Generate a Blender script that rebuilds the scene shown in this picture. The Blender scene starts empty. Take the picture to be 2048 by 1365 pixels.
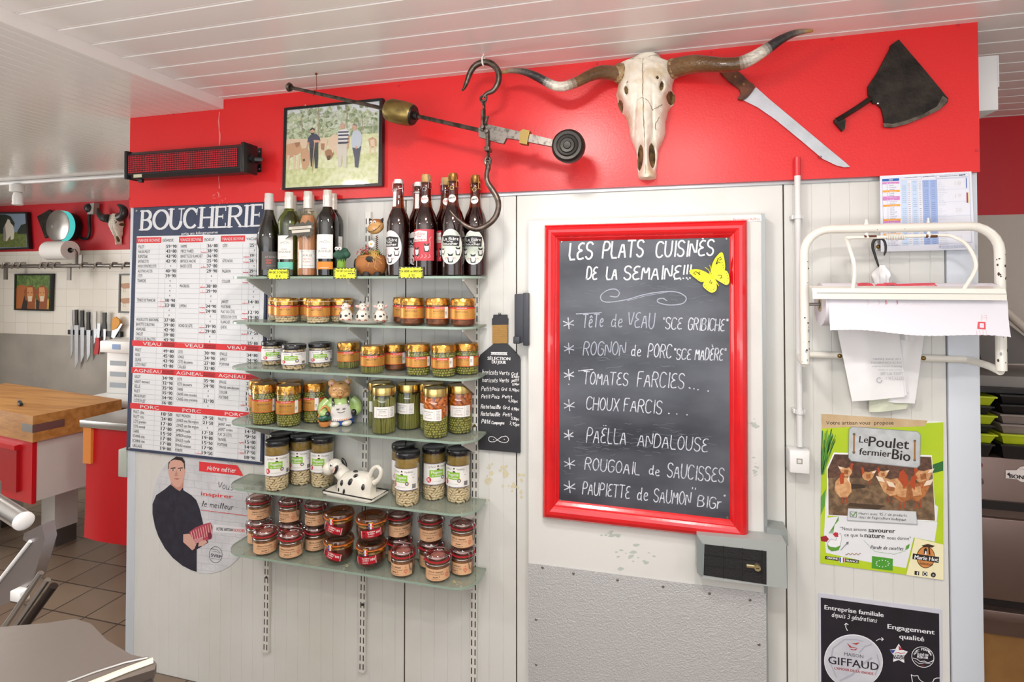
import bpy, bmesh, math, random
from mathutils import Vector, Matrix, noise
from math import sin, cos, pi, atan2, hypot, sqrt, exp
R = math.radians
S = bpy.context.scene
COL = S.collection
random.seed(7)
# camera
F, YAW, PITCH, DIST, EYE, PX, PY = 1093.0, 15.0, 1.0, 1.78, 1.58, 1024.0, 541.0
cd = bpy.data.cameras.new('camera')
cam = bpy.data.objects.new('camera', cd)
COL.objects.link(cam)
cam.location = (0, -DIST, EYE)
cam.rotation_euler = (R(90 + PITCH), 0, R(YAW))
cd.sensor_width = 36.0
cd.lens = F / 2048 * 36
cd.shift_y = -(682.5 - PY) / 2048
cd.clip_start = 0.02
S.camera = cam
CAM = Vector(cam.location)
CROT = cam.rotation_euler.to_matrix()
# world, lights, exposure
S.view_settings.view_transform = 'Standard'
S.view_settings.look = 'None'
S.view_settings.gamma = 1
S.view_settings.use_curve_mapping = False
S.view_settings.exposure = -0.08
S.cycles.transparent_max_bounces = 24
S.cycles.max_bounces = 10
S.cycles.caustics_reflective = False
S.cycles.caustics_refractive = False
w = bpy.data.worlds.new('world'); S.world = w
w.use_nodes = True
w.node_tree.nodes['Background'].inputs[0].default_value = (0.80, 0.88, 1.0, 1)
w.node_tree.nodes['Background'].inputs[1].default_value = 1.2
def lamp(name, loc, power, size, rot, color=(1, 1, 1), shape='RECTANGLE', size_y=None, spread=180):
 l = bpy.data.lights.new(name, 'AREA')
 l.shape = shape; l.size = size
 if size_y: l.size_y = size_y
 l.energy = power; l.color = color; l.spread = R(spread)
 o = bpy.data.objects.new(name, l); COL.objects.link(o)
 o.location = loc; o.rotation_euler = [R(a) for a in rot]
 return o
CEIL = EYE + 0.705
LOWC = EYE + 0.668
lamp('shop_window_daylight', (-0.4, -4.0, 1.70), 26, 3.6, (90, 0, 0), (0.96, 0.98, 1.0), size_y=1.5)
lamp('side_window_daylight', (2.7, -2.3, 1.5), 5, 2.2, (90, 0, 90), (0.95, 0.98, 1.0), size_y=1.5)
lamp('back_window_daylight', (-5.9, -0.6, 1.4), 60, 2.2, (90, 0, -90), (1.0, 0.98, 0.95), size_y=1.5)
lamp('ceiling_fill_uplight', (-0.6, -2.9, 1.05), 104, 4.2, (180, 0, 0), (1.0, 0.96, 0.92), size_y=1.2)  # unseen upward fill, added to brighten the ceiling
lamp('ceiling_spot', (-0.35, -1.0, CEIL - 0.02), 12, 0.2, (12, 0, 0), (1.0, 0.95, 0.9), 'DISK')
lamp('ceiling_spot', (0.16, -1.35, CEIL - 0.02), 13, 0.12, (0, 0, 0), (1.0, 0.95, 0.9), 'DISK')
lamp('ceiling_spot', (-1.98, -1.60, LOWC - 0.02), 14, 0.16, (0, 0, 0), (1.0, 0.95, 0.9), 'DISK')
lamp('ceiling_spot', (-3.6, 0.2, LOWC - 0.02), 10, 0.3, (0, 0, 0), (1.0, 0.96, 0.9), 'DISK')
lamp('ceiling_spot', (1.7, -0.6, CEIL - 0.02), 4, 0.2, (0, 0, 0), (1.0, 0.95, 0.9), 'DISK')
# pixel -> place helpers (points on real planes)
def ray(u, v):
 return CROT @ Vector(((u - PX) / F, -(v - PY) / F, -1.0))
def wy(u, v, y=0.0):
 d = ray(u, v); return CAM + d * ((y - CAM.y) / d.y)
def wz(u, v, z):
 d = ray(u, v); return CAM + d * ((z - CAM.z) / d.z)
def wx(u, v, x):
 d = ray(u, v); return CAM + d * ((x - CAM.x) / d.x)
def crop(x0, y0, sc):
 return lambda a, b: (x0 + a * sc, y0 + b * sc)
# materials
def lin(h):
 if not isinstance(h, str): return tuple(h)
 h = h.lstrip('#'); o = []
 for i in (0, 2, 4):
  c = int(h[i:i + 2], 16) / 255
  o.append(c / 12.92 if c <= 0.04045 else ((c + 0.055) / 1.055) ** 2.4)
 return tuple(o)
MATS = {}
def M(name, col='#888888', rough=0.5, metal=0.0, spec=0.5, var=0.0, vscale=8.0, bump=0.0, bscale=40.0, coat=0.0,
      emit=0.0, stretch=None, col2=None, ramp=(0.4, 0.65), detail=4.0, sss=0.0):
 if name in MATS: return MATS[name]
 m = bpy.data.materials.new(name); m.use_nodes = True
 nt = m.node_tree; N = nt.nodes; L = nt.links
 p = N['Principled BSDF']
 c = lin(col)
 p.inputs['Base Color'].default_value = (*c, 1)
 p.inputs['Roughness'].default_value = rough
 p.inputs['Metallic'].default_value = metal
 p.inputs['Specular IOR Level'].default_value = spec
 p.inputs['Coat Weight'].default_value = coat
 p.inputs['Coat Roughness'].default_value = 0.05
 if sss: p.inputs['Subsurface Weight'].default_value = sss; p.inputs['Subsurface Radius'].default_value = (.01, .006, .004)
 if emit:
  p.inputs['Emission Color'].default_value = (*c, 1); p.inputs['Emission Strength'].default_value = emit
 if var or bump or col2:
  tc = N.new('ShaderNodeTexCoord'); mp = N.new('ShaderNodeMapping')
  L.new(tc.outputs['Object'], mp.inputs['Vector'])
  if stretch: mp.inputs['Scale'].default_value = stretch
 if var or col2:
  n = N.new('ShaderNodeTexNoise'); n.inputs['Scale'].default_value = vscale; n.inputs['Detail'].default_value = detail
  L.new(mp.outputs[0], n.inputs['Vector'])
  r = N.new('ShaderNodeValToRGB')
  r.color_ramp.elements[0].position = ramp[0]; r.color_ramp.elements[1].position = ramp[1]
  c2 = lin(col2) if col2 else tuple(min(1, x * (1 - var)) for x in c)
  r.color_ramp.elements[0].color = (*c, 1); r.color_ramp.elements[1].color = (*c2, 1)
  L.new(n.outputs['Fac'], r.inputs['Fac']); L.new(r.outputs['Color'], p.inputs['Base Color'])
 if bump:
  n2 = N.new('ShaderNodeTexNoise'); n2.inputs['Scale'].default_value = bscale; n2.inputs['Detail'].default_value = 3
  L.new(mp.outputs[0], n2.inputs['Vector'])
  b = N.new('ShaderNodeBump'); b.inputs['Strength'].default_value = bump; b.inputs['Distance'].default_value = 0.004
  L.new(n2.outputs['Fac'], b.inputs['Height']); L.new(b.outputs[0], p.inputs['Normal'])
 MATS[name] = m
 return m
def ink(h, rough=0.5):
 return M('print_' + h.lstrip('#'), h, rough)
def glass(name, tint, refl=0.06, rough=0.02, haze=0.0, hazecol='#c9d2c8'):
 if name in MATS: return MATS[name]
 m = bpy.data.materials.new(name); m.use_nodes = True
 nt = m.node_tree; N = nt.nodes; L = nt.links
 N.remove(N['Principled BSDF']); out = N['Material Output']
 t = N.new('ShaderNodeBsdfTransparent'); t.inputs[0].default_value = (*lin(tint), 1)
 g = N.new('ShaderNodeBsdfGlossy'); g.inputs['Roughness'].default_value = rough; g.inputs[0].default_value = (1, 1, 1, 1)
 lw = N.new('ShaderNodeLayerWeight'); lw.inputs['Blend'].default_value = 0.5
 pw = N.new('ShaderNodeMath'); pw.operation = 'POWER'; pw.inputs[1].default_value = 4.0
 L.new(lw.outputs['Facing'], pw.inputs[0])
 ma = N.new('ShaderNodeMath'); ma.operation = 'MULTIPLY_ADD'; ma.inputs[1].default_value = 0.6; ma.inputs[2].default_value = refl
 L.new(pw.outputs[0], ma.inputs[0])
 mx = N.new('ShaderNodeMixShader'); L.new(ma.outputs[0], mx.inputs[0]); L.new(t.outputs[0], mx.inputs[1]); L.new(g.outputs[0], mx.inputs[2])
 last = mx
 if haze:
  d = N.new('ShaderNodeBsdfDiffuse'); d.inputs[0].default_value = (*lin(hazecol), 1)
  m2 = N.new('ShaderNodeMixShader'); m2.inputs[0].default_value = haze
  L.new(mx.outputs[0], m2.inputs[1]); L.new(d.outputs[0], m2.inputs[2]); last = m2
 L.new(last.outputs[0], out.inputs['Surface'])
 MATS[name] = m
 return m
# mesh builder
def cat_rom(pts, n=6):
 P = [Vector(p) for p in pts]
 if len(P) < 3: return P
 out = []
 for i in range(len(P) - 1):
  a = P[max(i - 1, 0)]; b = P[i]; c = P[i + 1]; d = P[min(i + 2, len(P) - 1)]
  for k in range(n):
   t = k / n
   out.append(0.5 * ((2 * b) + (c - a) * t + (2 * a - 5 * b + 4 * c - d) * t * t + (3 * b - a - 3 * c + d) * t ** 3))
 out.append(P[-1])
 return out
def lerp_list(r, n):
 if not isinstance(r, (list, tuple)): return [r] * n
 if len(r) == n: return list(r)
 o = []
 for i in range(n):
  x = i / (n - 1) * (len(r) - 1); k = min(int(x), len(r) - 2); o.append(r[k] + (r[k + 1] - r[k]) * (x - k))
 return o
class MB:
 def __init__(s):
  s.v = []; s.f = []; s.m = []; s.mats = []
 def mi(s, mat):
  if mat not in s.mats: s.mats.append(mat)
  return s.mats.index(mat)
 def add(s, vs, fs, mat):
  o = len(s.v); k = s.mi(mat)
  s.v.extend([tuple(p) for p in vs]); s.f.extend([tuple(i + o for i in f) for f in fs]); s.m.extend([k] * len(fs))
 def quad(s, a, b, c, d, mat): s.add([a, b, c, d], [(0, 1, 2, 3)], mat)
 def box(s, c, size, mat, rot=None, bev=0.0, seg=2):
  hx, hy, hz = size[0] / 2, size[1] / 2, size[2] / 2
  if bev:
   bm = bmesh.new(); bmesh.ops.create_cube(bm, size=1.0)
   for q in bm.verts: q.co = Vector((q.co.x * size[0], q.co.y * size[1], q.co.z * size[2]))
   bmesh.ops.bevel(bm, geom=list(bm.edges), offset=min(bev, min(size) * 0.49), segments=seg, affect='EDGES', profile=0.5)
   bm.verts.index_update()
   vs = [q.co.copy() for q in bm.verts]; fs = [[q.index for q in f.verts] for f in bm.faces]; bm.free()
  else:
   vs = [Vector((x * hx, y * hy, z * hz)) for x in (-1, 1) for y in (-1, 1) for z in (-1, 1)]
   fs = [(0, 1, 3, 2), (4, 6, 7, 5), (0, 4, 5, 1), (2, 3, 7, 6), (0, 2, 6, 4), (1, 5, 7, 3)]
  if rot is not None: vs = [rot @ p for p in vs]
  c = Vector(c)
  s.add([p + c for p in vs], fs, mat)
 def span(s, x0, x1, y0, y1, z0, z1, mat, bev=0.0):
  s.box(((x0 + x1) / 2, (y0 + y1) / 2, (z0 + z1) / 2), (abs(x1 - x0), abs(y1 - y0), abs(z1 - z0)), mat, None, bev)
 def lathe(s, prof, mat, seg=32, c=(0, 0, 0), mtx=None, wob=None):
  vs = []; fs = []; rings = []
  c = Vector(c)
  for (r, z) in prof:
   if r < 1e-6:
    rings.append([len(vs)]); vs.append(Vector((0, 0, z)))
   else:
    ring = []
    for i in range(seg):
     a = 2 * pi * i / seg
     rr = r * (wob(a, z) if wob else 1)
     ring.append(len(vs)); vs.append(Vector((rr * cos(a), rr * sin(a), z)))
    rings.append(ring)
  for A, B in zip(rings, rings[1:]):
   if len(A) == 1 and len(B) == 1: continue
   for i in range(seg):
    j = (i + 1) % seg
    if len(A) == 1: fs.append((A[0], B[j], B[i]))
    elif len(B) == 1: fs.append((A[i], A[j], B[0]))
    else: fs.append((A[i], A[j], B[j], B[i]))
  if mtx is not None: vs = [mtx @ p for p in vs]
  s.add([p + c for p in vs], fs, mat)
 def tube(s, pts, r, mat, seg=8, closed=False, caps=True, flat=1.0, mats=None):
  P = [Vector(p) for p in pts]; n = len(P); rr = lerp_list(r, n)
  T = []
  for i in range(n):
   a = P[i - 1] if (i > 0 or closed) else P[i]; b = P[(i + 1) % n] if (i < n - 1 or closed) else P[i]
   t = (b - a); T.append(t.normalized() if t.length > 1e-9 else Vector((0, 0, 1)))
  up = Vector((0, 0, 1)) if abs(T[0].z) < 0.9 else Vector((0, 1, 0))
  nx = T[0].cross(up).normalized(); vs = []
  for i in range(n):
   nx = (nx - T[i] * nx.dot(T[i])); nx = nx.normalized() if nx.length > 1e-9 else T[i].orthogonal().normalized()
   ny = T[i].cross(nx)
   for k in range(seg):
    a = 2 * pi * k / seg
    vs.append(P[i] + nx * (cos(a) * rr[i]) + ny * (sin(a) * rr[i] * flat))
  segs = []
  for i in range(n if closed else n - 1):
   j = (i + 1) % n
   segs.append([(i * seg + k, i * seg + (k + 1) % seg, j * seg + (k + 1) % seg, j * seg + k) for k in range(seg)])
  if mats:
   o = len(s.v); s.v.extend([tuple(p) for p in vs])
   for i, fs in enumerate(segs):
    k = s.mi(mats[min(len(mats) - 1, int(i / len(segs) * len(mats)))])
    s.f.extend([tuple(q + o for q in f) for f in fs]); s.m.extend([k] * len(fs))
   if caps:
    s.f.append(tuple(o + k for k in reversed(range(seg)))); s.m.append(s.mi(mats[0]))
    s.f.append(tuple(o + (n - 1) * seg + k for k in range(seg))); s.m.append(s.mi(mats[-1]))
   return
  fs = [f for g in segs for f in g]
  if caps and not closed:
   fs.append(tuple(reversed(range(seg)))); fs.append(tuple((n - 1) * seg + k for k in range(seg)))
  s.add(vs, fs, mat)
 def prism(s, poly, y0, y1, mat, side=None):
  n = len(poly)
  a = sum(poly[i][0] * poly[(i + 1) % n][1] - poly[(i + 1) % n][0] * poly[i][1] for i in range(n))
  if a < 0: poly = list(reversed(poly))
  fr = [(x, y0, z) for x, z in poly]; bk = [(x, y1, z) for x, z in poly]
  s.add(fr + bk, [tuple(range(n)), tuple(n + i for i in reversed(range(n)))], mat)
  s.add(fr + bk, [(i, n + i, n + (i + 1) % n, (i + 1) % n) for i in range(n)], side or mat)
 def slab(s, poly, z0, z1, mat, side=None):
  n = len(poly)
  a = sum(poly[i][0] * poly[(i + 1) % n][1] - poly[(i + 1) % n][0] * poly[i][1] for i in range(n))
  if a < 0: poly = list(reversed(poly))
  tp = [(x, y, z1) for x, y in poly]; bt = [(x, y, z0) for x, y in poly]
  s.add(tp + bt, [tuple(range(n)), tuple(n + i for i in reversed(range(n)))], mat)
  s.add(tp + bt, [((i + 1) % n, i, n + i, n + (i + 1) % n) for i in range(n)], side or mat)
 def ball(s, c, r, mat, seg=16, rings=10, rot=None):
  if not isinstance(r, (list, tuple)): r = (r, r, r)
  prof = [(sin(pi * i / rings), -cos(pi * i / rings)) for i in range(rings + 1)]
  prof[0] = (0, -1); prof[-1] = (0, 1)
  mt = Matrix.Diagonal((r[0], r[1], r[2]))
  if rot is not None: mt = rot @ mt
  s.lathe(prof, mat, seg, c, mt)
 def build(s, name, parent=None, angle=38, origin='base', smooth=True):
  off = Vector((0, 0, 0)); loc = None
  if parent is not None:
   p = parent
   while p is not None: off += Vector(p.location); p = p.parent
  elif origin == 'base' and s.v:
   xs = [p[0] for p in s.v]; ys = [p[1] for p in s.v]; zs = [p[2] for p in s.v]
   off = Vector(((min(xs) + max(xs)) / 2, (min(ys) + max(ys)) / 2, min(zs))); loc = off.copy()
  me = bpy.data.meshes.new(name)
  me.from_pydata([(p[0] - off.x, p[1] - off.y, p[2] - off.z) for p in s.v], [], s.f)
  for mt in s.mats: me.materials.append(mt)
  me.polygons.foreach_set('material_index', s.m)
  if smooth:
   me.shade_smooth(); me.set_sharp_from_angle(angle=R(angle))
  me.update()
  o = bpy.data.objects.new(name, me); COL.objects.link(o)
  if loc is not None: o.location = loc
  if parent is not None: o.parent = parent
  return o
def tag(o, label, cat, group=None, kind=None):
 o['label'] = label; o['category'] = cat
 if group: o['group'] = group
 if kind: o['kind'] = kind
 return o
def struct(o): o['kind'] = 'structure'; return o
def stuff(o): o['kind'] = 'stuff'; return o
def thing(name, label, cat, loc=(0, 0, 0), group=None):
 o = bpy.data.objects.new(name, None); COL.objects.link(o)
 o.empty_display_size = 0.02; o.location = loc
 return tag(o, label, cat, group)
def clone(o, parent=None):
 c = o.copy(); COL.objects.link(c); c.parent = parent
 for ch in list(o.children): clone(ch, c)
 return c
# lettering
GL = {
'A': "0,0 2,6 4,0;0.7,2 3.3,2", 'B': "0,0 0,6 2.4,6 3.6,5.2 3.4,3.9 2.4,3.2 0,3.2;2.4,3.2 4,2.3 4,0.9 2.6,0 0,0",
'C': "4,5.2 3,6 1.2,6 0,4.6 0,1.4 1.2,0 3,0 4,0.8", 'D': "0,0 0,6 2.2,6 4,4.5 4,1.5 2.2,0 0,0",
'E': "3.6,5.7 2,6 0.5,5 0.5,3.8 2.6,3.2;2.6,3.2 0.2,2.6 0.1,1 1.2,0 3.8,0.4", 'F': "3.8,6 1,6 0.4,5.4 0.4,0;0.4,3.2 2.8,3.2",
'G': "4,5.2 3,6 1.2,6 0,4.6 0,1.4 1.2,0 2.8,0 4,1 4,2.8 2.2,2.8", 'H': "0,0 0,6;4,0 4,6;0,3 4,3", 'I': "1,0 1,6", 'J': "3,6 3,1.2 2,0 0.6,0 0,1",
'K': "0,0 0,6;4,6 0,2.6;1.2,3.4 4,0", 'L': "0,6 0,0 3.4,0", 'M': "0,0 0.4,6 2.2,2 4,6 4.4,0", 'N': "0,0 0,6 4,0 4,6",
'O': "2,6 0.6,5.2 0,3.6 0,2.4 0.6,0.8 2,0 3.4,0.8 4,2.4 4,3.6 3.4,5.2 2,6", 'P': "0,0 0,6 2.6,6 3.8,5 3.8,3.8 2.6,2.8 0,2.8",
'Q': "2,6 0.6,5.2 0,3.6 0,2.4 0.6,0.8 2,0 3.4,0.8 4,2.4 4,3.6 3.4,5.2 2,6;2.6,1.4 4.2,-0.6", 'R': "0,0 0,6 2.6,6 3.8,5 3.8,3.8 2.6,3 0,3;1.8,3 4,0",
'S': "3.8,5.2 2.8,6 1.2,6 0.2,5.2 0.2,4 1.2,3.2 2.8,2.8 3.8,2 3.8,0.9 2.8,0 1.2,0 0.1,0.9", 'T': "-0.3,6 4.3,6;2,6 2,0", 'U': "0,6 0,1.4 1.2,0 2.8,0 4,1.4 4,6",
'V': "0,6 2,0 4,6", 'W': "0,6 1,0 2.4,4 3.8,0 4.8,6", 'X': "0,0 4,6;0,6 4,0", 'Y': "0,6 2,3 4,6;2,3 2,0", 'Z': "0,6 4,6 0,0 4,0",
'a': "3,3.4 1.6,3.9 0.3,2.8 0.2,1 1.3,0 2.6,0.8 3,2.4;3,3.8 3,0.6 3.8,0", 'b': "0,6 0,0.4;0,2.6 1.4,3.9 3,3 3,1 1.6,0 0,0.8", 'c': "3,3.3 1.8,3.9 0.4,3 0.2,1.2 1.4,0 3,0.5",
'd': "3,2.6 1.7,3.9 0.3,2.8 0.2,1 1.4,0 3,1;3,6 3,0.5 3.8,0", 'e': "0.3,1.9 2.9,2.4 2.6,3.6 1.5,3.9 0.4,3 0.2,1.2 1.4,0 3.2,0.6", 'f': "2.8,5.6 1.8,6 1.1,5 1,0;0,3.6 2.4,3.6",
'g': "3,3.4 1.6,3.9 0.3,2.8 0.2,1.2 1.4,0.2 3,1.4;3,3.8 3,-1 1.8,-2.2 0.3,-1.6", 'h': "0,6 0,0;0,2.6 1.4,3.9 2.8,3.2 2.8,0", 'i': "0.6,3.8 0.6,0.5 1.4,0;0.6,5.2 0.7,5.4",
'j': "1,3.8 1,-1.4 0,-2.2;1,5.2 1.1,5.4", 'k': "0,6 0,0;2.8,3.8 0,1.6;1,2.2 3,0", 'l': "0,0.4 1.2,3 1.4,5.4 0.7,6 0.4,4.6 0.6,0.6 1.5,0",
'm': "0,3.8 0,0;0,2.6 1.2,3.9 2.1,3 2.1,0;2.1,2.6 3.2,3.9 4.2,3 4.2,0", 'n': "0,3.8 0,0;0,2.6 1.4,3.9 2.8,3 2.8,0.4 3.4,0", 'o': "1.5,3.9 0.3,3 0.1,1.2 1.3,0 2.7,0.8 2.9,2.6 1.5,3.9",
'p': "0,3.8 0,-2;0,2.6 1.4,3.9 3,3 3,1 1.6,0 0,1", 'q': "3,3.4 1.6,3.9 0.3,2.8 0.2,1 1.4,0 3,1.2;3,3.8 3,-2", 'r': "0,3.8 0,0;0,2.4 1,3.7 2.2,3.8", 's': "2.6,3.4 1.4,3.9 0.4,3.2 0.9,2.2 2.3,1.6 2.5,0.6 1.4,0 0.1,0.5",
't': "1.2,5.6 1.2,0.7 2.4,0;0,3.8 2.6,3.8", 'u': "0,3.8 0,1 1,0 2.2,0.5 2.8,1.6;2.8,3.8 2.8,0.5 3.4,0", 'v': "0,3.8 1.4,0 2.8,3.8", 'w': "0,3.8 1,0 2,3 3,0 4,3.8", 'x': "0,0 2.8,3.8;0,3.8 2.8,0",
'y': "0,3.8 0.4,1.2 1.4,0.4 2.8,1.6;2.8,3.8 2.6,-1.2 1.4,-2.2 0.2,-1.6", 'z': "0,3.8 2.8,3.8 0,0 2.8,0",
'0': "1.7,6 0.4,5 0,3 0.4,1 1.7,0 3,1 3.4,3 3,5 1.7,6", '1': "0.3,4.6 1.6,6 1.6,0", '2': "0.1,4.8 1,6 2.6,6 3.3,4.8 2.8,3.2 0,0 3.4,0", '3': "0.2,5.4 1.6,6 3,5.2 2.8,3.8 1.4,3.2;1.4,3.2 3.2,2.4 3.2,0.8 1.6,0 0,0.8",
'4': "2.4,6 0,2 3.4,2;2.4,3.6 2.4,0", '5': "3.2,6 0.5,6 0.3,3.4 2,3.8 3.3,2.6 3,0.8 1.6,0 0,0.6", '6': "3,5.6 1.6,5.4 0.3,3.6 0.2,1.4 1.5,0 3,0.8 3.2,2.2 2,3.3 0.3,2.4", '7': "0,6 3.4,6 1.2,0;0.8,3 2.8,3",
'8': "1.7,6 0.4,5.2 0.6,4 2.8,2.4 3.2,1 1.7,0 0.2,1 0.6,2.4 2.8,4 3,5.2 1.7,6", '9': "3.2,3.8 2,2.8 0.4,3.8 0.4,5.2 1.8,6 3.1,5.2 3.2,3.4 2.4,0",
'!': "0.6,6 0.5,2;0.5,0.1 0.6,0.3", '.': "0.5,0 0.7,0.25", ',': "0.8,0.5 0.4,-0.8", '"': "0.3,6 0.3,5;1.3,6 1.3,5", "'": "0.4,6 0.3,5", '/': "0,0 2.4,6", '-': "0.2,3 2.4,3", ' ': "", '*': "2,4.6 2,0.6;0.4,3.6 3.6,1.6;0.4,1.6 3.6,3.6",
'€': "3.4,5.4 2,6 0.8,4.6 0.6,1.4 2,0 3.4,0.6;0,3.4 2.6,3.4;0,2.4 2.4,2.4", '%': "0,0 3.4,6;0.6,5.6 0.9,5.2;2.7,0.8 3,0.4",
}
GW = {}
GS = {}
for ch, d in GL.items():
 ss = []; wmax = 0
 for st in d.split(';'):
  if not st: continue
  p = [tuple(float(q) for q in a.split(',')) for a in st.split()]
  wmax = max(wmax, max(q[0] for q in p)); ss.append(p)
 GS[ch] = ss; GW[ch] = (wmax if ss else 1.8)
ACC = {'É': ('E', '/'), 'È': ('E', '\\'), 'Ê': ('E', '^'), 'é': ('e', '/'), 'è': ('e', '\\'), 'ê': ('e', '^'), 'Ë': ('E', ':'), 'Ç': ('C', 'c'), 'ç': ('c', 'c'), 'Ô': ('O', '^'), 'â': ('a', '^'), 'Â': ('A', '^'), 'ô': ('o', '^'), 'ï': ('i', ''), 'à': ('a', '\\'), 'Ñ': ('N', '')}
def smooth2(p):
 if len(p) < 3: return p
 o = [p[0]]
 for a, b in zip(p, p[1:]):
  o.append((a[0] * .75 + b[0] * .25, a[1] * .75 + b[1] * .25)); o.append((a[0] * .25 + b[0] * .75, a[1] * .25 + b[1] * .75))
 o.append(p[-1]); return o
def glyphs(ch):
 acc = ''
 if ch in ACC: ch, acc = ACC[ch]
 st = list(GS.get(ch, [])); w = GW.get(ch, 1.8)
 top = 6 if ch.isupper() else 4
 c = w / 2
 if acc == '/': st.append([(c - .2, top + .6), (c + 1, top + 1.8)])
 if acc == '\\': st.append([(c + .2, top + .6), (c - 1, top + 1.8)])
 if acc == '^': st.append([(c - 1, top + .6), (c, top + 1.6), (c + 1, top + .6)])
 if acc == ':': st += [[(c - .8, top + .9), (c - .7, top + 1.1)], [(c + .8, top + .9), (c + .9, top + 1.1)]]
 if acc == 'c': st.append([(c, 0), (c + .3, -.8), (c - .5, -1.2)])
 return st, w
TXT = {}
def font_mesh(s):
 if s in TXT: return TXT[s]
 cu = bpy.data.curves.new('txt', 'FONT'); cu.body = s; cu.resolution_u = 2
 o = bpy.data.objects.new('txt', cu); COL.objects.link(o)
 me = o.to_mesh()
 vs = [(p.co.x, p.co.y) for p in me.vertices]; fs = [tuple(p.vertices) for p in me.polygons]
 o.to_mesh_clear(); bpy.data.objects.remove(o); bpy.data.curves.remove(cu)
 if not vs: vs = [(0, 0), (0.1, 0), (0.1, 0.1)]; fs = [(0, 1, 2)]
 x0 = min(p[0] for p in vs); x1 = max(p[0] for p in vs)
 TXT[s] = (vs, fs, x0, max(1e-6, x1 - x0)); return TXT[s]
CAPH = 0.69
def cliphalf(q, ax, c, sg):
 o = []
 for a, b in zip(q, q[1:] + q[:1]):
  da, db = sg * (a[ax] - c), sg * (b[ax] - c)
  if da >= 0: o.append(a)
  if (da > 0 > db) or (da < 0 < db):
   t = da / (da - db); o.append((a[0] + (b[0] - a[0]) * t, a[1] + (b[1] - a[1]) * t))
 return o
class Print(MB):
 """flat printed matter: figures laid on one plane facing -y, each layer a hair in front of the last"""
 EPS = 0.0003
 def __init__(s, y=0.0, local=False, curve=None, cf=None):
  super().__init__(); s.k = 0; s.slz = None; s.y = y; s.local = local; s.curve = curve; s.cf = cf
 def mp(s, a, b):
  if s.cf: a, b = s.cf(a, b)
  if s.local: return (a, b)
  p = wy(a, b, s.y); return (p.x, p.z)
 def put(s, pts, fs, mat, L):
  s.k += 1; t = L * s.EPS + (s.k % 12) * 0.9e-5
  if s.curve:
   vs = []
   for x, z in pts:
    r = (s.curve(z) if callable(s.curve) else s.curve); a = x / r; vs.append(((r + t) * sin(a), -(r + t) * cos(a), z))
  else: vs = [(x, s.y - t, z) for x, z in pts]
  ff = []
  for f in fs:
   a = 0
   for i in range(len(f)):
    p = pts[f[i]]; q = pts[f[(i + 1) % len(f)]]; a += p[0] * q[1] - q[0] * p[1]
   ff.append(tuple(f) if a > 0 else tuple(reversed(f)))
  s.add(vs, ff, mat)
 def poly(s, pts, mat, L=1):
  q = [s.mp(*p) for p in pts]
  ax = 0 if s.curve else (1 if s.slz else None)
  if ax is None: s.put(q, [tuple(range(len(q)))], mat, L); return
  st = .0035 if s.curve else s.slz
  lo = min(p[ax] for p in q); hi = max(p[ax] for p in q); n = max(1, int((hi - lo) / st + .999))
  for i in range(n):
   a, b = lo + (hi - lo) * i / n, lo + (hi - lo) * (i + 1) / n
   r = cliphalf(cliphalf(q, ax, a, 1), ax, b, -1)
   if len(r) > 2: s.put(r, [tuple(range(len(r)))], mat, L); s.k -= 1
  s.k += 1
 def rect(s, a0, b0, a1, b1, mat, L=1, nx=None):
  nx = nx or (12 if s.curve else 1)
  pts = [];
  for i in range(nx + 1):
   a = a0 + (a1 - a0) * i / nx; pts += [s.mp(a, b0), s.mp(a, b1)]
  s.put(pts, [(2 * i, 2 * i + 2, 2 * i + 3, 2 * i + 1) for i in range(nx)], mat, L)
 def ell(s, a, b, ra, rb, mat, L=1, n=20, rot=0.0):
  cr, sr = cos(rot), sin(rot)
  s.poly([(a + ra * cos(2 * pi * i / n) * cr - rb * sin(2 * pi * i / n) * sr, b + ra * cos(2 * pi * i / n) * sr + rb * sin(2 * pi * i / n) * cr) for i in range(n)], mat, L)
 def unit(s, a, b):
  if s.local and not s.cf: return 1.0
  p = s.mp(a, b); q = s.mp(a, b + 1.0); return max(1e-6, hypot(p[0] - q[0], p[1] - q[1]))
 def stroke(s, pts, w, mat, L=1, taper=False):
  """ribbon along pts (own coordinates), width w in own units"""
  k = s.unit(*pts[0]) * w * 0.5
  q = [s.mp(*p) for p in pts]
  vs = []; fs = []
  for i, (a, b) in enumerate(zip(q, q[1:])):
   dx, dz = b[0] - a[0], b[1] - a[1]; l = hypot(dx, dz) or 1e-9
   nx, nz = -dz / l * k, dx / l * k; ex, ez = dx / l * k * .5, dz / l * k * .5
   o = len(vs)
   vs += [(a[0] + nx - ex, a[1] + nz - ez), (a[0] - nx - ex, a[1] - nz - ez), (b[0] - nx + ex, b[1] - nz + ez), (b[0] + nx + ex, b[1] + nz + ez)]
   s.put(vs[o:o + 4], [(0, 1, 2, 3)], mat, L)
 def hand(s, txt, a0, b0, a1, b1, h, w, mat, L=1, slant=0.0, jit=0.0, up=-1):
  adv = []; x = 0
  for ch in txt:
   st, gw = glyphs(ch); adv.append((x, st)); x += gw + 1.3
  x = max(1e-6, x - 1.3)
  if s.local: up = 1
  for gx, st in adv:
   dy = random.uniform(-jit, jit)
   for p in st:
    out = []
    for (px, py) in smooth2(p):
     t = (gx + px) / x
     out.append((a0 + (a1 - a0) * t + slant * py / 6 * h, b0 + (b1 - b0) * t + up * (py / 6 * h + dy)))
    if len(out) > 1: s.stroke(out, w, mat, L)
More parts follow.
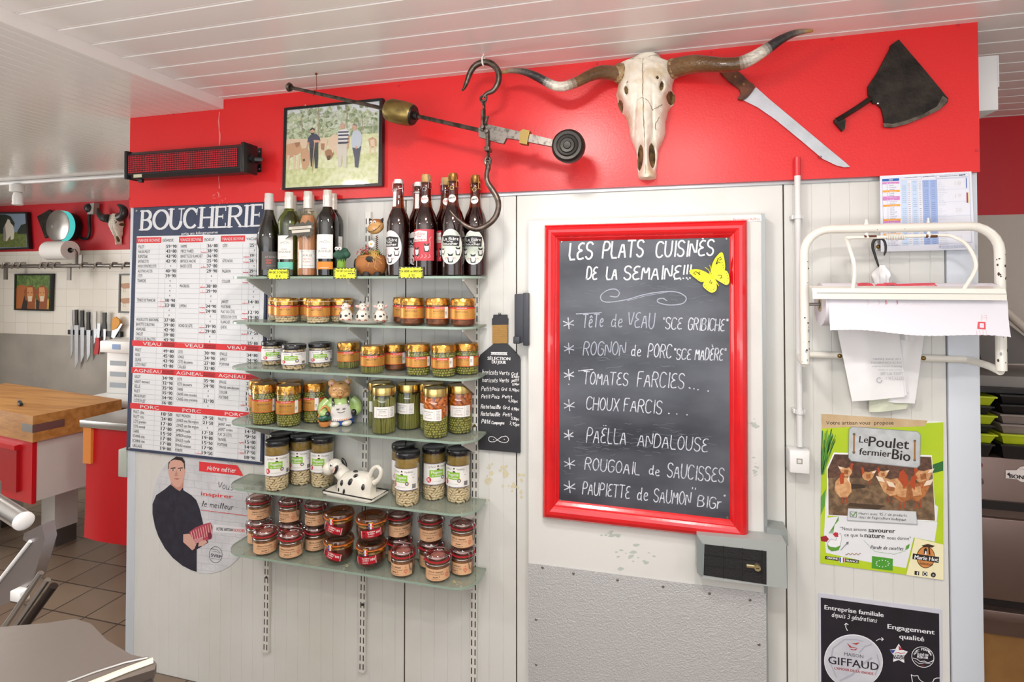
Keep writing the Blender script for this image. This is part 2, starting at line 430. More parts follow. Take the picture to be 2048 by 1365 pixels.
 def text(s, txt, a0, b0, a1, b1, h, mat, L=1, slant=0.0, bold=0.0):
  vs, fs, x0, wd = font_mesh(txt)
  up = 1 if s.local else -1
  pts = []
  for (x, y) in vs:
   t = (x - x0) / wd; yy = y / CAPH * h
   pts.append(s.mp(a0 + (a1 - a0) * t + slant * yy, b0 + (b1 - b0) * t + up * yy))
  s.put(pts, fs, mat, L)
  if bold:
   k = bold
   s.put([(p[0] + k, p[1]) for p in pts], fs, mat, L + .3); s.put([(p[0] - k, p[1]) for p in pts], fs, mat, L + .6)
def sheet(name, label, cat, corners, y, back, paper, draw, th=0.0012, group=None, prt='print'):
 """a flat sheet / board on the wall: body plus one printed face"""
 pts = [wy(u, v, y) for u, v in corners]
 c = sum((p for p in pts), Vector()) / len(pts); c.z = min(p.z for p in pts); c.y = back
 t = thing(name, label, cat, c, group)
 b = MB(); b.prism([(p.x, p.z) for p in pts], y, back, paper); b.build('backing', t)
 pr = Print(y); draw(pr)
 if pr.v: pr.build(prt, t, smooth=False)
 return t
# THE SETTING
XL, XR = -2.103, 0.842
panel_m = M('panel_white', '#d8d8d4', 0.42, col2='#cfcdc5', vscale=2.2, ramp=(0.45, 0.75))
seam_m = M('panel_seam', '#7a7265', 0.8)
white_trim = M('trim_bluewhite', '#cfd5de', 0.4)
red_paint = M('red_gloss_paint', '#dd2a2c', 0.32, bump=0.10, bscale=160)
red_flat = M('red_back_paint', '#c8202c', 0.45)
ceil_m = M('ceiling_pvc', '#eeecea', 0.24, bump=0.05, bscale=30, stretch=(0.2, 1, 1))
alu = M('aluminium_trim', '#c3c6ca', 0.35, 0.7)
steel = M('brushed_steel', '#b9b8b6', 0.32, 0.95, bump=0.05, bscale=90, stretch=(1, 12, 1))
black_gap = M('dark_gap', '#2b2622', 0.9)
def wpix(u, v=700): return wy(u, v, 0).x
mb = MB()
seams = sorted([wpix(811), wpix(1033), wpix(1569), wpix(1893)])
x = XL + 0.055
xs = [XL]
while x < seams[-1] - 0.02:
 if all(abs(x - s_) > 0.02 for s_ in seams) and not (seams[1] + .01 < x < seams[2] - .01): xs.append(x)
 x += 0.0497
prof = [(XL, 0.0)]
for gx, kind in sorted([(g, 0) for g in xs[1:]] + [(g, 1) for g in seams]):
 if kind == 0: prof += [(gx - 0.0016, 0), (gx, 0.0016), (gx + 0.0016, 0)]
 else: prof += [(gx - 0.0022, 0), (gx - 0.0018, 0.008), (gx + 0.0018, 0.008), (gx + 0.0022, 0)]
prof.append((XR, 0.0))
ZT = CEIL + 0.02
for a, b in zip(prof, prof[1:]):
 deep = a[1] > 0.006 or b[1] > 0.006
 mb.quad((a[0], a[1], 0), (b[0], b[1], 0), (b[0], b[1], ZT), (a[0], a[1], ZT), seam_m if deep else panel_m)
mb.span(XL, XR, 0.01, 0.08, 0, ZT, panel_m)
wall_o = struct(mb.build('wall_front', origin=None))
pr = Print(-.0004); random.seed(31)
for k in range(46):
 u, v = random.choice(((random.uniform(972, 985), random.gauss(955, 14)), (random.uniform(1000, 1015), random.gauss(945, 10)), (random.gauss(1043, 4), random.gauss(962, 16)), (random.gauss(1023, 14), random.gauss(978, 5)))); s_ = random.uniform(2, 5)
 pr.poly([(u + s_ * cos(q) * random.uniform(.5, 1.1), v + s_ * sin(q) * random.uniform(.5, 1.3)) for q in (0, 1.1, 2.1, 3.2, 4.2, 5.3)], M('tape_residue', '#d0c7a8', .7), k * .02)
pr.build('tape_marks', wall_o, smooth=False)
mb = MB(); mb.span(XL - 0.012, wpix(270, 1100), -0.004, 0.05, 0, EYE + 0.30, white_trim, 0.002)
struct(mb.build('trim_1', origin=None))
mb = MB(); mb.span(wpix(1895, 900) + 0.002, XR + 0.004, -0.006, 0.05, 0, EYE + 0.30, white_trim, 0.002)
struct(mb.build('trim_2', origin=None))
mb = MB(); mb.span(XL, XL + 0.05, 0.05, 2.0, 0, LOWC, panel_m); struct(mb.build('wall_coldroom_left', origin=None))
mb = MB(); mb.span(XR - 0.05, XR, 0.05, 1.1, 0, CEIL, panel_m); struct(mb.build('wall_coldroom_right', origin=None))
ZF = EYE + 0.297
mb = MB()
jx = wy(440, 300, -0.02).x
mb.prism([(XL, ZF), (jx, ZF), (jx, LOWC + .002), (XL, LOWC + .002)], -0.02, -0.0005, red_paint)
mb.prism([(jx, ZF), (XR + .004, ZF - .003), (XR + .004, CEIL + .004), (jx, CEIL + .004)], -0.02, -0.0005, red_paint)
filler = M('joint_filler', '#e87a78', 0.7)
pf = []
for i, v in enumerate(range(224, 410, 9)):
 p = wy(437 + random.uniform(-1.5, 1.5), v, -0.0203); pf.append((p.x, p.z))
rt = [(a + random.uniform(.002, .008), b) for a, b in pf]
for (a, b), (c, d) in zip(zip(pf, pf[1:]), zip(rt, rt[1:])):
 if random.random() < .86: mb.quad((d[0], -.0206, d[1]), (c[0], -.0206, c[1]), (a[0], -.0206, a[1]), (b[0], -.0206, b[1]), filler)
for k in range(26):
 u = random.uniform(425, 455) if k < 16 else random.uniform(560, 640); v = random.uniform(385, 410) if k < 16 else random.uniform(376, 384)
 p = wy(u, v, -.0203); r_ = random.uniform(.001, .003)
 mb.prism([(p.x + r_ * cos(q), p.z + r_ * sin(q)) for q in (0, 1.3, 2.5, 3.6, 5)], -.0205, -.02, filler)
fascia = struct(mb.build('trim_3', origin=None))
scr_m = M('painted_screw', '#d6333c', 0.35)
for u, v in [(347, 229), (281, 233), (797, 172), (1194, 127), (1422, 104), (1664, 79), (1916, 51), (1953, 301), (259, 398)]:
 p = wy(u, v, -0.02); b = MB()
 b.lathe([(0, .0022), (.0035, .0022), (.0045, .0008), (.0045, 0)], scr_m, 14, p, Matrix.Rotation(R(90), 3, 'X'))
 b.box((p.x, p.y - .0022, p.z), (.005, .0006, .0009), black_gap)
 b.build('screw', fascia)
mb = MB(); z0 = ZF - 0.010
mb.span(wpix(535, 385), wpix(1762, 355), -0.007, 0, z0 - .003, ZF, alu, .001); struct(mb.build('trim_4', origin=None))
def planks_x(name, x0, x1, ya, yb, z, pw, mat, first):
 b = MB(); y = first; pr = [(ya, 0)]
 n0 = math.ceil((ya - first) / pw)
 ys = [first + pw * k for k in range(n0, n0 + 100) if ya < first + pw * k < yb]
 for g in ys: pr += [(g - .0065, 0), (g - .006, .004), (g - .003, .004), (g - .002, .0012), (g + .002, .0012), (g + .003, .004), (g + .006, .004), (g + .0065, 0)]
 pr.append((yb, 0))
 for p, q in zip(pr, pr[1:]):
  b.quad((x0, p[0], z + p[1]), (x0, q[0], z + q[1]), (x1, q[0], z + q[1]), (x1, p[0], z + p[1]), mat)
 b.span(x0, x1, ya, yb, z + .012, z + .04, mat)
 return struct(b.build(name, origin=None, angle=20))
JX = wy(447, 210, -.02).x
g0 = wz(435, 194, CEIL).y
planks_x('ceiling', JX, 2.75, -4.3, 1.1, CEIL, 0.0975, ceil_m, g0)
mb = MB()
mb.span(JX - .012, JX, -4.3, 0.0, LOWC, CEIL + .02, ceil_m)
struct(mb.build('trim_5', origin=None))
low_m = M('ceiling_low_pvc', '#eceae7', 0.16, bump=0.03, bscale=30)
b = MB(); xx = -6.0; pr = [(xx, 0)]
while xx < JX - .03:
 pr += [(xx + .0455, 0), (xx + .047, .003), (xx + .05, .003), (xx + .0515, 0)]; xx += .0515
pr = [q for q in pr if q[0] < JX - .0125] + [(JX - .0122, 0)]
for p, q in zip(pr, pr[1:]):
 b.quad((q[0], -4.3, LOWC + q[1]), (p[0], -4.3, LOWC + p[1]), (p[0], 2.0, LOWC + p[1]), (q[0], 2.0, LOWC + q[1]), low_m)
b.span(-6.0, JX - .012, -4.3, 2.0, LOWC + .012, LOWC + .04, low_m)
struct(b.build('ceiling_low', origin=None, angle=20))
def tile_mat(name, c1, c2, mortar, w, h, ms, rough=0.3, offset=0.0, bump=.3, rotx=False):
 m = bpy.data.materials.new(name); m.use_nodes = True; nt = m.node_tree; N = nt.nodes; L = nt.links
 p = N['Principled BSDF']; p.inputs['Roughness'].default_value = rough
 tc = N.new('ShaderNodeTexCoord'); mp = N.new('ShaderNodeMapping'); L.new(tc.outputs['Object'], mp.inputs[0])
 if rotx: mp.inputs['Rotation'].default_value = (R(90), 0, 0)
 bt = N.new('ShaderNodeTexBrick'); L.new(mp.outputs[0], bt.inputs['Vector'])
 bt.offset = offset; bt.inputs['Color1'].default_value = (*lin(c1), 1); bt.inputs['Color2'].default_value = (*lin(c2), 1)
 bt.inputs['Mortar'].default_value = (*lin(mortar), 1); bt.inputs['Scale'].default_value = 1
 bt.inputs['Mortar Size'].default_value = ms; bt.inputs['Brick Width'].default_value = w; bt.inputs['Row Height'].default_value = h
 bt.inputs['Mortar Smooth'].default_value = 0.1
 L.new(bt.outputs['Color'], p.inputs['Base Color'])
 bu = N.new('ShaderNodeBump'); bu.inputs['Strength'].default_value = bump; bu.inputs['Distance'].default_value = .002; bu.invert = True
 L.new(bt.outputs['Fac'], bu.inputs['Height']); L.new(bu.outputs[0], p.inputs['Normal'])
 return m
floor_m = tile_mat('floor_tiles', '#857361', '#786758', '#41372f', 0.2, 0.2, 0.004, 0.4)
wtile = tile_mat('white_wall_tiles', '#ebe6dc', '#e6e0d5', '#d6cec2', 0.15, 0.15, 0.0022, 0.2, 0, .25, True)
mb = MB(); mb.span(-6.2, 2.8, -4.4, 2.1, -0.05, 0, floor_m); struct(mb.build('floor', origin=None))
YB = 1.8
splash = M('steel_splashback', '#b8b1a7', 0.34, 0.2, col2='#97918a', vscale=1.7, ramp=(.35, .65))
zr = wy(130, 502, YB).z; zt = wy(130, 671, YB).z
mb = MB()
mb.span(-6.0, XL + .05, YB, YB + .1, zr, LOWC + .02, red_flat)
mb.span(-6.0, XL + .05, YB - .006, YB + .1, zt, zr, wtile)
mb.span(-6.0, XL + .05, YB - .01, YB + .1, 0, zt, splash)
struct(mb.build('wall_back', origin=None))
plaster = M('wall_plaster_beige', '#c9beb4', 0.8, bump=.35, bscale=140)
YR = 1.04
mb = MB()
zrr = wy(2000, 430, YR).z
mb.span(XR - .02, 2.8, YR, YR + .08, zrr, CEIL + .02, red_flat)
mb.span(XR - .02, 2.8, YR - .002, YR + .08, 0, zrr, plaster)
struct(mb.build('wall_kitchen_back', origin=None))
mb = MB(); mb.span(-6.1, -6.0, -4.4, 2.0, 0, 2.4, panel_m); struct(mb.build('wall_left', origin=None))
mb = MB(); mb.span(2.75, 2.85, -4.4, 1.2, 0, 2.4, panel_m); struct(mb.build('wall_right', origin=None))
mb = MB()
for a in [(-6.1, 2.85, 0, .62), (-6.1, 2.85, 2.42, 2.5), (-6.1, -2.3, .62, 2.42), (1.5, 2.85, .62, 2.42)]:
 mb.span(a[0], a[1], -4.5, -4.38, a[2], a[3], panel_m)
struct(mb.build('wall_shopfront', origin=None))
# cold-room door
YD = -0.05
door_m = M('door_white', '#dddcd8', 0.42, col2='#c9cbc6', vscale=3.5, ramp=(.55, .8))
dl, dr = wy(1056, 800, YD).x, wy(1530, 800, YD).x
dtop = wy(1300, 434, YD).z
door = thing('door_1', 'white cold room door leaf hung behind the red-framed menu board', 'door', ((dl + dr) / 2, YD / 2, 0.0))
door['kind'] = 'structure'
b = MB(); b.span(dl, dr, YD, -0.001, 0.03, dtop, door_m, .004)
b.build('door_leaf', door)
b = MB(); b.span(dr - .006, dr + .003, YD - .0025, -.002, 0.03, dtop, M('door_edge_grey', '#9fa4a4', .45, .5)); b.build('edge_strip', door)
stain = M('door_scuff', '#b6beb8', .6)
pr = Print(YD)
cB = crop(1070, 740, 520 / 1577)
for cx, cy, n, sx, sy in [(470, 1000, 14, 75, 20), (600, 1130, 16, 90, 55), (1345, 620, 10, 25, 70), (1330, 330, 8, 22, 40)]:
 for k in range(n):
  a, q = cB(cx + random.gauss(0, sx * .5), cy + random.gauss(0, sy * .5)); r0 = random.uniform(1, 4)
  pr.poly([(a + r0 * 2.0 * cos(t) * random.uniform(.5, 1.2), q + r0 * sin(t) * random.uniform(.5, 1.2)) for t in [i * .9 for i in range(7)]], stain, 1)
pr.build('scuff_marks', door, smooth=False)
stucco = M('stucco_aluminium', '#cacacb', 0.42, 0.4, bump=.6, bscale=230)
k0, k1 = wy(1057, 1126, YD), wy(1530, 1187, YD)
kp = MB(); kp.prism([(dl + .001, .04), (dr - .002, .04), (dr - .002, k1.z), (dl + .001, k0.z)], YD - .003, YD, stucco)
kick = kp.build('kick_plate', door)
scr = M('screw_zinc', '#8d8a86', .35, .9)
for u, v in [(1085, 1136), (1147, 1148), (1235, 1161), (1326, 1174), (1419, 1188), (1500, 1201), (1072, 1240), (1072, 1330), (1518, 1290)]:
 p = wy(u, v, YD - .003); b = MB(); b.lathe([(0, .0022), (.003, .0018), (.0045, 0)], scr, 12, p, Matrix.Rotation(R(90), 3, 'X')); b.build('screw', kick)
pr = MB(); a, c = wy(1463, 433, YD), wy(1524, 443, YD)
pr.span(a.x, c.x, YD - .002, YD, c.z, a.z, ink('#f1efec'))
pl = pr.build('name_plate', door)
pt = Print(YD - .0021); pt.text('Barthélemy Auffray', 1466, 442, 1520, 440.5, 5.4, ink('#d6604f')); pt.build('lettering', pl, smooth=False)
hng = M('hinge_dark', '#3a3c44', .45)
a, c = wy(1033, 588, -.03), wy(1060, 684, -.03)
b = MB(); b.span(a.x, c.x, -.06, -.0, c.z, a.z, hng, .004); b.span(a.x - .002, a.x + .02, -.068, -.002, c.z - .004, c.z + .02, hng, .003)
b.span(c.x - .016, c.x + .004, YD - .014, YD - .0, c.z - .01, a.z + .004, hng, .003)
b.build('hinge', door)
lt = M('latch_grey', '#a3a8a6', .42); ltd = M('latch_black', '#1b1b1d', .55, bump=.3, bscale=200); brass = M('brass_pale', '#c8b98e', .3, .9)
Y2 = -.105
hp = [(1392, 1072), (1408, 1158), (1528, 1178), (1572, 1176), (1572, 1084), (1410, 1083)]
def lpoly(pts, y): return [(wy(u, v, y).x, wy(u, v, y).z) for u, v in pts]
outl = lpoly([(1394, 1070), (1570, 1085), (1573, 1090), (1574, 1178), (1405, 1158), (1394, 1146)], Y2)
b = MB(); b.prism(outl, Y2, YD - .001, lt)
latch = b.build('door_latch', door)
pr = Print(Y2 - .001)
pr.poly([(1409, 1089), (1533, 1103), (1533, 1170), (1407, 1151)], ltd, 1)
fr = M('latch_rim', '#7f8685', .5)
for q in ([(1404, 1087), (1409, 1089), (1407, 1151), (1403, 1154)], [(1394, 1070), (1404, 1087), (1403, 1154), (1394, 1146)]): pr.poly(q, fr, 2)
ln = ink('#050506')
for u in (1447, 1485, 1524): pr.stroke([(u, 1088 + (u - 1409) * .115), (u, 1153 + (u - 1409) * .13)], 1.2, ln, 2)
for f_ in (.34, .68): pr.stroke([(1408, 1089 + 62 * f_), (1524, 1102 + 66 * f_)], 1.2, ln, 2)
pr.build('grip', latch, smooth=False)
b = MB(); p = wy(1514, 1134, Y2)
b.box((p.x - .012, Y2 - .004, p.z + .001), (.034, .006, .010), brass, bev=.004); b.lathe([(0, .010), (.0085, .010), (.0095, .006), (.0095, 0)], brass, 20, p, Matrix.Rotation(R(90), 3, 'X'))
b.box((p.x, Y2 - .0103, p.z), (.008, .001, .0022), black_gap)
b.build('key_cylinder', latch)
b = MB(); o_ = lpoly([(1533, 1056), (1575, 1062), (1577, 1092), (1533, 1086)], -.06)
b.prism(o_, -.06, -.001, M('strike_grey', '#8e9391', .5)); b.build('strike_plate', door)
# LEFT WALL: price board, round poster, display
WHITE = ink('#e9ebee'); NAVY = M('board_navy', '#3d4761', 0.6, col2='#343d55', vscale=14); BLK = ink('#22232a'); REDP = ink('#e23b40'); GREYL = ink('#b9bdc6')
TL, TR_, BR_, BL_ = (267.5, 414), (536.5, 404), (524.0, 931), (252.5, 901)
def bq(s, k):
 """board coordinates: s across 0..1, k = row number counted in the printed table"""
 t0 = (494 + 9.62 * k - 414) / 487.0
 a = (TL[0] + (BL_[0] - TL[0]) * t0, TL[1] + (BL_[1] - TL[1]) * t0)
 t1 = (490 + 10.42 * k - 404) / 527.0
 c = (TR_[0] + (BR_[0] - TR_[0]) * t1, TR_[1] + (BR_[1] - TR_[1]) * t1)
 return (a[0] + (c[0] - a[0]) * s, a[1] + (c[1] - a[1]) * s)
C1 = """0|FILET|59€90
1|FAUX-FILET|43€80
2|RUMSTEAK|43€90
3|ENTRECÔTE|42€90
4|NOIX D'ENTRECÔTE|€
5|ALOYAU A L'OS|40€90
6|CÔTE|39€90
7|TRANCHE|€
8||€
9||€
10||€
11|TENDE DE TRANCHE|38€90|rôti
12||33€80|rôti
13||€
14||€
15|AIGUILLETTE BARONNE|37€80
16|BAVETTE D'ALOYAU|39€80
17|ARAIGNÉE|42€90
18|ONGLET|39€80
19|DESSUS DE PALETTE|43€90
21.3|FILET|49€80
22.3|NOIX|45€80
23.3|QUASI|43€90
24.3|CÔTE FILET|43€80
26.8|GIGOT|34€90
27.8|GIGOT raccourci|32€90
28.8|SELLE|35€90
29.8|FILET|35€90
30.8|FAUX-FILET|34€90
31.8|CÔTE FILET|36€80
34.1|FILET côte|18€50
35.1|FILET rôti|24€80
36.1|CÔTE première|17€80
37.1|CÔTE seconde|17€80
38.1|CARRÉ|15€50
39.1|ECHINE côte|17€80
40.1|ECHINE rôti|17€80
41.1|GRILLADE|19€80"""
C2 = """0|HAMPE|36€80
1|PIÈCE PARÉE|38€90|bavette
2|BAVETTE DE FLANCHET|36€80
3|BIFTECK HACHÉ|25€90
4|BASSE CÔTE|37€80|grillée
5||29€90|
6||€
7||€
8|MACREUSE|38€80|bifteck
9||29€90|rôti
10||€
11||€
12|JUMEAU|24€90|bourguig.
13||24€90|bourguig.
14||€
15||€
16|ROND DE GÎTE|39€90|carpaccio
17||29€80|bifteck
18||€
19||€
21.3|CÔTE|30€90
22.3|LONGE|34€90
23.3|CÔTE découverte|27€80
24.3|COLLIER|32€80
26.8|CÔTE|35€90
27.8|CÔTE découverte|24€90
28.8|CARRÉ|€
29.8|CARRÉ côtes secondes|€
30.8|CARRÉ côtes premières|32€90
31.8||€
34.1|FILET MIGNON|29€50
35.1|LONGE avec filet mignon|21€50
36.1|LONGE sans filet mignon|€
37.1|JAMBON rouelle|17€50
38.1|JAMBON escalope|19€80
39.1|EPAULE rouelle|15€50
40.1|EPAULE escalope|17€90
41.1|POINTE|19€50|rôti"""
C3 = """0|GÎTE|25€90
1||€
2||39€50|carpaccio
3|GÎTE-NOIX|26€80|bourguig.
4||€
5|PALERON|29€80|bourguig.
6||29€80
7|COLLIER||bourguig.
8||€
9||€
10||€
11|JARRET|14€80|mijoté
12|POITRINE|€
13|PLAT DE CÔTE|12€90|mijoté
14|DESSUS DE CÔTE|19€80|bourguig.
15|FLANCHET|
16|QUEUE|13€90
17||17€50|pot au feu
18||€
19||25€80|bourguig.
21.3|EPAULE|34€80
22.3|JARRET|24€90
23.3|POITRINE|19€80
24.3||23€80
26.8|EPAULE|27€90
27.8|EPAULE semi-désossée|23€80
28.8|COLLIER|14€80
29.8|POITRINE|15€80
30.8||17€50|à griller
31.8||31€50
34.1|PALETTE|13€50
35.1|JARRET avant|9€50
36.1|JARRET arrière|14€50
37.1|PLAT DE CÔTE|9€50
38.1|TRAVERS|15€80|à griller
39.1|POITRINE|14€50
40.1||17€50|à griller
41.1||18€90"""
def serif(pr, ch, a0, b0, a1, b1, w, mat, L):
 """slab-serif capital drawn in pixel box; baseline (a0,b0) to (a1,b1) is the left edge bottom/top, w its width"""
 hgt = b0 - b1
 def q(x, y): return (a0 + (a1 - a0) * y + x * w, b0 - y * hgt - x * w * .036)
 def bar(p, r_, t): pr.stroke([q(*p), q(*r_)], t, mat, L)
 T = 7.4; t = 3.4; sf = 2.4
 def serifs(x, y, l=.3): pr.stroke([q(x - l / 2, y), q(x + l / 2, y)], sf, mat, L)
 def arc(cx, cy, rx, ry, A, B, n=18, k=T, thin=t):
  pts = [(cx + rx * cos(R(A + (B - A) * i / n)), cy + ry * sin(R(A + (B - A) * i / n))) for i in range(n + 1)]
  for p, r_ in zip(pts, pts[1:]):
   m = abs(p[0] - cx + r_[0] - cx) / 2 / rx
   pr.stroke([q(*p), q(*r_)], thin + (k - thin) * m, mat, L)
 if ch in 'BERIH' or ch == 'U' and False:
  bar((.16, .02), (.16, .98), T); serifs(.16, .02, .4); serifs(.16, .98, .4)
 if ch == 'B':
  arc(.5, .75, .34, .23, 90, -90); arc(.5, .27, .42, .25, 90, -90)
  for y in (.02, .51, .98): bar((.16, y), (.52, y), t)
 if ch in 'OC':
  arc(.5, .5, .43, .47, 0 if ch == 'O' else 42, 360 if ch == 'O' else 312, 30)
  if ch == 'C': bar((.86, .66), (.88, .96), 2.2)
 if ch == 'U':
  bar((.16, .32), (.16, .98), T); bar((.86, .32), (.86, .98), 3); serifs(.16, .98, .4); serifs(.86, .98, .4)
  arc(.51, .34, .35, .33, 180, 360)
 if ch == 'H':
  bar((.86, .02), (.86, .98), T); serifs(.86, .02, .4); serifs(.86, .98, .4); bar((.16, .5), (.86, .5), t)
 if ch == 'E':
  bar((.16, .02), (.9, .02), t); bar((.16, .98), (.86, .98), t); bar((.16, .52), (.66, .52), t)
  bar((.9, .0), (.9, .2), 2.2); bar((.86, .8), (.86, 1.0), 2.2); bar((.66, .42), (.66, .62), 2)
 if ch == 'R':
  arc(.5, .74, .34, .24, 90, -90)
  for y in (.5, .98): bar((.16, y), (.52, y), t)
  bar((.46, .5), (.9, .02), 4.6); serifs(.9, .02, .3)
def draw_board(pr):
 chalk = M('chalk_white', '#e6e7ea', .8, col2='#aab0bf', vscale=300, ramp=(.55, .75))
 pr.poly([bq(.03, -2.15), bq(.985, -2.15), bq(.985, 41.75), bq(.03, 41.75)], WHITE, 1)
 c4 = crop(240, 390, 320 / 1506)
 for ch, l, r_, b_, t_ in [('B', 185, 295, 333, 150), ('O', 303, 458, 328, 143), ('U', 452, 588, 325, 132), ('C', 592, 735, 318, 125), ('H', 738, 882, 313, 118), ('E', 885, 1002, 309, 112), ('R', 1003, 1152, 306, 104), ('I', 1160, 1218, 301, 98), ('E', 1222, 1348, 297, 92)]:
  a0, b0 = c4(l, b_); a1, b1 = c4(l + 12, t_)
  if ch == 'I': serif(pr, 'I', a0 + 1, b0, a1 + 1, b1, 28, chalk, 1)
  else: serif(pr, ch, a0, b0, a1, b1, (r_ - l) * 320 / 1506, chalk, 1)
 pr.text('prix au kilogramme', *c4(580, 378), *c4(922, 362), 5.2, chalk, 1, bold=.0003)
 pr.poly([c4(635, 378), c4(848, 374), c4(850, 396), c4(633, 398)], WHITE, 2)
 cols = [(.03, .335), (.345, .64), (.655, .955)]
 GR = ['GÉNISSE', 'BOEUF', 'VACHE']
 for i, (s0, s1) in enumerate(cols):
  sm = s0 + (s1 - s0) * .60
  pr.poly([bq(s0, -1.9), bq(sm, -1.9), bq(sm, -.72), bq(s0, -.72)], REDP, 2)
  pr.text('VIANDE BOVINE', *bq(s0 + .01, -.98), *bq(sm - .01, -.98), 6.0, WHITE, 3)
  pr.hand(GR[i], *bq(sm + .012, -.95), *bq(s1 - .03, -.95), 5.2, .7, BLK, 3, jit=.3)
 for k, nm in ((20, 'VEAU'), (25.6, 'AGNEAU'), (33.0, 'PORC')):
  pr.poly([bq(.02, k - .62), bq(.985, k - .62), bq(.985, k + .55), bq(.02, k + .55)], REDP, 2)
  for (s0, s1) in cols:
   sc = s0 + (s1 - s0) * {'VEAU': .45, 'AGNEAU': .37, 'PORC': .44}[nm]; hw = .017 * len(nm)
   pr.text(nm, *bq(sc - hw, k + .33), *bq(sc + hw, k + .33), 6.6, WHITE, 3)
   if nm != 'PORC':
    pr.poly([bq(s1 - .09, k - .5), bq(s1, k - .5), bq(s1, k + .42), bq(s1 - .09, k + .42)], ink('#c33138'), 3)
    pr.text("NÉS A L'ABATTAGE", *bq(s1 - .085, k - .06), *bq(s1 - .005, k - .06), 2.2, BLK, 4)
    pr.text('MOINS DE 8 MOIS', *bq(s1 - .085, k + .32), *bq(s1 - .005, k + .32), 2.2, BLK, 4)
 for (s0, s1), data in zip(cols, (C1, C2, C3)):
  for line in data.split('\n'):
   p = (line + '||').split('|'); k = float(p[0]); kb = k + .34
   pr.stroke([bq(s0 + .005, k + .56), bq(s1, k + .56)], .55, GREYL, 2)
   if p[1]:
    n = len(p[1]); up = sum(c.isupper() for c in p[1]); wd = .0088 * up + .0068 * (n - up)
    pr.text(p[1], *bq(s0 + .016, kb), *bq(s0 + .016 + wd, kb), 6.0, BLK, 3)
   if p[2]:
    if p[2] == '€': pr.text('€', *bq(s1 - .052, kb - .15), *bq(s1 - .042, kb - .15), 3.2, BLK, 3)
    else:
     a, c = p[2].split('€')
     pr.text(a, *bq(s1 - .082, kb), *bq(s1 - .052, kb), 6.6, BLK, 3, bold=.0004)
     pr.text('€', *bq(s1 - .047, kb - .25), *bq(s1 - .039, kb - .25), 3.2, BLK, 3)
     pr.text(c, *bq(s1 - .034, kb), *bq(s1 - .006, kb), 6.6, BLK, 3, bold=.0004)
   if p[3]:
    pr.text(p[3], *bq(s1 - .128, kb + .05), *bq(s1 - .088, kb + .05), 2.6, REDP, 3, bold=.0002)
    pr.text('à', *bq(s1 - .112, kb - .42), *bq(s1 - .108, kb - .42), 2.4, REDP, 3)
  for sx in (s1 - .135, s1 - .087, s1):
   for ka, kb in ((-.4, 19.4), (20.7, 24.9), (26.3, 32.2), (33.6, 41.6)): pr.stroke([bq(sx, ka), bq(sx, kb)], .5, GREYL, 2)
 for k_ in range(3): pr.text("Prix T.T.C. au kilogramme net", *bq(.975, 40 - 3 * k_), *bq(.978, 37.6 - 3 * k_), 2.0, GREYL, 3) if False else None
pb = sheet('price_board', 'large butcher price board headed BOUCHERIE hung on the white wall left of the shelves', 'sign', [TL, TR_, BR_, BL_], -0.012, -0.0015, NAVY, draw_board, prt='printed_table')
for (u, v) in [(274, 422), (537, 411), (258.5, 897), (522.5, 925)]:
 p = wy(u, v, -.012); b = MB(); b.lathe([(0, .003), (.004, .002), (.005, 0)], M('screw_bright', '#c9c9c9', .25, 1), 12, p, Matrix.Rotation(R(90), 3, 'X')); b.build('screw', pb)
cP = crop(280, 890, 280 / 1416)
YPO = -0.0022
pc0 = wy(303.5, 1010, YPO); pb0 = wy(415, 1148, YPO); pr0 = wy(493, 1090, YPO)
def circ3(a, b, c):
 ax, ay, bx, by, cx, cy = a.x, a.z, b.x, b.z, c.x, c.z
 d = 2 * (ax * (by - cy) + bx * (cy - ay) + cx * (ay - by))
 ux = ((ax * ax + ay * ay) * (by - cy) + (bx * bx + by * by) * (cy - ay) + (cx * cx + cy * cy) * (ay - by)) / d
 uz = ((ax * ax + ay * ay) * (cx - bx) + (bx * bx + by * by) * (ax - cx) + (cx * cx + cy * cy) * (bx - ax)) / d
 return ux, uz, hypot(ax - ux, ay - uz)
ccx, ccz, cr_ = circ3(pc0, pb0, pr0)
po = thing('round_poster', 'round butcher poster with a man in navy below the price board', 'poster', (ccx, 0, ccz - cr_))
b = MB(); b.prism([(ccx + cr_ * cos(2 * pi * i / 72), ccz + cr_ * sin(2 * pi * i / 72)) for i in range(72)], YPO, -.0006, M('poster_brick_white', '#d8d9dd', .55, col2='#c6c7cd', vscale=9, bump=.35, bscale=60)); b.build('backing', po)
pr = Print(YPO)
bl = ink('#b3b4ba')
def incirc(q):
 x, z = pr.mp(*q); return hypot(x - ccx, z - ccz) < cr_ * .985
for r_ in range(15):
 y = 150 + 75 * r_
 pts = [cP(x, y + x * .115 + random.uniform(-3, 3)) for x in range(60, 1120, 36)]
 seg = []
 for q in pts + [None]:
  if q and incirc(q): seg.append(q)
  else:
   if len(seg) > 1: pr.stroke(seg, .55, bl, 1)
   seg = []
 for c_ in range(8):
  x = 130 + c_ * 140 + (r_ % 2) * 70
  a, d = cP(x, y + x * .115), cP(x, y + 72 + x * .115)
  if incirc(a) and incirc(d): pr.stroke([a, d], .55, bl, 1)
def clipc(pts):
 o = []
 for q in pts:
  x, z = pr.mp(*q); h_ = hypot(x - ccx, z - ccz)
  if h_ > cr_ * .99: k = cr_ * .99 / h_; x, z = ccx + (x - ccx) * k, ccz + (z - ccz) * k
  o.append((x, z))
 return o
def cpoly(pts, mat, L): q = clipc([cP(*p) for p in pts]); pr.put(q, [tuple(range(len(q)))], mat, L)
navy = M('poster_navy', '#23222f', .6, col2='#2c2b3b', vscale=30)
skin = ink('#d9a898'); skin2 = ink('#c48f80'); hair = ink('#2a211f')
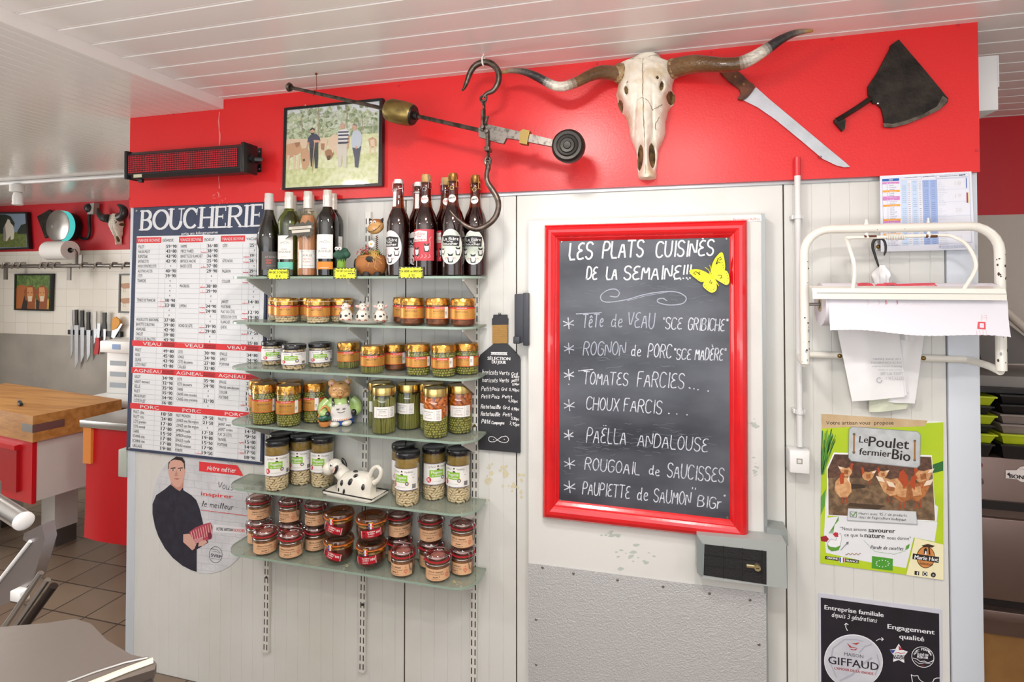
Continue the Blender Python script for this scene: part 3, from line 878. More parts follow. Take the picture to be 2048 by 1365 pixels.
cpoly([(312, 400), (250, 452), (165, 510), (128, 600), (120, 700), (140, 830), (180, 930), (250, 1050), (330, 1150), (430, 1230), (520, 1280), (574, 1294), (575, 1060), (640, 1020), (690, 990), (680, 960), (640, 900), (640, 800), (605, 650), (570, 560), (520, 510), (440, 460), (435, 420)], navy, 2)
cpoly([(318, 360), (312, 402), (370, 450), (405, 470), (437, 430), (440, 370)], skin2, 3)
cpoly([(290, 190), (290, 290), (312, 370), (345, 415), (380, 432), (415, 415), (440, 370), (456, 290), (456, 190), (430, 150), (310, 150)], skin, 4)
cpoly([(284, 240), (288, 170), (308, 132), (370, 118), (430, 128), (455, 165), (458, 245), (450, 240), (446, 190), (420, 160), (350, 150), (310, 165), (296, 200), (292, 245)], hair, 5)
for ex in (338, 412):
 cpoly([(ex - 26, 235), (ex + 22, 228), (ex + 26, 238), (ex - 24, 243)], hair, 5)
 pr.ell(*cP(ex, 255), 3.2, 1.4, WHITE, 5); pr.ell(*cP(ex, 255), 1.5, 1.5, hair, 6)
cpoly([(372, 255), (388, 315), (360, 322), (352, 312)], skin2, 5)
cpoly([(340, 342), (378, 340), (410, 342), (378, 352)], ink('#a4605a'), 5)
pr.stroke([cP(330, 480), cP(340, 700), cP(360, 900)], .5, ink('#15141c'), 3)
cpoly([(440, 905), (500, 900), (560, 930), (575, 1000), (555, 1050), (530, 1068), (480, 1020), (440, 985)], skin, 4)
cpoly([(600, 985), (660, 960), (686, 985), (640, 1020), (590, 1030)], skin, 5)
meat = ink('#b5485a'); meat2 = ink('#e7b8b4'); meatd = ink('#7d2c40')
cpoly([(500, 885), (560, 840), (640, 805), (715, 785), (735, 830), (728, 910), (700, 960), (620, 985), (560, 1000), (540, 960)], meat, 4)
for i in range(9):
 x0 = 520 + i * 24; pr.stroke([cP(x0, 880 - i * 10), cP(x0 + 20, 960 - i * 5)], 1.7, meat2, 5)
pr.ell(*cP(708, 920), 4.5, 7, meatd, 6)
for i in range(5): pr.stroke([cP(545, 962 + i * 9), cP(640, 935 + i * 9)], .9, meat2, 6)
pr.poly([cP(600, 170), cP(983, 208), cP(1045, 315), cP(600, 268)], REDP, 3)
pr.hand('Notre métier', *cP(680, 255), *cP(965, 283), 8.5, 1.25, WHITE, 4, slant=.25)
pr.hand('Vous', *cP(785, 440), *cP(938, 462), 13, .9, BLK, 4, slant=.2)
pr.text('inspirer', *cP(620, 512), *cP(940, 545), 8, REDP, 4, bold=.0006)
pr.hand('le meilleur', *cP(628, 622), *cP(940, 660), 11, .9, BLK, 4, slant=.2)
pr.stroke([cP(620, 660), cP(1120, 722)], 1.0, REDP, 4)
pr.poly([cP(750, 805), cP(1060, 838), cP(1098, 908), cP(738, 885)], ink('#e4e4e8'), 3)
pr.text('VOTRE ARTISAN', *cP(773, 866), *cP(945, 876), 6, BLK, 4, bold=.0002)
pr.text('BOUCHER', *cP(958, 878), *cP(1064, 886), 6, REDP, 4, bold=.0002)
gy = ink('#3c3d42')
pr.stroke([cP(767 + 66 * cos(R(a)), 1112 + 82 * sin(R(a))) for a in range(0, 361, 15)], .8, gy, 4)
pr.text('SVEP', *cP(720, 1128), *cP(826, 1146), 5.6, gy, 4, bold=.0003)
pr.stroke([cP(720, 1050), cP(780, 1062), cP(815, 1095)], .7, gy, 4); pr.stroke([cP(725, 1075), cP(770, 1080), cP(805, 1100)], .5, gy, 4)
pr.stroke([cP(722, 1150), cP(820, 1160)], .5, gy, 4)
pr.build('print', po, smooth=False)
YL = -0.135
plast = M('display_black', '#17171a', .38)
q0, q1, q2, q3 = wy(247, 303, YL), wy(487, 287, YL), wy(491, 341, YL), wy(255, 358, YL)
led = thing('led_display', 'long black scrolling LED display panel on the red fascia at left', 'display', ((q0.x + q1.x) / 2, YL + .03, q3.z))
b = MB()
zt_, zb_ = (q0.z + q1.z) / 2, (q2.z + q3.z) / 2; x0_, x1_ = q3.x - .01, q1.x
tilt = Matrix.Rotation(R(-1.2), 3, 'Y'); cc = Vector(((x0_ + x1_) / 2, YL + .032, (zt_ + zb_) / 2))
pf_ = [(-.008, 0.0), (-.004, .02), (0, 1)]
hw, hh = (x1_ - x0_) / 2, (zt_ - zb_) / 2
sec = [(.0, -hh + .012), (.0, hh - .012), (.016, hh), (.058, hh), (.064, hh - .006), (.064, -hh + .006), (.058, -hh), (.016, -hh)]
vs = []
for sx in (-hw, hw):
 for yy, zz in sec: vs.append(cc + Vector((sx, yy - .032, zz)))
n = len(sec)
b.add(vs, [tuple(reversed(range(n))), tuple(n + i for i in range(n))] + [(i, (i + 1) % n, n + (i + 1) % n, n + i) for i in range(n)], plast)
for sx in (-hw - .004, hw - .008): b.box(cc + Vector((sx + .006, 0, 0)), (.014, .072, hh * 2 + .006), plast, bev=.003)
b.build('housing', led, angle=25)
def led_mat():
 m = bpy.data.materials.new('led_matrix'); m.use_nodes = True; nt = m.node_tree; N = nt.nodes; L = nt.links
 p = N['Principled BSDF']; p.inputs['Roughness'].default_value = .12
 tc = N.new('ShaderNodeTexCoord'); mp = N.new('ShaderNodeMapping'); mp.inputs['Scale'].default_value = (125, 125, 125); L.new(tc.outputs['Object'], mp.inputs[0])
 vo = N.new('ShaderNodeTexVoronoi'); vo.inputs['Randomness'].default_value = 0; vo.inputs['Scale'].default_value = 1; L.new(mp.outputs[0], vo.inputs['Vector'])
 r = N.new('ShaderNodeValToRGB'); r.color_ramp.elements[0].position = .34; r.color_ramp.elements[1].position = .44
 r.color_ramp.elements[0].color = (*lin('#b5182a'), 1); r.color_ramp.elements[1].color = (*lin('#2c070b'), 1)
 L.new(vo.outputs['Distance'], r.inputs['Fac']); L.new(r.outputs['Color'], p.inputs['Base Color'])
 return m
b = MB(); b.box(cc + Vector((-.005, -.0325, 0)), (hw * 1.86, .002, hh * 1.32), led_mat()); b.build('led_screen', led)
b = MB(); st = wy(275, 352, YL - .002); b.box((st.x, YL - .0012, st.z), (.04, .001, .012), ink('#c9c2a8')); b.build('sticker', led)
b = MB(); p = wy(282, 360, YL + .03); b.lathe([(0, -.008), (.010, -.008), (.010, .004), (0, .004)], plast, 16, (p.x, YL + .03, q3.z - .002)); b.build('cable_gland', led)
b = MB(); bp = wy(517, 320, -.021)
b.span(bp.x - .009, bp.x + .013, -.025, -.0205, wy(517, 345, -.021).z, wy(517, 297, -.021).z, plast)
b.tube([(x1_, YL + .035, cc.z), (x1_ + .03, YL + .05, cc.z), (bp.x, -.025, cc.z)], .009, plast, 8)
for u, v in ((519, 304), (519, 338)):
 p = wy(u, v, -.025); b.ball((p.x, -.026, p.z), (.0035, .002, .0035), scr, 10, 6)
b.build('bracket', led)
b = MB(); b.lathe([(0, -.008), (.014, -.008), (.014, .008), (0, .008)], plast, 16, (x1_ + .008, YL + .032, cc.z), Matrix.Rotation(R(90), 3, 'Y')); b.lathe([(0, -.006), (.011, -.006), (.011, .006), (0, .006)], plast, 16, (x0_ - .009, YL + .032, cc.z), Matrix.Rotation(R(90), 3, 'Y')); b.build('swivel_knob', led)
# FASCIA: framed photograph, steelyard, skull, knife, cleaver
cF = crop(560, 190, 220 / 1581)
YF = -0.040
fo = [(59.5, 186), (1470, 42), (1462, 1306), (30, 1365)]
fi = [(90, 215), (1430, 80), (1410, 1268), (62, 1338)]
fw = [wy(*cF(*p), YF) for p in fo]; fwi = [wy(*cF(*p), YF) for p in fi]
fr_t = thing('framed_photograph', 'black framed farm photograph of three men and cows hung above the wine bottles', 'picture', (sum(p.x for p in fw) / 4, -.03, fw[3].z))
b = MB(); bf = M('frame_black', '#141416', .3)
for i in range(4):
 j = (i + 1) % 4
 b.prism([(fw[i].x, fw[i].z), (fw[j].x, fw[j].z), (fwi[j].x, fwi[j].z), (fwi[i].x, fwi[i].z)], YF, -.0205, bf)
b.build('frame', fr_t)
def farm(pr, cF):
 leaf = [M('photo_leaf%d' % i, c, .5, col2=c2, vscale=90, ramp=(.42, .58)) for i, (c, c2) in enumerate([('#9aa986', '#d6decf'), ('#86996f', '#c4d1b0'), ('#b0c08f', '#e0e6d2'), ('#748866', '#b4c2a0')])]  # print tones paled, a reflected veil put into the colour
 sky = ink('#dfe5ea'); grass = M('photo_grass', '#d3db9f', .5, col2='#ecefcf', vscale=60, ramp=(.35, .65)); grass2 = M('photo_grass2', '#bfca84', .5, col2='#e0e5b4', vscale=60, ramp=(.35, .65))
 def P(pts, m, L): pr.poly([cF(*p) for p in pts], m, L)
 P(fi, sky, 1)
 P([(86, 620), (1418, 545), (1410, 1268), (62, 1338)], grass, 2)
 P([(90, 330), (300, 250), (620, 270), (760, 330), (840, 230), (1100, 210), (1300, 260), (1420, 230), (1418, 545), (86, 620)], M('photo_haze_leaf', '#b4c3a0', .5, col2='#d4decb', vscale=70, ramp=(.4, .6)), 2.6)
 random.seed(3)
 for i in range(150):
  x = random.uniform(110, 1390); y = random.uniform(150, 560) ; r_ = random.uniform(28, 62)
  if y - r_ < 215 - (x - 90) * .1 + 4: r_ = max(10, y - (215 - (x - 90) * .1) - 5)
  if x - r_ < 92: r_ = x - 92
  if x + r_ > 1415: r_ = 1415 - x
  if r_ < 8: continue
  pr.poly([cF(x + r_ * cos(a) * random.uniform(.6, 1.1), y + r_ * sin(a) * random.uniform(.6, 1.1)) for a in [k * .63 for k in range(10)]], leaf[random.randrange(4)], 3 + i * .012)
 P([(100, 500), (260, 480), (400, 520), (700, 470), (900, 500), (1100, 480), (1416, 430), (1416, 550), (1200, 560), (820, 600), (400, 630), (96, 640)], leaf[1], 5)
 for x, t, y0, y1 in [(318, 14, 300, 615), (560, 17, 180, 590), (965, 18, 120, 470), (1185, 10, 300, 555), (614, 8, 470, 600)]:
  pr.stroke([cF(x, y0), cF(x + 4, (y0 + y1) / 2), cF(x, y1)], t * .139, ink('#a79a86'), 6)
 P([(70, 1090), (450, 1030), (800, 1060), (600, 1300), (64, 1330)], grass2, 3); P([(800, 900), (1405, 820), (1405, 960), (900, 1000)], grass2, 3)
 cow = ink('#cfa27c'); cow2 = ink('#e6cdb0'); cowd = ink('#a97a55'); dk = ink('#5b3f33')
 P([(80, 640), (250, 632), (400, 640), (420, 700), (300, 780), (85, 760)], cow2, 7)
 P([(82, 720), (200, 690), (290, 690), (310, 740), (320, 820), (240, 870), (90, 930)], cow, 8)
 P([(215, 690), (300, 680), (280, 740), (240, 760)], cowd, 9)
 P([(300, 780), (400, 760), (440, 880), (420, 1010), (370, 1080), (330, 1070), (310, 950)], cow, 9); P([(330, 930), (365, 920), (370, 950), (340, 960)], dk, 10)
 for x in (110, 200, 260): P([(x, 870), (x + 34, 870), (x + 20, 1085), (x - 5, 1085)], cow2, 8)
 P([(570, 640), (640, 605), (690, 660), (670, 780), (600, 800), (560, 720)], cow2, 8); P([(590, 700), (650, 700), (640, 790), (600, 790)], cowd, 9)
 for x in (575, 640): P([(x, 790), (x + 20, 790), (x + 15, 870), (x, 870)], cow2, 8)
 P([(700, 640), (760, 572), (850, 580), (860, 720), (830, 900), (790, 800), (720, 790), (690, 720)], cow2, 8)
 P([(650, 810), (700, 780), (770, 800), (780, 850), (740, 920), (690, 942), (660, 870)], cowd, 9); P([(680, 880), (740, 870), (720, 935), (688, 942)], dk, 10)
 P([(610, 800), (660, 795), (660, 815), (620, 815)], cow2, 10); P([(745, 795), (775, 800), (772, 835), (755, 830)], cow2, 10)
 P([(1275, 640), (1330, 605), (1390, 640), (1395, 730), (1340, 760), (1290, 740)], cow, 8); P([(1300, 650), (1360, 640), (1370, 740), (1310, 740)], cow2, 9)
 for x in (1290, 1360): P([(x, 740), (x + 26, 740), (x + 16, 865), (x, 865)], cow2, 8)
 sk = ink('#d7a78c'); nv = ink('#363b56'); tr = ink('#2c2e36')
 P([(430, 740), (555, 740), (556, 900), (545, 1060), (510, 1060), (500, 880), (480, 1040), (450, 1030), (440, 880)], tr, 11)
 P([(440, 585), (480, 560), (540, 570), (575, 610), (588, 660), (560, 690), (552, 770), (430, 770), (430, 680), (402, 690), (410, 620)], nv, 12)
 P([(405, 685), (430, 690), (390, 790), (340, 840), (335, 825), (370, 780)], sk, 12); P([(490, 650), (580, 655), (585, 685), (500, 690)], sk, 13)
 pr.ell(*cF(475, 520), 4.6, 6.6, sk, 13); P([(440, 500), (475, 472), (508, 500), (505, 520), (480, 495), (446, 520)], tr, 14); P([(450, 545), (475, 552), (500, 545), (490, 578), (462, 578)], tr, 14)
 pr.stroke([cF(508, 690), cF(490, 880), cF(468, 1110)], 1.7, ink('#c9ab80'), 15)
 P([(820, 700), (970, 690), (965, 900), (965, 1045), (920, 1045), (900, 860), (880, 1040), (845, 1040), (830, 850)], ink('#d9d3c6'), 11)
 P([(845, 520), (890, 500), (960, 490), (1005, 530), (1012, 580), (985, 590), (972, 700), (845, 700), (850, 600), (832, 580)], ink('#e6e6e6'), 12)
 for y in (530, 575, 630, 680): P([(842, y), (1000, y - 6), (990, y + 16), (846, y + 22)], nv, 13)
 P([(985, 590), (1005, 590), (1000, 700), (985, 780), (965, 780), (970, 700)], sk, 12); pr.ell(*cF(905, 450), 4.6, 7.2, sk, 13); P([(872, 430), (905, 390), (936, 425), (930, 440), (905, 415), (876, 448)], ink('#b9b4ad'), 14)
 pr.stroke([cF(845, 705), cF(970, 697)], 1.6, ink('#3b342d'), 14)
 P([(1045, 760), (1175, 740), (1150, 880), (1130, 1050), (1085, 1040), (1075, 900)], ink('#4c5266'), 11)
 P([(1050, 540), (1090, 505), (1150, 520), (1185, 580), (1180, 700), (1140, 770), (1040, 760), (1038, 640)], ink('#c5d0dd'), 12)
 pr.ell(*cF(1078, 465), 4.4, 7.0, sk, 13); P([(1046, 440), (1080, 412), (1112, 440), (1110, 470), (1100, 445), (1060, 440)], ink('#8a7f78'), 14)
 P([(1095, 735), (1125, 745), (1110, 780), (1090, 770)], sk, 13)
pr = Print(-.033); farm(pr, cF); pr.build('print', fr_t, smooth=False)
random.seed(11)
b = MB(); b.prism([(p.x, p.z) for p in fwi], -.0382, -.0372, glass('picture_glass', '#ffffff', .045, .04)); b.build('glass', fr_t)
# ---- steelyard balance hung from the ceiling
YS = -0.165
iron = M('wrought_iron', '#6b6058', .4, .85, col2='#453d36', vscale=60, bump=.12, bscale=120)
irond = M('cast_iron_dark', '#35322f', .42, .75, bump=.12, bscale=160)
irong = M('ground_iron', '#77706a', .42, .85, col2='#4b4540', vscale=90, ramp=(.5, .7), bump=.08, bscale=160)
brs = M('old_brass', '#94804c', .40, .9, col2='#665534', vscale=30, ramp=(.45, .75))
cS = crop(540, 110, 660 / 2048)
def sp(a, c, y=YS): return wy(*cS(a, c), y)
sy_ = thing('steelyard_balance', 'antique iron steelyard balance with brass poise and two hooks on the red fascia', 'scale', sp(1340, 470))
e0, e1 = sp(120, 200), sp(1330, 475)
b = MB(); b.tube([e0, e1], [.0062, .0075], iron, 6); ax = (e1 - e0).normalized()
ro = Vector((0, 0, 1)).rotation_difference(ax).to_matrix()
b.lathe([(0, -.006), (.013, -.005), (.016, 0), (.013, .006), (.0, .007)], iron, 18, e0, ro)
b.build('beam', sy_)
b = MB(); pc = sp(812, 358)
b.lathe([(0, -.052), (.024, -.052), (.031, -.05), (.037, -.038), (.0385, -.01), (.0385, .015), (.036, .038), (.033, .044), (.026, .046), (0, .046)], brs, 32, pc, ro)
b.build('brass_poise', sy_)
b = MB(); b.lathe([(0, .046), (.033, .0445), (.030, .049), (.013, .050), (.013, .062), (.0, .062)], irond, 24, pc, ro); b.build('poise_plug', sy_)
pl_ = [(1296, 460), (1340, 430), (1380, 440), (1560, 480), (1765, 530), (1755, 572), (1500, 522), (1470, 520), (1452, 553), (1420, 548), (1300, 512)]
b = MB(); b.prism([(sp(*p).x, sp(*p).z) for p in pl_], YS - .007, YS + .007, irong); b.build('fulcrum_plate', sy_)
b = MB(); q = [(1560, 478), (1575, 468), (1618, 476), (1600, 562), (1552, 552)]
b.prism([(sp(*p).x, sp(*p).z) for p in q], YS - .013, YS + .012, M('collar_brass', '#857040', .5, .8)); b.build('brass_collar', sy_)
wc = sp(1853, 568, YS - .012)
b = MB(); rp = [(0, .030), (.010, .029), (.012, .026), (.020, .027), (.023, .024), (.029, .026), (.033, .023), (.041, .024), (.047, .018), (.0495, .006), (.049, -.012), (.044, -.022), (.03, -.026), (0, -.026)]
b.lathe(rp, irond, 40, wc, Matrix.Rotation(R(90), 3, 'X') @ Matrix.Rotation(R(4), 3, 'X')); b.build('counterweight', sy_)
b = MB()
def strap(pts, w_, yy=YS, th=.010):
 pp = [sp(*p, yy) for p in pts]; b.tube(pp, w_, iron, 6)
strap([(1320, 340), (1318, 470)], .0058, YS - .014); strap([(1328, 340), (1326, 440)], .0058, YS + .014)
strap([(1350, 380), (1338, 430)], .005, YS - .016)
for a, c in ((1318, 447), (1343, 473)):
 p = sp(a, c, YS - .018); b.lathe([(0, .006), (.006, .005), (.0075, 0), (.0075, -.03), (0, -.03)], iron, 14, p, Matrix.Rotation(R(90), 3, 'X'))
b.build('upper_shackle', sy_)
def link(c, rw, rh, yrot, r_=.0032):
 pts = []
 for i in range(20):
  a = 2 * pi * i / 20; x, z = rw * cos(a), rh * sin(a)
  pts.append(Vector(c) + Vector((x * cos(yrot), x * sin(yrot), z)))
 b.tube(pts, r_, iron, 6, closed=True)
b = MB(); link(sp(1325, 278), .0075, .013, .3); link(sp(1328, 318), .007, .012, 1.6); b.build('upper_chain', sy_)
hk = [(1190, 222), (1205, 205), (1222, 165), (1240, 115), (1268, 72), (1305, 50), (1345, 45), (1385, 62), (1415, 100), (1420, 150), (1405, 195), (1380, 225), (1345, 240), (1325, 262)]
b = MB(); b.tube(cat_rom([sp(*p) for p in hk], 5), [.0022, .005, .0075, .0088, .0095, .0098, .0098, .0098, .0095, .009, .0085, .0075, .0065, .005], iron, 10); link(sp(1325, 270), .009, .009, 0, .0045); b.build('top_hook', sy_)
b = MB(); strap([(1350, 470), (1352, 590)], .0058, YS - .012); strap([(1358, 530), (1356, 590)], .0058, YS + .012); b.box(sp(1354, 588), (.016, .034, .014), iron, bev=.002); b.build('lower_shackle', sy_)
b = MB(); link(sp(1354, 625), .0065, .012, 1.5); link(sp(1352, 658), .0085, .012, .1, .0038); b.build('lower_chain', sy_)
hk = [(1352, 670), (1354, 700), (1345, 740), (1350, 790), (1382, 840), (1410, 890), (1418, 940), (1405, 995), (1370, 1040), (1320, 1072), (1280, 1082), (1240, 1072), (1195, 1045), (1150, 1005), (1115, 965)]
b = MB(); pp = [sp(p[0], p[1], YS - .0 - .00012 * max(0, 1418 - p[0]) * (1 if i > 6 else 0)) for i, p in enumerate(hk)]
b.tube(cat_rom(pp, 5), [.006, .0085, .0075, .0085, .009, .0092, .0092, .0092, .009, .009, .0088, .008, .0065, .0045, .002], iron, 10); link(sp(1352, 672), .0075, .0075, 0, .0042); b.build('bottom_hook', sy_)
b = MB(); p = sp(1325, 45); link((p.x, p.y, p.z + .004), .0105, .015, 1.45, .0026); b.tube([(p.x, p.y, p.z + .016), (p.x, p.y, CEIL)], .002, M('tie_white', '#e8e6e0', .6), 6)
b.mats[0] = MATS['tie_white']; b.build('plastic_tie', sy_)
b = MB(); cop = M('copper_wire', '#8a4b33', .4, .8); p = sp(270, 238); pc_ = wz(*cS(297, 155), CEIL)
b.tube([sp(268, 255, YS - .012), sp(272, 222, YS - .006), sp(290, 215), Vector((p.x + .010, YS, CEIL))], .0011, cop, 6)
b.lathe([(0, 0), (.004, 0), (.004, -.006), (0, -.006)], cop, 10, (p.x + .010, YS, CEIL)); b.build('copper_wire', sy_)
# ---- longhorn skull
cK = crop(980, 40, 660 / 2048)
YK = -0.022
def kp(a, c, y=YK): return wy(*cK(a, c), y)
bone = M('bone', '#e6dfd0', .5, col2='#c3ab7e', vscale=11, ramp=(.50, .74), bump=.4, bscale=60, detail=7)
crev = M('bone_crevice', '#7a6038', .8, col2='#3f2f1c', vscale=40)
horn_base = '#8a6743'
rows = [(244, 905, 1062), (262, 872, 1075), (285, 800, 1140), (320, 790, 1150), (360, 792, 1148), (400, 797, 1132), (440, 790, 1130), (470, 783, 1147), (500, 790, 1148), (525, 795, 1140), (548, 800, 1118), (575, 815, 1104), (600, 838, 1100), (640, 856, 1090), (700, 866, 1090), (740, 872, 1080), (780, 890, 1060), (810, 902, 1044), (850, 912, 1044), (900, 914, 1038), (940, 918, 1032), (965, 918, 1034), (985, 922, 1032), (994, 940, 1005)]
def rowat(y):
 for (a, l0, r0), (c, l1, r1) in zip(rows, rows[1:]):
  if a <= y <= c:
   t = (y - a) / (c - a); return l0 + (l1 - l0) * t, r0 + (r1 - r0) * t
 return rows[-1][1:]
NR, NC = 180, 100
def gs(x, y, cx, cy, sx, sy, rot=0):
 dx, dy = x - cx, y - cy; c_, s_ = cos(rot), sin(rot)
 return exp(-(((dx * c_ + dy * s_) / sx) ** 2 + ((-dx * s_ + dy * c_) / sy) ** 2))
HOLES = [(810, 545, 20, 36, -.3, .035), (1122, 497, 27, 42, .35, .042), (853, 478, 9, 30, -.15, .012), (1064, 455, 12, 32, .12, .012), (934, 868, 20, 78, .06, .032), (1006, 858, 21, 76, -.05, .032), (1040, 408, 8, 9, 0, .006), (858, 428, 5, 5, 0, .006)]
vs = []; fs = []; fm = []
for i in range(NR + 1):
 y = 244 + (994 - 244) * i / NR; l, r_ = rowat(y); mid = (l + r_) / 2; cxl = 953 + (y - 290) * .018
 for j in range(NC + 1):
  s_ = -1 + 2 * j / NC; x = mid + (r_ - l) / 2 * s_
  t = (y - 244) / 750
  prof_d = .055 + .03 * sin(min(1, t * 1.6) * pi) + (.012 if .3 < t < .75 else 0) * sin((t - .3) / .45 * pi)
  d = prof_d * (max(0, 1 - abs(s_) ** 2.6)) ** .55
  d += .020 * gs(x, y, cxl, 700, 42, 170) - .004 * gs(x, y, cxl, 500, 4, 330)      # nasal ridge, suture
  d += .010 * (gs(x, y, 815, 500, 30, 40) + gs(x, y, 1120, 470, 34, 40))           # brow bones
  d -= .006 * (gs(x, y, 905, 640, 8, 120, .08) + gs(x, y, 1012, 640, 8, 120, -.02))
  d += .003 * noise.noise(Vector((x * .03, y * .03, 0))) + .004 * noise.noise(Vector((x * .012, y * .009, 3)))
  dark = False
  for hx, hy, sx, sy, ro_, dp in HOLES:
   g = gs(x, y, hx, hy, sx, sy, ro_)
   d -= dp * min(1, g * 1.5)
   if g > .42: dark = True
  d = max(.002 if abs(s_) < 1 else 0, d)
  p = kp(x, y); vs.append((p.x, YK - d, p.z)); fm.append(dark)
bb = MB(); bb.mi(bone); bb.mi(crev); o_ = 0; W_ = NC + 1
f1 = []; f2 = []
for i in range(NR):
 for j in range(NC):
  q = (i * W_ + j, (i + 1) * W_ + j, (i + 1) * W_ + j + 1, i * W_ + j + 1)
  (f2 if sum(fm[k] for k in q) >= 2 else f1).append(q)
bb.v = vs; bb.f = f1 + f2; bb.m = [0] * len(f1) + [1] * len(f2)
ring = [j for j in range(W_)] + [i * W_ + NC for i in range(1, NR + 1)] + [NR * W_ + j for j in range(NC - 1, -1, -1)] + [i * W_ for i in range(NR - 1, 0, -1)]
k0_ = len(bb.v); bb.v = list(bb.v) + [(vs[i][0], -.0205, vs[i][2]) for i in ring]
for a in range(len(ring)):
 c_ = (a + 1) % len(ring); bb.f.append((ring[a], ring[c_], k0_ + c_, k0_ + a)); bb.m.append(0)
sk_t = thing('longhorn_skull', 'large longhorn cattle skull with spread horns on the red fascia above the menu board', 'skull', kp(970, 990))
sko = bb.build('skull', sk_t, angle=60)
pr = Print(0)
def mix(a, b_, t):
 a, b_ = lin(a), lin(b_); return tuple(x + (y - x) * t for x, y in zip(a, b_))
def horn(pts, rad, ring_cols, nm):
 P = cat_rom(pts, 7); rr = lerp_list(rad, len(P))
 rr = [r0 * (1 + .03 * noise.noise(Vector((i * .7, 0, 0)))) for i, r0 in enumerate(rr)]
 mats = []
 for i in range(40):
  t = i / 39 * (len(ring_cols) - 1); k = min(int(t), len(ring_cols) - 2)
  mats.append(M('horn_band_%s_%d' % (nm, i), mix(ring_cols[k], ring_cols[k + 1], t - k), .3, coat=.35, var=.35, vscale=55, bump=.5, bscale=70, stretch=(1, 3, 3)))
 b = MB(); b.tube(P, rr, mats[0], 14, mats=mats)
 return b.build('horn', sk_t, angle=80)
hl = [(810, 335, -.06), (760, 330, -.075), (690, 325, -.10), (620, 345, -.12), (540, 385, -.14), (460, 412, -.15), (400, 408, -.155), (340, 380, -.16), (280, 348, -.16), (210, 322, -.16), (130, 315, -.155), (48, 335, -.15)]
horn([kp(*p) for p in hl], [.023, .0225, .0205, .0175, .0155, .0148, .0145, .0135, .0125, .0105, .008, .0025], ['#75563a', '#7a5a38', '#634526', '#5e4122', '#71522f', '#d9d2c4', '#d9d2c4', '#3a3433', '#1e1c1e', '#4a4440', '#8d7f6e', '#c08a1e'], 'l')
hr = [(1130, 300, -.06), (1180, 290, -.075), (1260, 275, -.10), (1350, 275, -.12), (1450, 280, -.14), (1540, 272, -.15), (1610, 245, -.155), (1680, 205, -.16), (1740, 165, -.16), (1800, 125, -.16), (1870, 90, -.155), (1940, 72, -.15), (2003, 68, -.145)]
horn([kp(*p) for p in hr], [.026, .0285, .0265, .0225, .0200, .019, .0178, .0165, .0150, .0125, .010, .0075, .003], ['#75563a', '#785937', '#7a5a38', '#634526', '#5a3d1e', '#5e4122', '#d9d2c4', '#d5cdbf', '#2a2628', '#1e1c1e', '#4a4440', '#8d7f6e', '#c08a1e'], 'r')
for (x, y) in ((800, 330), (1142, 300)):
 b = MB(); p = kp(x, y, -.06)
 b.lathe([(.020, -.016), (.0285, -.010), (.0300, 0), (.0265, .012), (.02, .015)], M('horn_burr', '#b49a74', .8, col2='#8a6a45', vscale=60, bump=1, bscale=160), 24, p, Matrix.Rotation(R(-78 if x < 900 else 78), 3, 'Y') @ Matrix.Rotation(0.15, 3, 'X'), wob=lambda a, z: 1 + .07 * sin(a * 7 + z * 300)); b.build('horn_burr', sk_t)
suture = ink('#6b5636')
pr = MB()
for line in ([(953, 292), (950, 360), (953, 430), (950, 500), (955, 545)], [(915, 560), (935, 546), (955, 545), (985, 560), (1010, 610), (1040, 590), (1075, 560)], [(955, 545), (957, 640), (962, 760), (966, 830)], [(870, 285), (930, 285), (953, 292), (1000, 270), (1050, 250)], [(1050, 640), (1025, 690), (1030, 720)], [(968, 920), (968, 985)]):
 pts = []
 for a, c in zip(line, line[1:]):
  for k in range(6):
   t = k / 6; x, y = a[0] + (c[0] - a[0]) * t + random.uniform(-2, 2), a[1] + (c[1] - a[1]) * t
   i = int(min(max((y - 244) / 750 * NR, 0), NR)); l, r_ = rowat(y); j = int(min(max((((x - (l + r_) / 2) / ((r_ - l) / 2)) + 1) / 2 * NC, 0), NC))
   q = vs[i * W_ + j]; p = kp(x, y); pts.append((p.x, q[1] + .0002, p.z))
 pr.tube(pts, .0009, suture, 5)
pr.build('suture_lines', sk_t)
# ---- butcher's knife on the fascia
YN = -.026
kn = thing('butcher_knife', 'large butcher knife with wooden handle pinned slanting beside the skull', 'knife', wy(1590, 240, YN))
bl_m = M('knife_blade', '#c9ccd2', .3, .75, var=.12, vscale=20, bump=.04, bscale=200)
wd = M('handle_wood', '#6b3a20', .45, col2='#3f2012', vscale=30, stretch=(1, 1, 1), bump=.15, bscale=90)
def kpix(pts, y=YN): return [(wy(*cK(*p), y).x, wy(*cK(*p), y).z) for p in pts]
b = MB(); q = [wy(u, v, YN) for u, v in [(1485, 200), (1512, 175), (1540, 200), (1600, 250), (1650, 292), (1690, 325), (1700, 334), (1688, 335), (1672, 331), (1645, 318), (1600, 280), (1550, 239), (1515, 215)]]
b.prism([(p.x, p.z) for p in q], YN - .0015, YN + .0015, bl_m); b.build('blade', kn)
b = MB(); hd = cat_rom([(p[0], 0, p[1]) for p in kpix([(1425, 325), (1520, 322), (1560, 345), (1600, 385), (1640, 420), (1600, 480), (1565, 500), (1537, 492), (1552, 465), (1545, 435), (1500, 400), (1460, 365), (1425, 325)])], 4)
b.prism([(p.x, p.z) for p in hd[:-1]], YN - .010, YN + .004, wd); b.build('handle', kn)
for (x, y) in ((1522, 352), (1575, 398)):
 b = MB(); p = kp(x, y, YN - .010); b.lathe([(0, .001), (.0035, .0008), (.0035, 0)], brs, 12, p, Matrix.Rotation(R(90), 3, 'X')); b.build('rivet', kn)
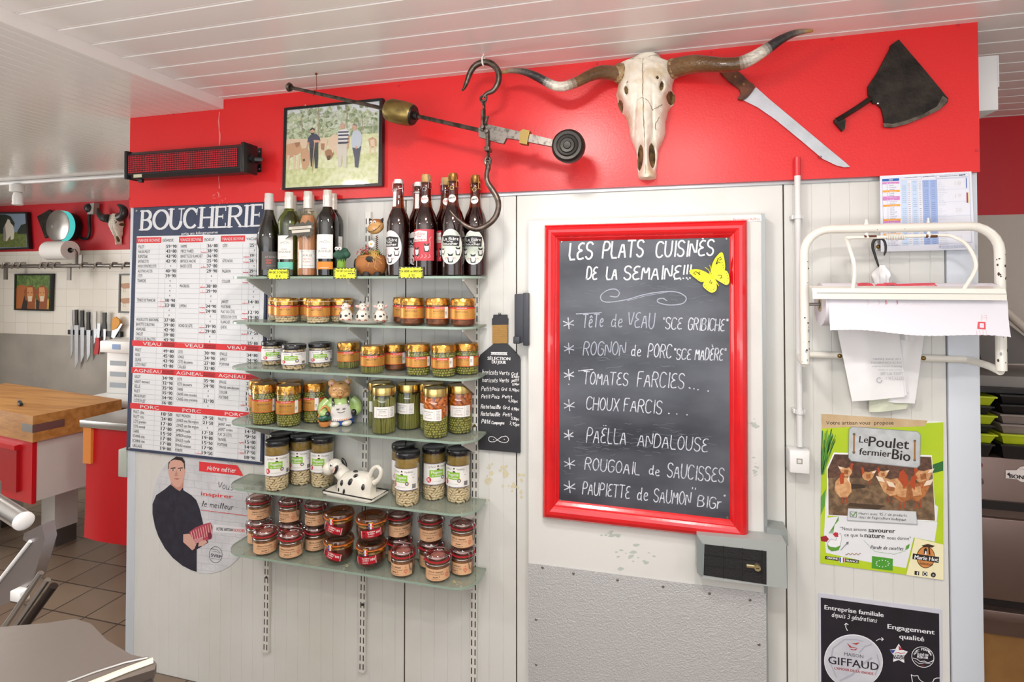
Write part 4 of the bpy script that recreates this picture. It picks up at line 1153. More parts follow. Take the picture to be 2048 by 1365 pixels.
for nm, (u, v) in (('nail', (1638, 316)), ('nail', (1428, 143))):
 b = MB(); p = wy(u, v, -.0205); b.tube([p, p + Vector((0, -.016, 0))], .0016, scr, 8); b.ball(p + Vector((0, -.016, 0)), (.003, .0015, .003), scr, 10, 6); b.build('nail', kn)
# ---- cleaver
cL = crop(1560, 40, 488 / 1514)
def cl(pts, y): return [(wy(*cL(*p), y).x, wy(*cL(*p), y).z) for p in pts]
cv = thing('cleaver', 'old blackened iron cleaver pinned at the right end of the red fascia', 'cleaver', wy(*cL(700, 600), -.026))
rust = M('old_iron_rust', '#3a332d', .5, .6, col2='#221e1b', vscale=18, bump=.5, bscale=60)
b = MB(); b.prism(cl([(683, 160), (733, 125), (870, 285), (990, 430), (1040, 492), (1030, 520), (985, 560), (900, 600), (790, 645), (700, 668), (645, 665), (640, 600), (625, 548), (595, 522), (575, 520), (545, 465), (543, 415), (600, 330), (650, 235), (680, 180)], -.026), -.0305, -.0215, rust); b.build('blade', cv)
edg = M('cleaver_edge', '#6e665c', .45, .7, col2='#4a4138', vscale=50)
b = MB(); b.prism(cl([(645, 665), (640, 640), (700, 645), (790, 622), (900, 578), (975, 535), (1010, 470), (1040, 492), (1030, 520), (985, 560), (900, 600), (790, 645), (700, 668)], -.031), -.0312, -.0300, edg); b.build('cutting_edge', cv)
b = MB(); h_ = cl([(560, 490), (480, 545), (400, 595), (350, 625)], -.028)
b.tube([(x, -.030, z) for x, z in h_], [.013, .012, .012, .0125], rust, 8, flat=.6); b.prism(cl([(335, 620), (352, 608), (405, 622), (398, 680), (385, 692), (335, 635)], -.03), -.036, -.022, rust); b.build('handle', cv)
b = MB(); p = wy(*cL(595, 528), -.0205); b.tube([p, p + Vector((0, -.016, 0))], .0018, scr, 8); b.ball(p + Vector((0, -.016, 0)), (.0032, .0015, .0032), M('screw_bright', '#c9c9c9', .25, 1), 10, 6); b.build('nail', cv)
# DOOR: red-framed chalk menu board
cA = crop(1070, 420, 490 / 1858)
YBB = -.062
red_fr = M('red_frame_lacquer', '#d8141d', .22, coat=.5, var=.12, vscale=12, bump=.06, bscale=60)
slate = M('slate_black', '#33363e', .36, col2='#62666f', vscale=2.4, ramp=(.38, .68), stretch=(1, 1, 2.2), detail=6)  # paler mottling puts chalk smears and reflected light into the colour
chalkw = M('chalk_marks', '#d3d6de', .8, col2='#979dab', vscale=120, ramp=(.42, .70)); chalkt = M('chalk_title', '#e4e6eb', .8, col2='#c3c7d0', vscale=140, ramp=(.5, .75))
chalkf = M('chalk_faint', '#a9afbd', .85, col2='#8a90a0', vscale=140, ramp=(.5, .75))
fo = [cA(78, 118), cA(1605, 78), cB(1292, 1028), cB(50, 888)]; fi = [cA(188, 238), cA(1474, 211), cB(1182, 908), cB(146, 790)]
O_ = [wy(*p, YD) for p in fo]; I_ = [wy(*p, YBB) for p in fi]
mbd = thing('menu_board', 'chalk menu board in a glossy red frame on the cold room door', 'blackboard', ((O_[0].x + O_[1].x) / 2, YD, O_[3].z))
b = MB(); prf = [(0, -.0005), (0, -.012), (.06, -.021), (.18, -.029), (.34, -.033), (.5, -.033), (.64, -.030), (.74, -.026), (.78, -.023), (.82, -.0225), (.93, -.017), (1, -.013), (1, -.008)]
rings = []
for t, dy in prf: rings.append([(o.x + (i.x - o.x) * t, YD + dy, o.z + (i.z - o.z) * t) for o, i in zip(O_, I_)])
for A, B in zip(rings, rings[1:]):
 for i in range(4):
  j = (i + 1) % 4; b.quad(A[i], B[i], B[j], A[j], red_fr)
b.build('frame', mbd, angle=50)
b = MB(); b.prism([(p.x, p.z) for p in I_], YBB, YD - .001, slate); b.build('slate', mbd)
for u, v in [cA(203, 243), cA(1452, 220), cB(153, 794), cB(1168, 899)]:
 p = wy(u, v, YBB); b = MB(); b.lathe([(0, .0022), (.003, .0018), (.0042, 0)], scr, 12, p, Matrix.Rotation(R(90), 3, 'X')); b.build('screw', mbd)
random.seed(5)
pr = Print(YBB)
def smear(cx, cy, n, sx, sy, f):
 for k in range(n):
  x, y = cx + random.gauss(0, sx), cy + random.gauss(0, sy); a, q = f(x, y); l = random.uniform(8, 26)
  pts = [(a + l * t, q + 1.5 * sin(t * 3 + k) + l * t * .03) for t in (0, .3, .6, 1)]
  if a < 1121 or a + l > 1456: continue
  pr.stroke(pts, random.uniform(.4, 1.0), M('chalk_smear', '#6b7079', .7), 1)
smear(800, 680, 60, 330, 60, cA); smear(700, 1100, 40, 300, 80, cA); smear(520, 420, 90, 260, 60, cB); smear(300, 560, 30, 120, 40, cB)
h = lambda s_, a, c, f, hp, w_, m=chalkw, sl=.1: pr.hand(s_, *f(*a), *f(*c), hp, w_, m, 3, slant=sl, jit=.6)
h('LES', (258, 380), (430, 368), cA, 33, 3.6, chalkt); h('PLATS', (512, 368), (815, 356), cA, 33, 3.4, chalkt); h('CUISINÉS', (915, 360), (1348, 346), cA, 31, 3.2, chalkt)
h('DE', (390, 528), (468, 528), cA, 25, 3.0, chalkt); h('LA', (540, 528), (618, 526), cA, 25, 3.0, chalkt); h('SEMAINE!!!', (672, 530), (1175, 522), cA, 27, 3.0, chalkt)
for x in (1060, 1105, 1160): pr.ell(*cA(x, 527), 1.6, 1.6, chalkw, 3)
fl = [(570, 655), (620, 660), (640, 630), (610, 602), (550, 610), (500, 650), (510, 690), (570, 700), (700, 680), (820, 645), (960, 622), (1080, 625), (1145, 665), (1120, 710), (1020, 722), (940, 705), (930, 680), (970, 672), (1000, 690)]
pr.stroke([cA(p.x, p.y) for p in cat_rom([(x, y, 0) for x, y in fl], 5)], 1.9, chalkf, 3)
pr.stroke([cA(700, 690), cA(850, 650), cA(1000, 625)], 1.0, chalkf, 3)
def star(x, y, f, r_, m=chalkw):
 for a in (20, 85, 150): pr.stroke([f(x - r_ * cos(R(a)), y - r_ * sin(R(a))), f(x, y + 4), f(x + r_ * cos(R(a)), y + r_ * sin(R(a)))], 2.0, m, 3)
star(255, 860, cA, 42); star(258, 1050, cA, 40, chalkf); star(258, 1250, cA, 40); star(208, 215, cB, 34); star(205, 395, cB, 30); star(210, 568, cB, 34); star(210, 710, cB, 36)
pr.stroke([cA(312, 790), cA(505, 780)], 1.8, chalkf, 3)
h('TêTe', (360, 892), (515, 890), cA, 26, 2.2, chalkf, .1); h('de', (575, 890), (660, 890), cA, 26, 1.9, chalkf); h('VEAU', (700, 895), (900, 900), cA, 31, 2.2, chalkf)
h('"SCE', (965, 902), (1112, 908), cA, 23, 1.9); h('GRIBICHE"', (1160, 910), (1455, 920), cA, 24, 2.0)
h('ROGNON', (365, 1102), (680, 1105), cA, 27, 1.9, chalkf); h('de', (728, 1108), (800, 1112), cA, 22, 1.9); h('PORC', (855, 1118), (1030, 1124), cA, 27, 2.0); h('"SCE', (1050, 1132), (1180, 1138), cA, 21, 2.0); h('MADÈRE"', (1212, 1138), (1440, 1142), cA, 24, 2.1)
pr.stroke([cA(330, 1222), cA(440, 1210)], 2, chalkw, 3)
h('TOMATES', (365, 1320), (700, 1334), cA, 25, 2.0); h('FARCIES', (770, 1340), (1125, 1356), cA, 30, 2.0)
for x, y in ((1170, 1350), (1205, 1357)): pr.ell(*cA(x, y), 1.5, 1.3, chalkw, 3)
for x, y in ((940, 112), (988, 121), (1050, 129), (812, 265), (860, 268), (922, 273)): pr.ell(*cB(x, y), 1.7, 1.3, chalkw, 3)
h('CHOUX', (310, 240), (505, 252), cB, 25, 2.0); h('FARCIS', (535, 250), (765, 268), cB, 26, 2.0)
h('PAËLLA', (312, 440), (548, 452), cB, 30, 2.0); h('ANDALOUSE', (622, 460), (1045, 500), cB, 27, 2.0)
h('ROUGOAIL', (302, 605), (632, 638), cB, 24, 2.0); h('de', (690, 635), (752, 645), cB, 19, 2.0); h('SAUCISSES', (800, 648), (1140, 685), cB, 28, 2.1)
h('PAUPIETTE', (288, 752), (572, 782), cB, 25, 2.0); h('de', (618, 788), (682, 796), cB, 25, 2.0); h('SAUMON', (718, 798), (940, 824), cB, 26, 2.0); h('"', (945, 765), (968, 770), cB, 18, 2); h('BIGr', (985, 828), (1125, 845), cB, 22, 2.2)
pr.ell(*cB(1150, 763), 2, 2, chalkw, 3); pr.ell(*cB(205, 88), 1.4, 1.4, chalkw, 3)
pr.build('chalk_writing', mbd, smooth=False)
bt = thing('butterfly_magnet', 'yellow butterfly ornament at the top right of the chalk menu board', 'ornament', wy(*cA(1350, 620), YBB - .004))
by = M('butterfly_yellow', '#e9e22c', .5)
def wing(pts, nm, tiltdir):
 b = MB(); q = cat_rom([(p[0], p[1], 0) for p in pts], 4); hub = wy(*cA(1350, 508), YBB)
 out = []
 for p in q:
  w_ = wy(*cA(p.x, p.y), YBB); d = hypot(w_.x - hub.x, w_.z - hub.z); out.append((w_.x, YBB - .003 - d * .22, w_.z))
 n = len(out); c_ = (hub.x, YBB - .003, hub.z)
 b.add([c_] + out, [(0, i + 1, i + 2) for i in range(n - 1)], by)
 b.add([(c_[0], c_[1] + .0012, c_[2])] + [(x, y + .0012, z) for x, y, z in out], [(0, i + 2, i + 1) for i in range(n - 1)], by)
 o = len(b.v); b.add(out + [(x, y + .0012, z) for x, y, z in out], [(i, n + i, n + i + 1, i + 1) for i in range(n - 1)], by)
 w0 = b.build(nm, bt)
 m2 = MB()
 def on(x, y):
  w_ = wy(*cA(x, y), YBB); d = hypot(w_.x - hub.x, w_.z - hub.z); return Vector((w_.x, YBB - .0032 - d * .22, w_.z))
 return on
W1 = wing([(1340, 500), (1335, 440), (1355, 380), (1395, 330), (1418, 330), (1432, 380), (1438, 440), (1425, 470), (1360, 512)], 'wing', 1)
W2 = wing([(1352, 510), (1390, 480), (1440, 460), (1465, 490), (1470, 545), (1450, 570), (1415, 555), (1360, 520)], 'wing', 1)
W3 = wing([(1340, 505), (1290, 470), (1225, 450), (1168, 460), (1180, 490), (1215, 520), (1265, 548), (1345, 515)], 'wing', -1)
W4 = wing([(1345, 512), (1295, 530), (1270, 570), (1290, 600), (1335, 628), (1370, 610), (1375, 570), (1360, 515)], 'wing', -1)
b = MB(); bk = ink('#23230f')
for pts, W in (([(1370, 415), (1385, 370), (1405, 360), (1408, 378), (1393, 382)], W1), ([(1375, 410), (1390, 395), (1400, 405)], W1), ([(1250, 490), (1215, 468), (1200, 480), (1215, 492)], W3), ([(1250, 470), (1235, 480), (1245, 492)], W3), ([(1330, 530), (1322, 552), (1335, 562), (1340, 545)], W4), ([(1385, 495), (1410, 495), (1415, 515), (1400, 518)], W2)):
 b.tube([W(*p) for p in pts], .0011, bk, 5)
for x, y, W in [(1415, 400, W1), (1422, 420, W1), (1424, 440, W1), (1450, 480, W2), (1458, 500, W2), (1460, 520, W2), (1452, 540, W2), (1435, 555, W2), (1240, 525, W3), (1258, 538, W3), (1285, 575, W4), (1298, 592, W4), (1315, 603, W4), (1333, 608, W4), (1350, 605, W4), (1362, 592, W4)]: b.ball(W(x, y), .0012, bk, 6, 4)
b.build('black_markings', bt)
b = MB(); b.tube([wy(*cA(*p), YBB - .004) for p in [(1322, 478), (1345, 505), (1370, 545), (1395, 578)]], [.002, .0035, .003, .001], by, 8)
for q in ([(1330, 482), (1315, 455), (1288, 436)], [(1335, 480), (1335, 450), (1325, 418)]): b.tube([wy(*cA(*p), YBB - .005) for p in q], .0011, by, 5)
b.build('body', bt)
# bottle-shaped slate
cC = crop(940, 610, 140 / 616)
YSL = -.012
slb = thing('bottle_slate', 'bottle-shaped black slate with white price writing between the shelves and the door', 'sign', wy(*cC(260, 1290), -.006))
slate2 = M('slate_bottle', '#2b2b2f', .5, col2='#35353a', vscale=9)
def cp(pts, y=YSL): return [(wy(*cC(*p), y).x, wy(*cC(*p), y).z) for p in pts]
b = MB(); b.prism(cp([(205, 88), (322, 88), (326, 118), (333, 122), (331, 178), (326, 180), (324, 345), (380, 400), (432, 460), (440, 490), (440, 1306), (76, 1275), (76, 480), (90, 440), (205, 345), (200, 180), (192, 175), (194, 118), (203, 116)]), YSL, -.0015, slate2); b.build('board', slb)
rope = M('twine', '#c49a5a', .9, bump=1, bscale=300)
b = MB()
for i in range(19):
 a, c = wy(*cC(199, 182 + i * 8.6), YSL), wy(*cC(328, 181 + i * 8.6), YSL)
 b.tube([(a.x - .001, YSL + .004, a.z), (a.x, YSL - .002, a.z), (c.x, YSL - .002, c.z + .0003), (c.x + .001, YSL + .004, c.z)], .0016, rope, 6)
b.build('twine_wrap', slb)
b = MB(); p = wy(*cC(268, 78), -.004); b.tube([p, p + Vector((0, -.012, 0))], .002, scr, 8); b.ball(p + Vector((0, -.013, 0)), (.0042, .003, .0042), scr, 10, 6); b.build('nail', slb)
pr = Print(YSL); wt = ink('#e9e9ea'); q = lambda s_, a, c, hp, w_, sl=.15: pr.hand(s_, *cC(*a), *cC(*c), hp, w_, wt, 1, slant=sl, jit=.3)
pr.poly([cC(182, 415), cC(330, 418), cC(322, 430), cC(330, 443), cC(182, 440), cC(190, 428)], wt, 1); pr.text('LA BRASSERIE', *cC(200, 436), *cC(316, 438), 2.8, slate2, 2)
pr.text('SÉLECTION', *cC(155, 484), *cC(354, 489), 6.2, wt, 1, bold=.0006); pr.text('DU JOUR', *cC(194, 516), *cC(316, 521), 6.2, wt, 1, bold=.0006)
q('haricots', (108, 612), (242, 618), 9.5, 1.1); q('Verts', (256, 616), (345, 618), 7.5, 1.1); q('Grd', (364, 622), (420, 622), 6, 1.0); q('8,90pc', (366, 642), (432, 640), 3.6, .9)
q('haricots', (108, 678), (240, 684), 8, 1.1); q('Verts', (256, 682), (338, 682), 7.5, 1.1); q('petit', (368, 678), (428, 672), 6, 1.0); q('5,50pc', (372, 708), (432, 706), 3.8, .9)
q('Petit', (100, 756), (182, 760), 8.5, 1.1); q('Pois', (192, 756), (256, 758), 7, 1.1); q('Grd', (276, 756), (324, 756), 6, 1.0); q('5,90pc', (344, 756), (432, 764), 5, 1.0)
q('Petit', (100, 822), (176, 824), 7.5, 1.1); q('Pois', (190, 822), (256, 826), 7, 1.1); q('Petit', (284, 820), (368, 824), 6, 1.1); q('4,50pc', (336, 856), (418, 860), 5, 1.0)
q('Ratatouille', (96, 912), (268, 918), 8, 1.1); q('Grd', (290, 918), (348, 922), 6.5, 1.0); q('6,90pc', (366, 926), (430, 930), 5, 1.0)
q('Ratatouille', (96, 976), (262, 982), 8, 1.1); q('Petit', (290, 980), (366, 982), 6.5, 1.1); q('5,30pc', (362, 1010), (430, 1018), 5, 1.0)
q('Pâté', (102, 1042), (176, 1046), 8, 1.2); q('Campagne', (190, 1050), (300, 1052), 5.5, 1.1); q('7,95pc', (348, 1056), (432, 1070), 6, 1.0)
sw = cat_rom([(278, 1165, 0), (320, 1158, 0), (340, 1190, 0), (310, 1215, 0), (255, 1200, 0), (210, 1165, 0), (170, 1165, 0), (170, 1200, 0), (215, 1205, 0), (260, 1175, 0), (280, 1160, 0)], 5)
pr.stroke([cC(p.x, p.y) for p in sw], 1.1, wt, 1); pr.ell(*cC(208, 1188), .9, .9, wt, 1); pr.ell(*cC(302, 1186), .9, .9, wt, 1)
pr.build('writing', slb, smooth=False)
# RIGHT WALL PANEL
cond = thing('cable_conduit', 'white vertical cable conduit with red painted top running down to the junction box', 'conduit', wy(1598, 890, -.03))
pvc = M('pvc_white', '#dcdcdc', .35)
px_ = wy(1597, 600, -.032).x
b = MB(); zt_ = wy(1592, 315, -.032).z; zm_ = wy(1592, 352, -.032).z; zb_ = wy(1597, 893, -.032).z
b.tube([(px_, -.032, zm_), (px_, -.032, zb_)], .0085, pvc, 16); b.build('pipe', cond)
b = MB(); b.tube([(px_, -.032, zm_), (px_, -.032, zt_)], .0086, scr_m, 16); b.build('painted_end', cond)
for v in (434, 824):
 b = MB(); z = wy(1597, v, -.032).z
 b.lathe([(.0088, -.006), (.0115, -.006), (.0115, .006), (.0088, .006)], pvc, 16, (px_, -.032, z)); b.span(px_ - .016, px_ + .016, -.030, -.0005, z - .006, z + .006, pvc, .001); b.build('pipe_clip', cond)
jb = thing('junction_box', 'square white junction box below the conduit beside the chicken poster', 'box', wy(1600, 952, -.02))
a, c = wy(1578, 900, -.048), wy(1622, 951, -.048)
b = MB(); b.span(a.x, c.x, -.046, -.0005, c.z, a.z, pvc, .005); b.build('body', jb)
b = MB(); b.span(a.x + .002, c.x - .004, -.0495, -.046, c.z + .003, a.z - .004, M('pvc_white2', '#e9e9e7', .3), .002); b.build('cover', jb)
b = MB(); m_ = (a + c) / 2; b.span(m_.x - .009, m_.x + .006, -.0502, -.0495, m_.z - .004, m_.z + .011, M('grey_window', '#8d8a82', .4)); b.span(m_.x - .0065, m_.x + .0035, -.0508, -.0502, m_.z - .0015, m_.z + .0085, ink('#d8d6cf')); b.build('indicator', jb)
cD = crop(1740, 330, 220 / 1668)
def draw_cal(pr):
 W_ = ink('#e6e8f2'); bl = ink('#1f5fb0'); lb = ink('#c6d8f0'); mb_ = ink('#9cb2e0'); pk = ink('#d082c2'); og = ink('#eba33c'); tx = ink('#5a678c'); gl = ink('#b4bcd4'); nb = ink('#2b3c66')
 def T(l): # column line helper: calendar rows slide down/right
  return l
 rp = lambda x, y: cD(x + (y - 200) * .028, y)
 def q(x0, y0, x1, y1, m, L, sk=-.05): pr.poly([rp(x0, y0), rp(x1, y0 + (x1 - x0) * sk), rp(x1, y1 + (x1 - x0) * sk), rp(x0, y1)], m, L)
 q(182, 215, 440, 253, bl, 2); pr.text('MAI', *rp(285, 240), *rp(340, 236), 2.4, W_, 3, bold=.0003)
 days = ['Mercredi', 'Jeudi', 'Vendredi', 'Samedi', 'Dimanche', 'Lundi', 'Mardi']
 dy = 31.2
 for i in range(31):
  y = 272 + i * dy
  if i + 1 in (1, 8, 9, 20): q(182, y - 8, 442, y + 22, pk, 2, -.04)
  if i + 1 in (5, 12, 19, 26): q(184, y - 8, 444, y + 22, og, 2, -.04)
  m = W_ if i + 1 in (1, 5, 8, 9, 12, 19, 20, 26) else tx
  pr.text('%d' % (i + 1), *rp(248, y + 16), *rp(262, y + 15), 1.7, m, 3); pr.text(days[i % 7], *rp(288, y + 15), *rp(288 + 13 * len(days[i % 7]), y + 11), 1.7, m, 3)
 q(462, 240, 560, 1225, lb, 2, -.03); q(625, 235, 720, 1220, lb, 2, -.03); q(790, 232, 895, 1210, mb_, 2, -.03); q(903, 228, 1005, 1205, mb_, 2, -.03)
 random.seed(2)
 for i in range(31):
  y = 258 + i * dy
  for x0, w_, m in ((480, 56, gl if False else tx), (572, 28, nb), (645, 50, tx), (738, 28, nb), (815, 56, tx), (925, 50, tx)):
   if random.random() < .93: pr.text('%02d.%02d' % (random.randrange(24), random.randrange(60)) if w_ > 40 else '%d' % random.randrange(40, 110), *rp(x0, y + 6), *rp(x0 + w_, y + 4), 1.35, m, 3)
 pr.text('PLEINES MERS', *rp(522, 205), *rp(712, 190), 1.9, nb, 2); pr.text('BASSES MERS', *rp(805, 188), *rp(985, 176), 1.9, nb, 2); pr.text('HORAIRES DES MARÉES', *rp(1055, 186), *rp(1330, 166), 1.9, nb, 2); pr.text('2024', *rp(1345, 170), *rp(1442, 160), 2.9, nb, 2, bold=.0004)
 for l in ([(455, 200), (780, 178), (780, 215), (455, 232)], [(790, 182), (995, 168), (995, 205)], [(1005, 160), (1500, 128), (1502, 175), (1005, 205), (1005, 160)], [(1010, 215), (1505, 190), (1515, 1175), (1010, 1205), (1010, 215)], [(182, 262), (182, 1228), (445, 1222)]): pr.stroke([rp(*p) for p in l], .35, ink('#8a94c0'), 2)
 pale = ink('#d9d5d6')
 for t, y in (('18', 310), ('19', 498), ('20', 715), ('21', 930), ('22', 1130)):
  pr.text(t, *rp(1280, y), *rp(1375, y - 6), 7.5, pale, 2); pr.stroke([rp(1012, y + 70), rp(1510, y + 48)], .3, gl, 2)
  for k in range(6): pr.text(['Lundi', 'Mardi', 'Semaine', 'Jeudi', 'Travail', 'Samedi'][k], *rp(1030, y - 40 + k * 31), *rp(1030 + random.randrange(40, 140), y - 44 + k * 31), 1.4, gl, 3)
 q(1452, 200, 1464, 352, bl, 3); q(1452, 420, 1462, 576, ink('#c4577a'), 3); q(1462, 420, 1474, 576, ink('#3a4a66'), 3); q(1474, 420, 1484, 576, ink('#e5cf6a'), 3)
 q(1012, 1222, 1500, 1275, ink('#d4d9ea'), 2); q(1020, 1232, 1044, 1238, ink('#c4302f'), 3); q(1020, 1248, 1044, 1254, bl, 3)
 for k in range(3): pr.text('Les horaires sont donnés en heures légales', *rp(1060, 1240 + k * 15), *rp(1480, 1220 + k * 15), 1.1, tx, 3)
sheet('tide_calendar', 'white tide calendar sheet for MAI hung under the right end of the red fascia', 'calendar', [cD(150, 168), cD(1538, 98), cD(1590, 1282), cD(165, 1318)], -.0240, -.0225, M('paper_cool', '#e2e4ee', .6), draw_cal)
YT = -.125
cE = crop(1560, 420, 488 / 1586)
enam = M('chipped_enamel', '#e4e1d8', .3, coat=.3); chipm = M('enamel_chip', '#4a3f3a', .7, .3); greyc = M('enamel_worn', '#a5a9ac', .6)
rustm = M('rust_brown', '#5c3522', .85)
def ep(a, c, y=YT): return wy(*cE(a, c), y)
dp = thing('paper_dispenser', 'white enamel wall dispenser frame for wrapping paper over the chicken poster', 'dispenser', (ep(800, 700).x, -.06, ep(800, 1040).z))
lx, rx = ep(160, 700).x, ep(1436, 800).x; topz = ep(750, 117).z; rt_ = .0115
pts = [Vector((lx, YT, ep(160, 1000).z)), Vector((lx, YT, topz - .075))] + [Vector((lx + .065 * (1 - cos(a)), YT, topz - .065 + .065 * sin(a))) for a in [R(15 * k) for k in range(0, 7)]]
pts += [Vector((rx - .065 + .065 * sin(a), YT, topz - .065 + .065 * cos(a))) for a in [R(15 * k) for k in range(0, 7)]] + [Vector((rx, YT, topz - .08)), Vector((rx, YT, ep(1436, 1045).z))]
b = MB(); b.tube(pts, rt_, enam, 16)
dframe = b.build('tube_frame', dp)
b = MB(); zb_ = ep(390, 948, -.012).z
b.tube(cat_rom([(lx, YT + .004, zb_ - .012), (lx + .004, -.06, zb_ - .004), (lx + .018, -.018, zb_), (lx + .05, -.012, zb_), (lx + .2, -.012, zb_), (rx - .05, -.012, zb_), (rx - .018, -.018, zb_ - .002), (rx - .004, -.07, zb_ - .006), (rx, YT + .004, zb_ - .014)], 5), .0095, enam, 12); b.build('wall_rail', dp)
for a in (388, 933):
 b = MB(); p = ep(a, 950 if a < 500 else 965, -.022); b.ball(p, (.0062, .005, .0062), M('brass_bolt', '#8d7340', .3, .9), 12, 8); b.build('bolt', dp)
b = MB()
for a in (562, 965):
 p = ep(a, 95); b.lathe([(0, .009), (.0035, .009), (.0045, .0), (.006, 0), (.006, -.004), (0, -.004)], enam if a < 700 else alu, 12, (p.x, YT, topz + rt_ + .003))
 b.tube([(p.x, YT, topz - rt_), (p.x, YT, topz - rt_ - .016)], .004, enam, 8)
st = b.build('spring_post', dp)
zr_ = topz - .024; yr = YT - .002
al, ar = ep(420, 180, yr).x, ep(1190, 160, yr).x
zbar = ep(460, 525, YT - .05).z
b = MB()
b.tube(cat_rom([(ep(463, 525, YT - .045).x, YT - .058, zbar + .004), (al + .008, YT - .05, zbar + .06), (al + .001, YT - .03, zr_ - .022), (al + .004, yr, zr_ - .003), (al + .018, yr, zr_), (al + .10, yr, zr_), (ar - .05, yr, zr_ + .002), (ar - .018, yr - .004, zr_ - .006), (ar - .002, YT - .03, zr_ - .03), (ar + .004, YT - .05, zbar + .06), (ep(1175, 520, YT - .045).x, YT - .058, zbar + .004)], 7), .0045, enam, 8); b.build('spring_arm', dp)
b = MB(); s0 = ep(690, 170, yr).x; s1 = ep(805, 170, yr).x
b.tube([(s0 + (s1 - s0) * i / 132, yr + .0072 * cos(i * 2 * pi / 12), zr_ + .0072 * sin(i * 2 * pi / 12)) for i in range(133)], .0016, enam, 6); b.build('coil_spring', dp)
b = MB()
for a0, a1 in ((545, 560), (575, 625), (945, 960), (975, 1020)): b.tube([(ep(a0, 170, yr).x, yr, zr_ + .001), (ep(a1, 170, yr).x, yr, zr_ + .001)], .0048, rustm, 8)
b.build('rust_patch', dp)
YC = YT - .068
p0, p1 = ep(212, 560, YC), ep(1474, 545, YC)
b = MB(); zc = (p0.z + p1.z) / 2
sec = [(YC, -.012), (YC, .004), (YC + .006, .016), (YC + .034, .022), (YC + .034, .019), (YC + .008, .012), (YC + .003, .002), (YC + .003, -.012)]
n = len(sec); vs_ = [(x, y, zc + z) for x in (p0.x, p1.x) for y, z in sec]
b.add(vs_, [tuple(range(n)), tuple(n + i for i in reversed(range(n)))] + [((i + 1) % n, i, n + i, n + (i + 1) % n) for i in range(n)], enam)
b.build('cutter_bar', dp, angle=25)
rr_ = .058; rc = Vector((0, YT + .004, ep(800, 620).z)); rx0, rx1 = ep(262, 600, YT).x, ep(1382, 640, YT).x
b = MB(); b.tube([(lx, YT, rc.z), (rx, YT, rc.z)], .0045, M('spindle_steel', '#8d8a86', .35, .9), 10); b.build('spindle', dp)
b = MB(); random.seed(9)
for k in range(46):
 sd = random.choice((lx, rx, rx)); z = random.uniform(ep(1436, 1040).z, topz - .07); a = random.uniform(-2.6, -.5); s_ = random.uniform(.001, .0032)
 b.ball((sd + rt_ * cos(a), YT + rt_ * sin(a), z), (s_, .0006, s_ * random.uniform(.7, 2)), chipm if random.random() < .6 else greyc, 7, 4, Matrix.Rotation(a + R(90), 3, 'Z'))
for k in range(12): b.ball((random.uniform(lx + .08, rx - .08), YT - rt_ * .9, topz + random.uniform(-.006, .006)), (.0016, .0006, .0012), chipm, 7, 4)
b.tube([(p0.x + .01, YC - .0004, zc + .0035), (p1.x, YC - .0004, zc + .0035)], .0005, chipm, 4)
b.build('enamel_chips', dframe)
paper = M('paper_white', '#dddbe3', .65); prl = thing('paper_roll', 'roll of white butcher paper with red print in the enamel dispenser', 'paper roll', (rx0 / 2 + rx1 / 2, rc.y, rc.z - rr_))
b = MB(); b.lathe([(.020, -(rx1 - rx0) / 2), (rr_, -(rx1 - rx0) / 2), (rr_, (rx1 - rx0) / 2), (.020, (rx1 - rx0) / 2), (.020, -(rx1 - rx0) / 2)], paper, 56, ((rx0 + rx1) / 2, rc.y, rc.z), Matrix.Rotation(R(90), 3, 'Y')); b.build('roll', prl)
b = MB(); b.lathe([(.012, -(rx1 - rx0) / 2 - .001), (.0205, -(rx1 - rx0) / 2 - .001), (.0205, (rx1 - rx0) / 2 + .001), (.012, (rx1 - rx0) / 2 + .001), (.012, -(rx1 - rx0) / 2 - .001)], M('cardboard_tube', '#b5a68c', .8), 28, ((rx0 + rx1) / 2, rc.y, rc.z), Matrix.Rotation(R(90), 3, 'Y')); b.build('core', prl)
b = MB(); nx_ = 60; ny_ = 10; g = []
def zend_(t, i=0): return ep(270, 782, y_l).z + (ep(1355, 828, y_l).z - ep(270, 782, y_l).z) * t + (.0012 if i % 2 else 0) + (.004 * sin(t * 9))
y_l = rc.y - rr_ - .0015
for i in range(nx_ + 1):
 t = i / nx_; x = rx0 + .006 + (rx1 + .004 - rx0 - .006) * t; col_ = []
 zend = zend_(t, i)
 for j in range(ny_ + 1):
  s_ = j / ny_
  if s_ < .4: a = R(50 - 50 * s_ / .4); yy = rc.y - (rr_ + .0015) * cos(a); zz = rc.z + (rr_ + .0015) * sin(a)
  else: u_ = (s_ - .4) / .6; zz = rc.z + (zend - rc.z) * u_; yy = y_l - .010 * u_ * u_
  col_.append((x, yy, zz))
 g += col_
fs_ = [(i * (ny_ + 1) + j, i * (ny_ + 1) + j + 1, (i + 1) * (ny_ + 1) + j + 1, (i + 1) * (ny_ + 1) + j) for i in range(nx_) for j in range(ny_)]
b.add(g, fs_, paper); b.build('loose_end', prl, angle=80)
rp_ = ink('#d24a58'); rpl = ink('#dc8b94')
class CylPrint(Print):
 def mp(s, a, c):
  u, v = cE(a, c); p = wy(u, v, y_l); return (p.x, p.z)
 def put(s, pts, fs, mat, L):
  vs = []
  for x, z in pts:
   d = z - rc.z
   if d > 0:
    a = math.asin(min(.97, d / (rr_ + .0028))); vs.append((x, rc.y - (rr_ + .0028) * cos(a), rc.z + (rr_ + .0028) * sin(a)))
   else:
    tx_ = (x - rx0 - .006) / (rx1 - rx0); t = d / (zend_(tx_) - rc.z); vs.append((x, y_l - .0012 - .010 * t * t, z))
  s.add(vs, fs, mat)
pr = CylPrint(); pr.slz = .006
def cy(pts, m=rp_): pr.poly(pts, m, 1)
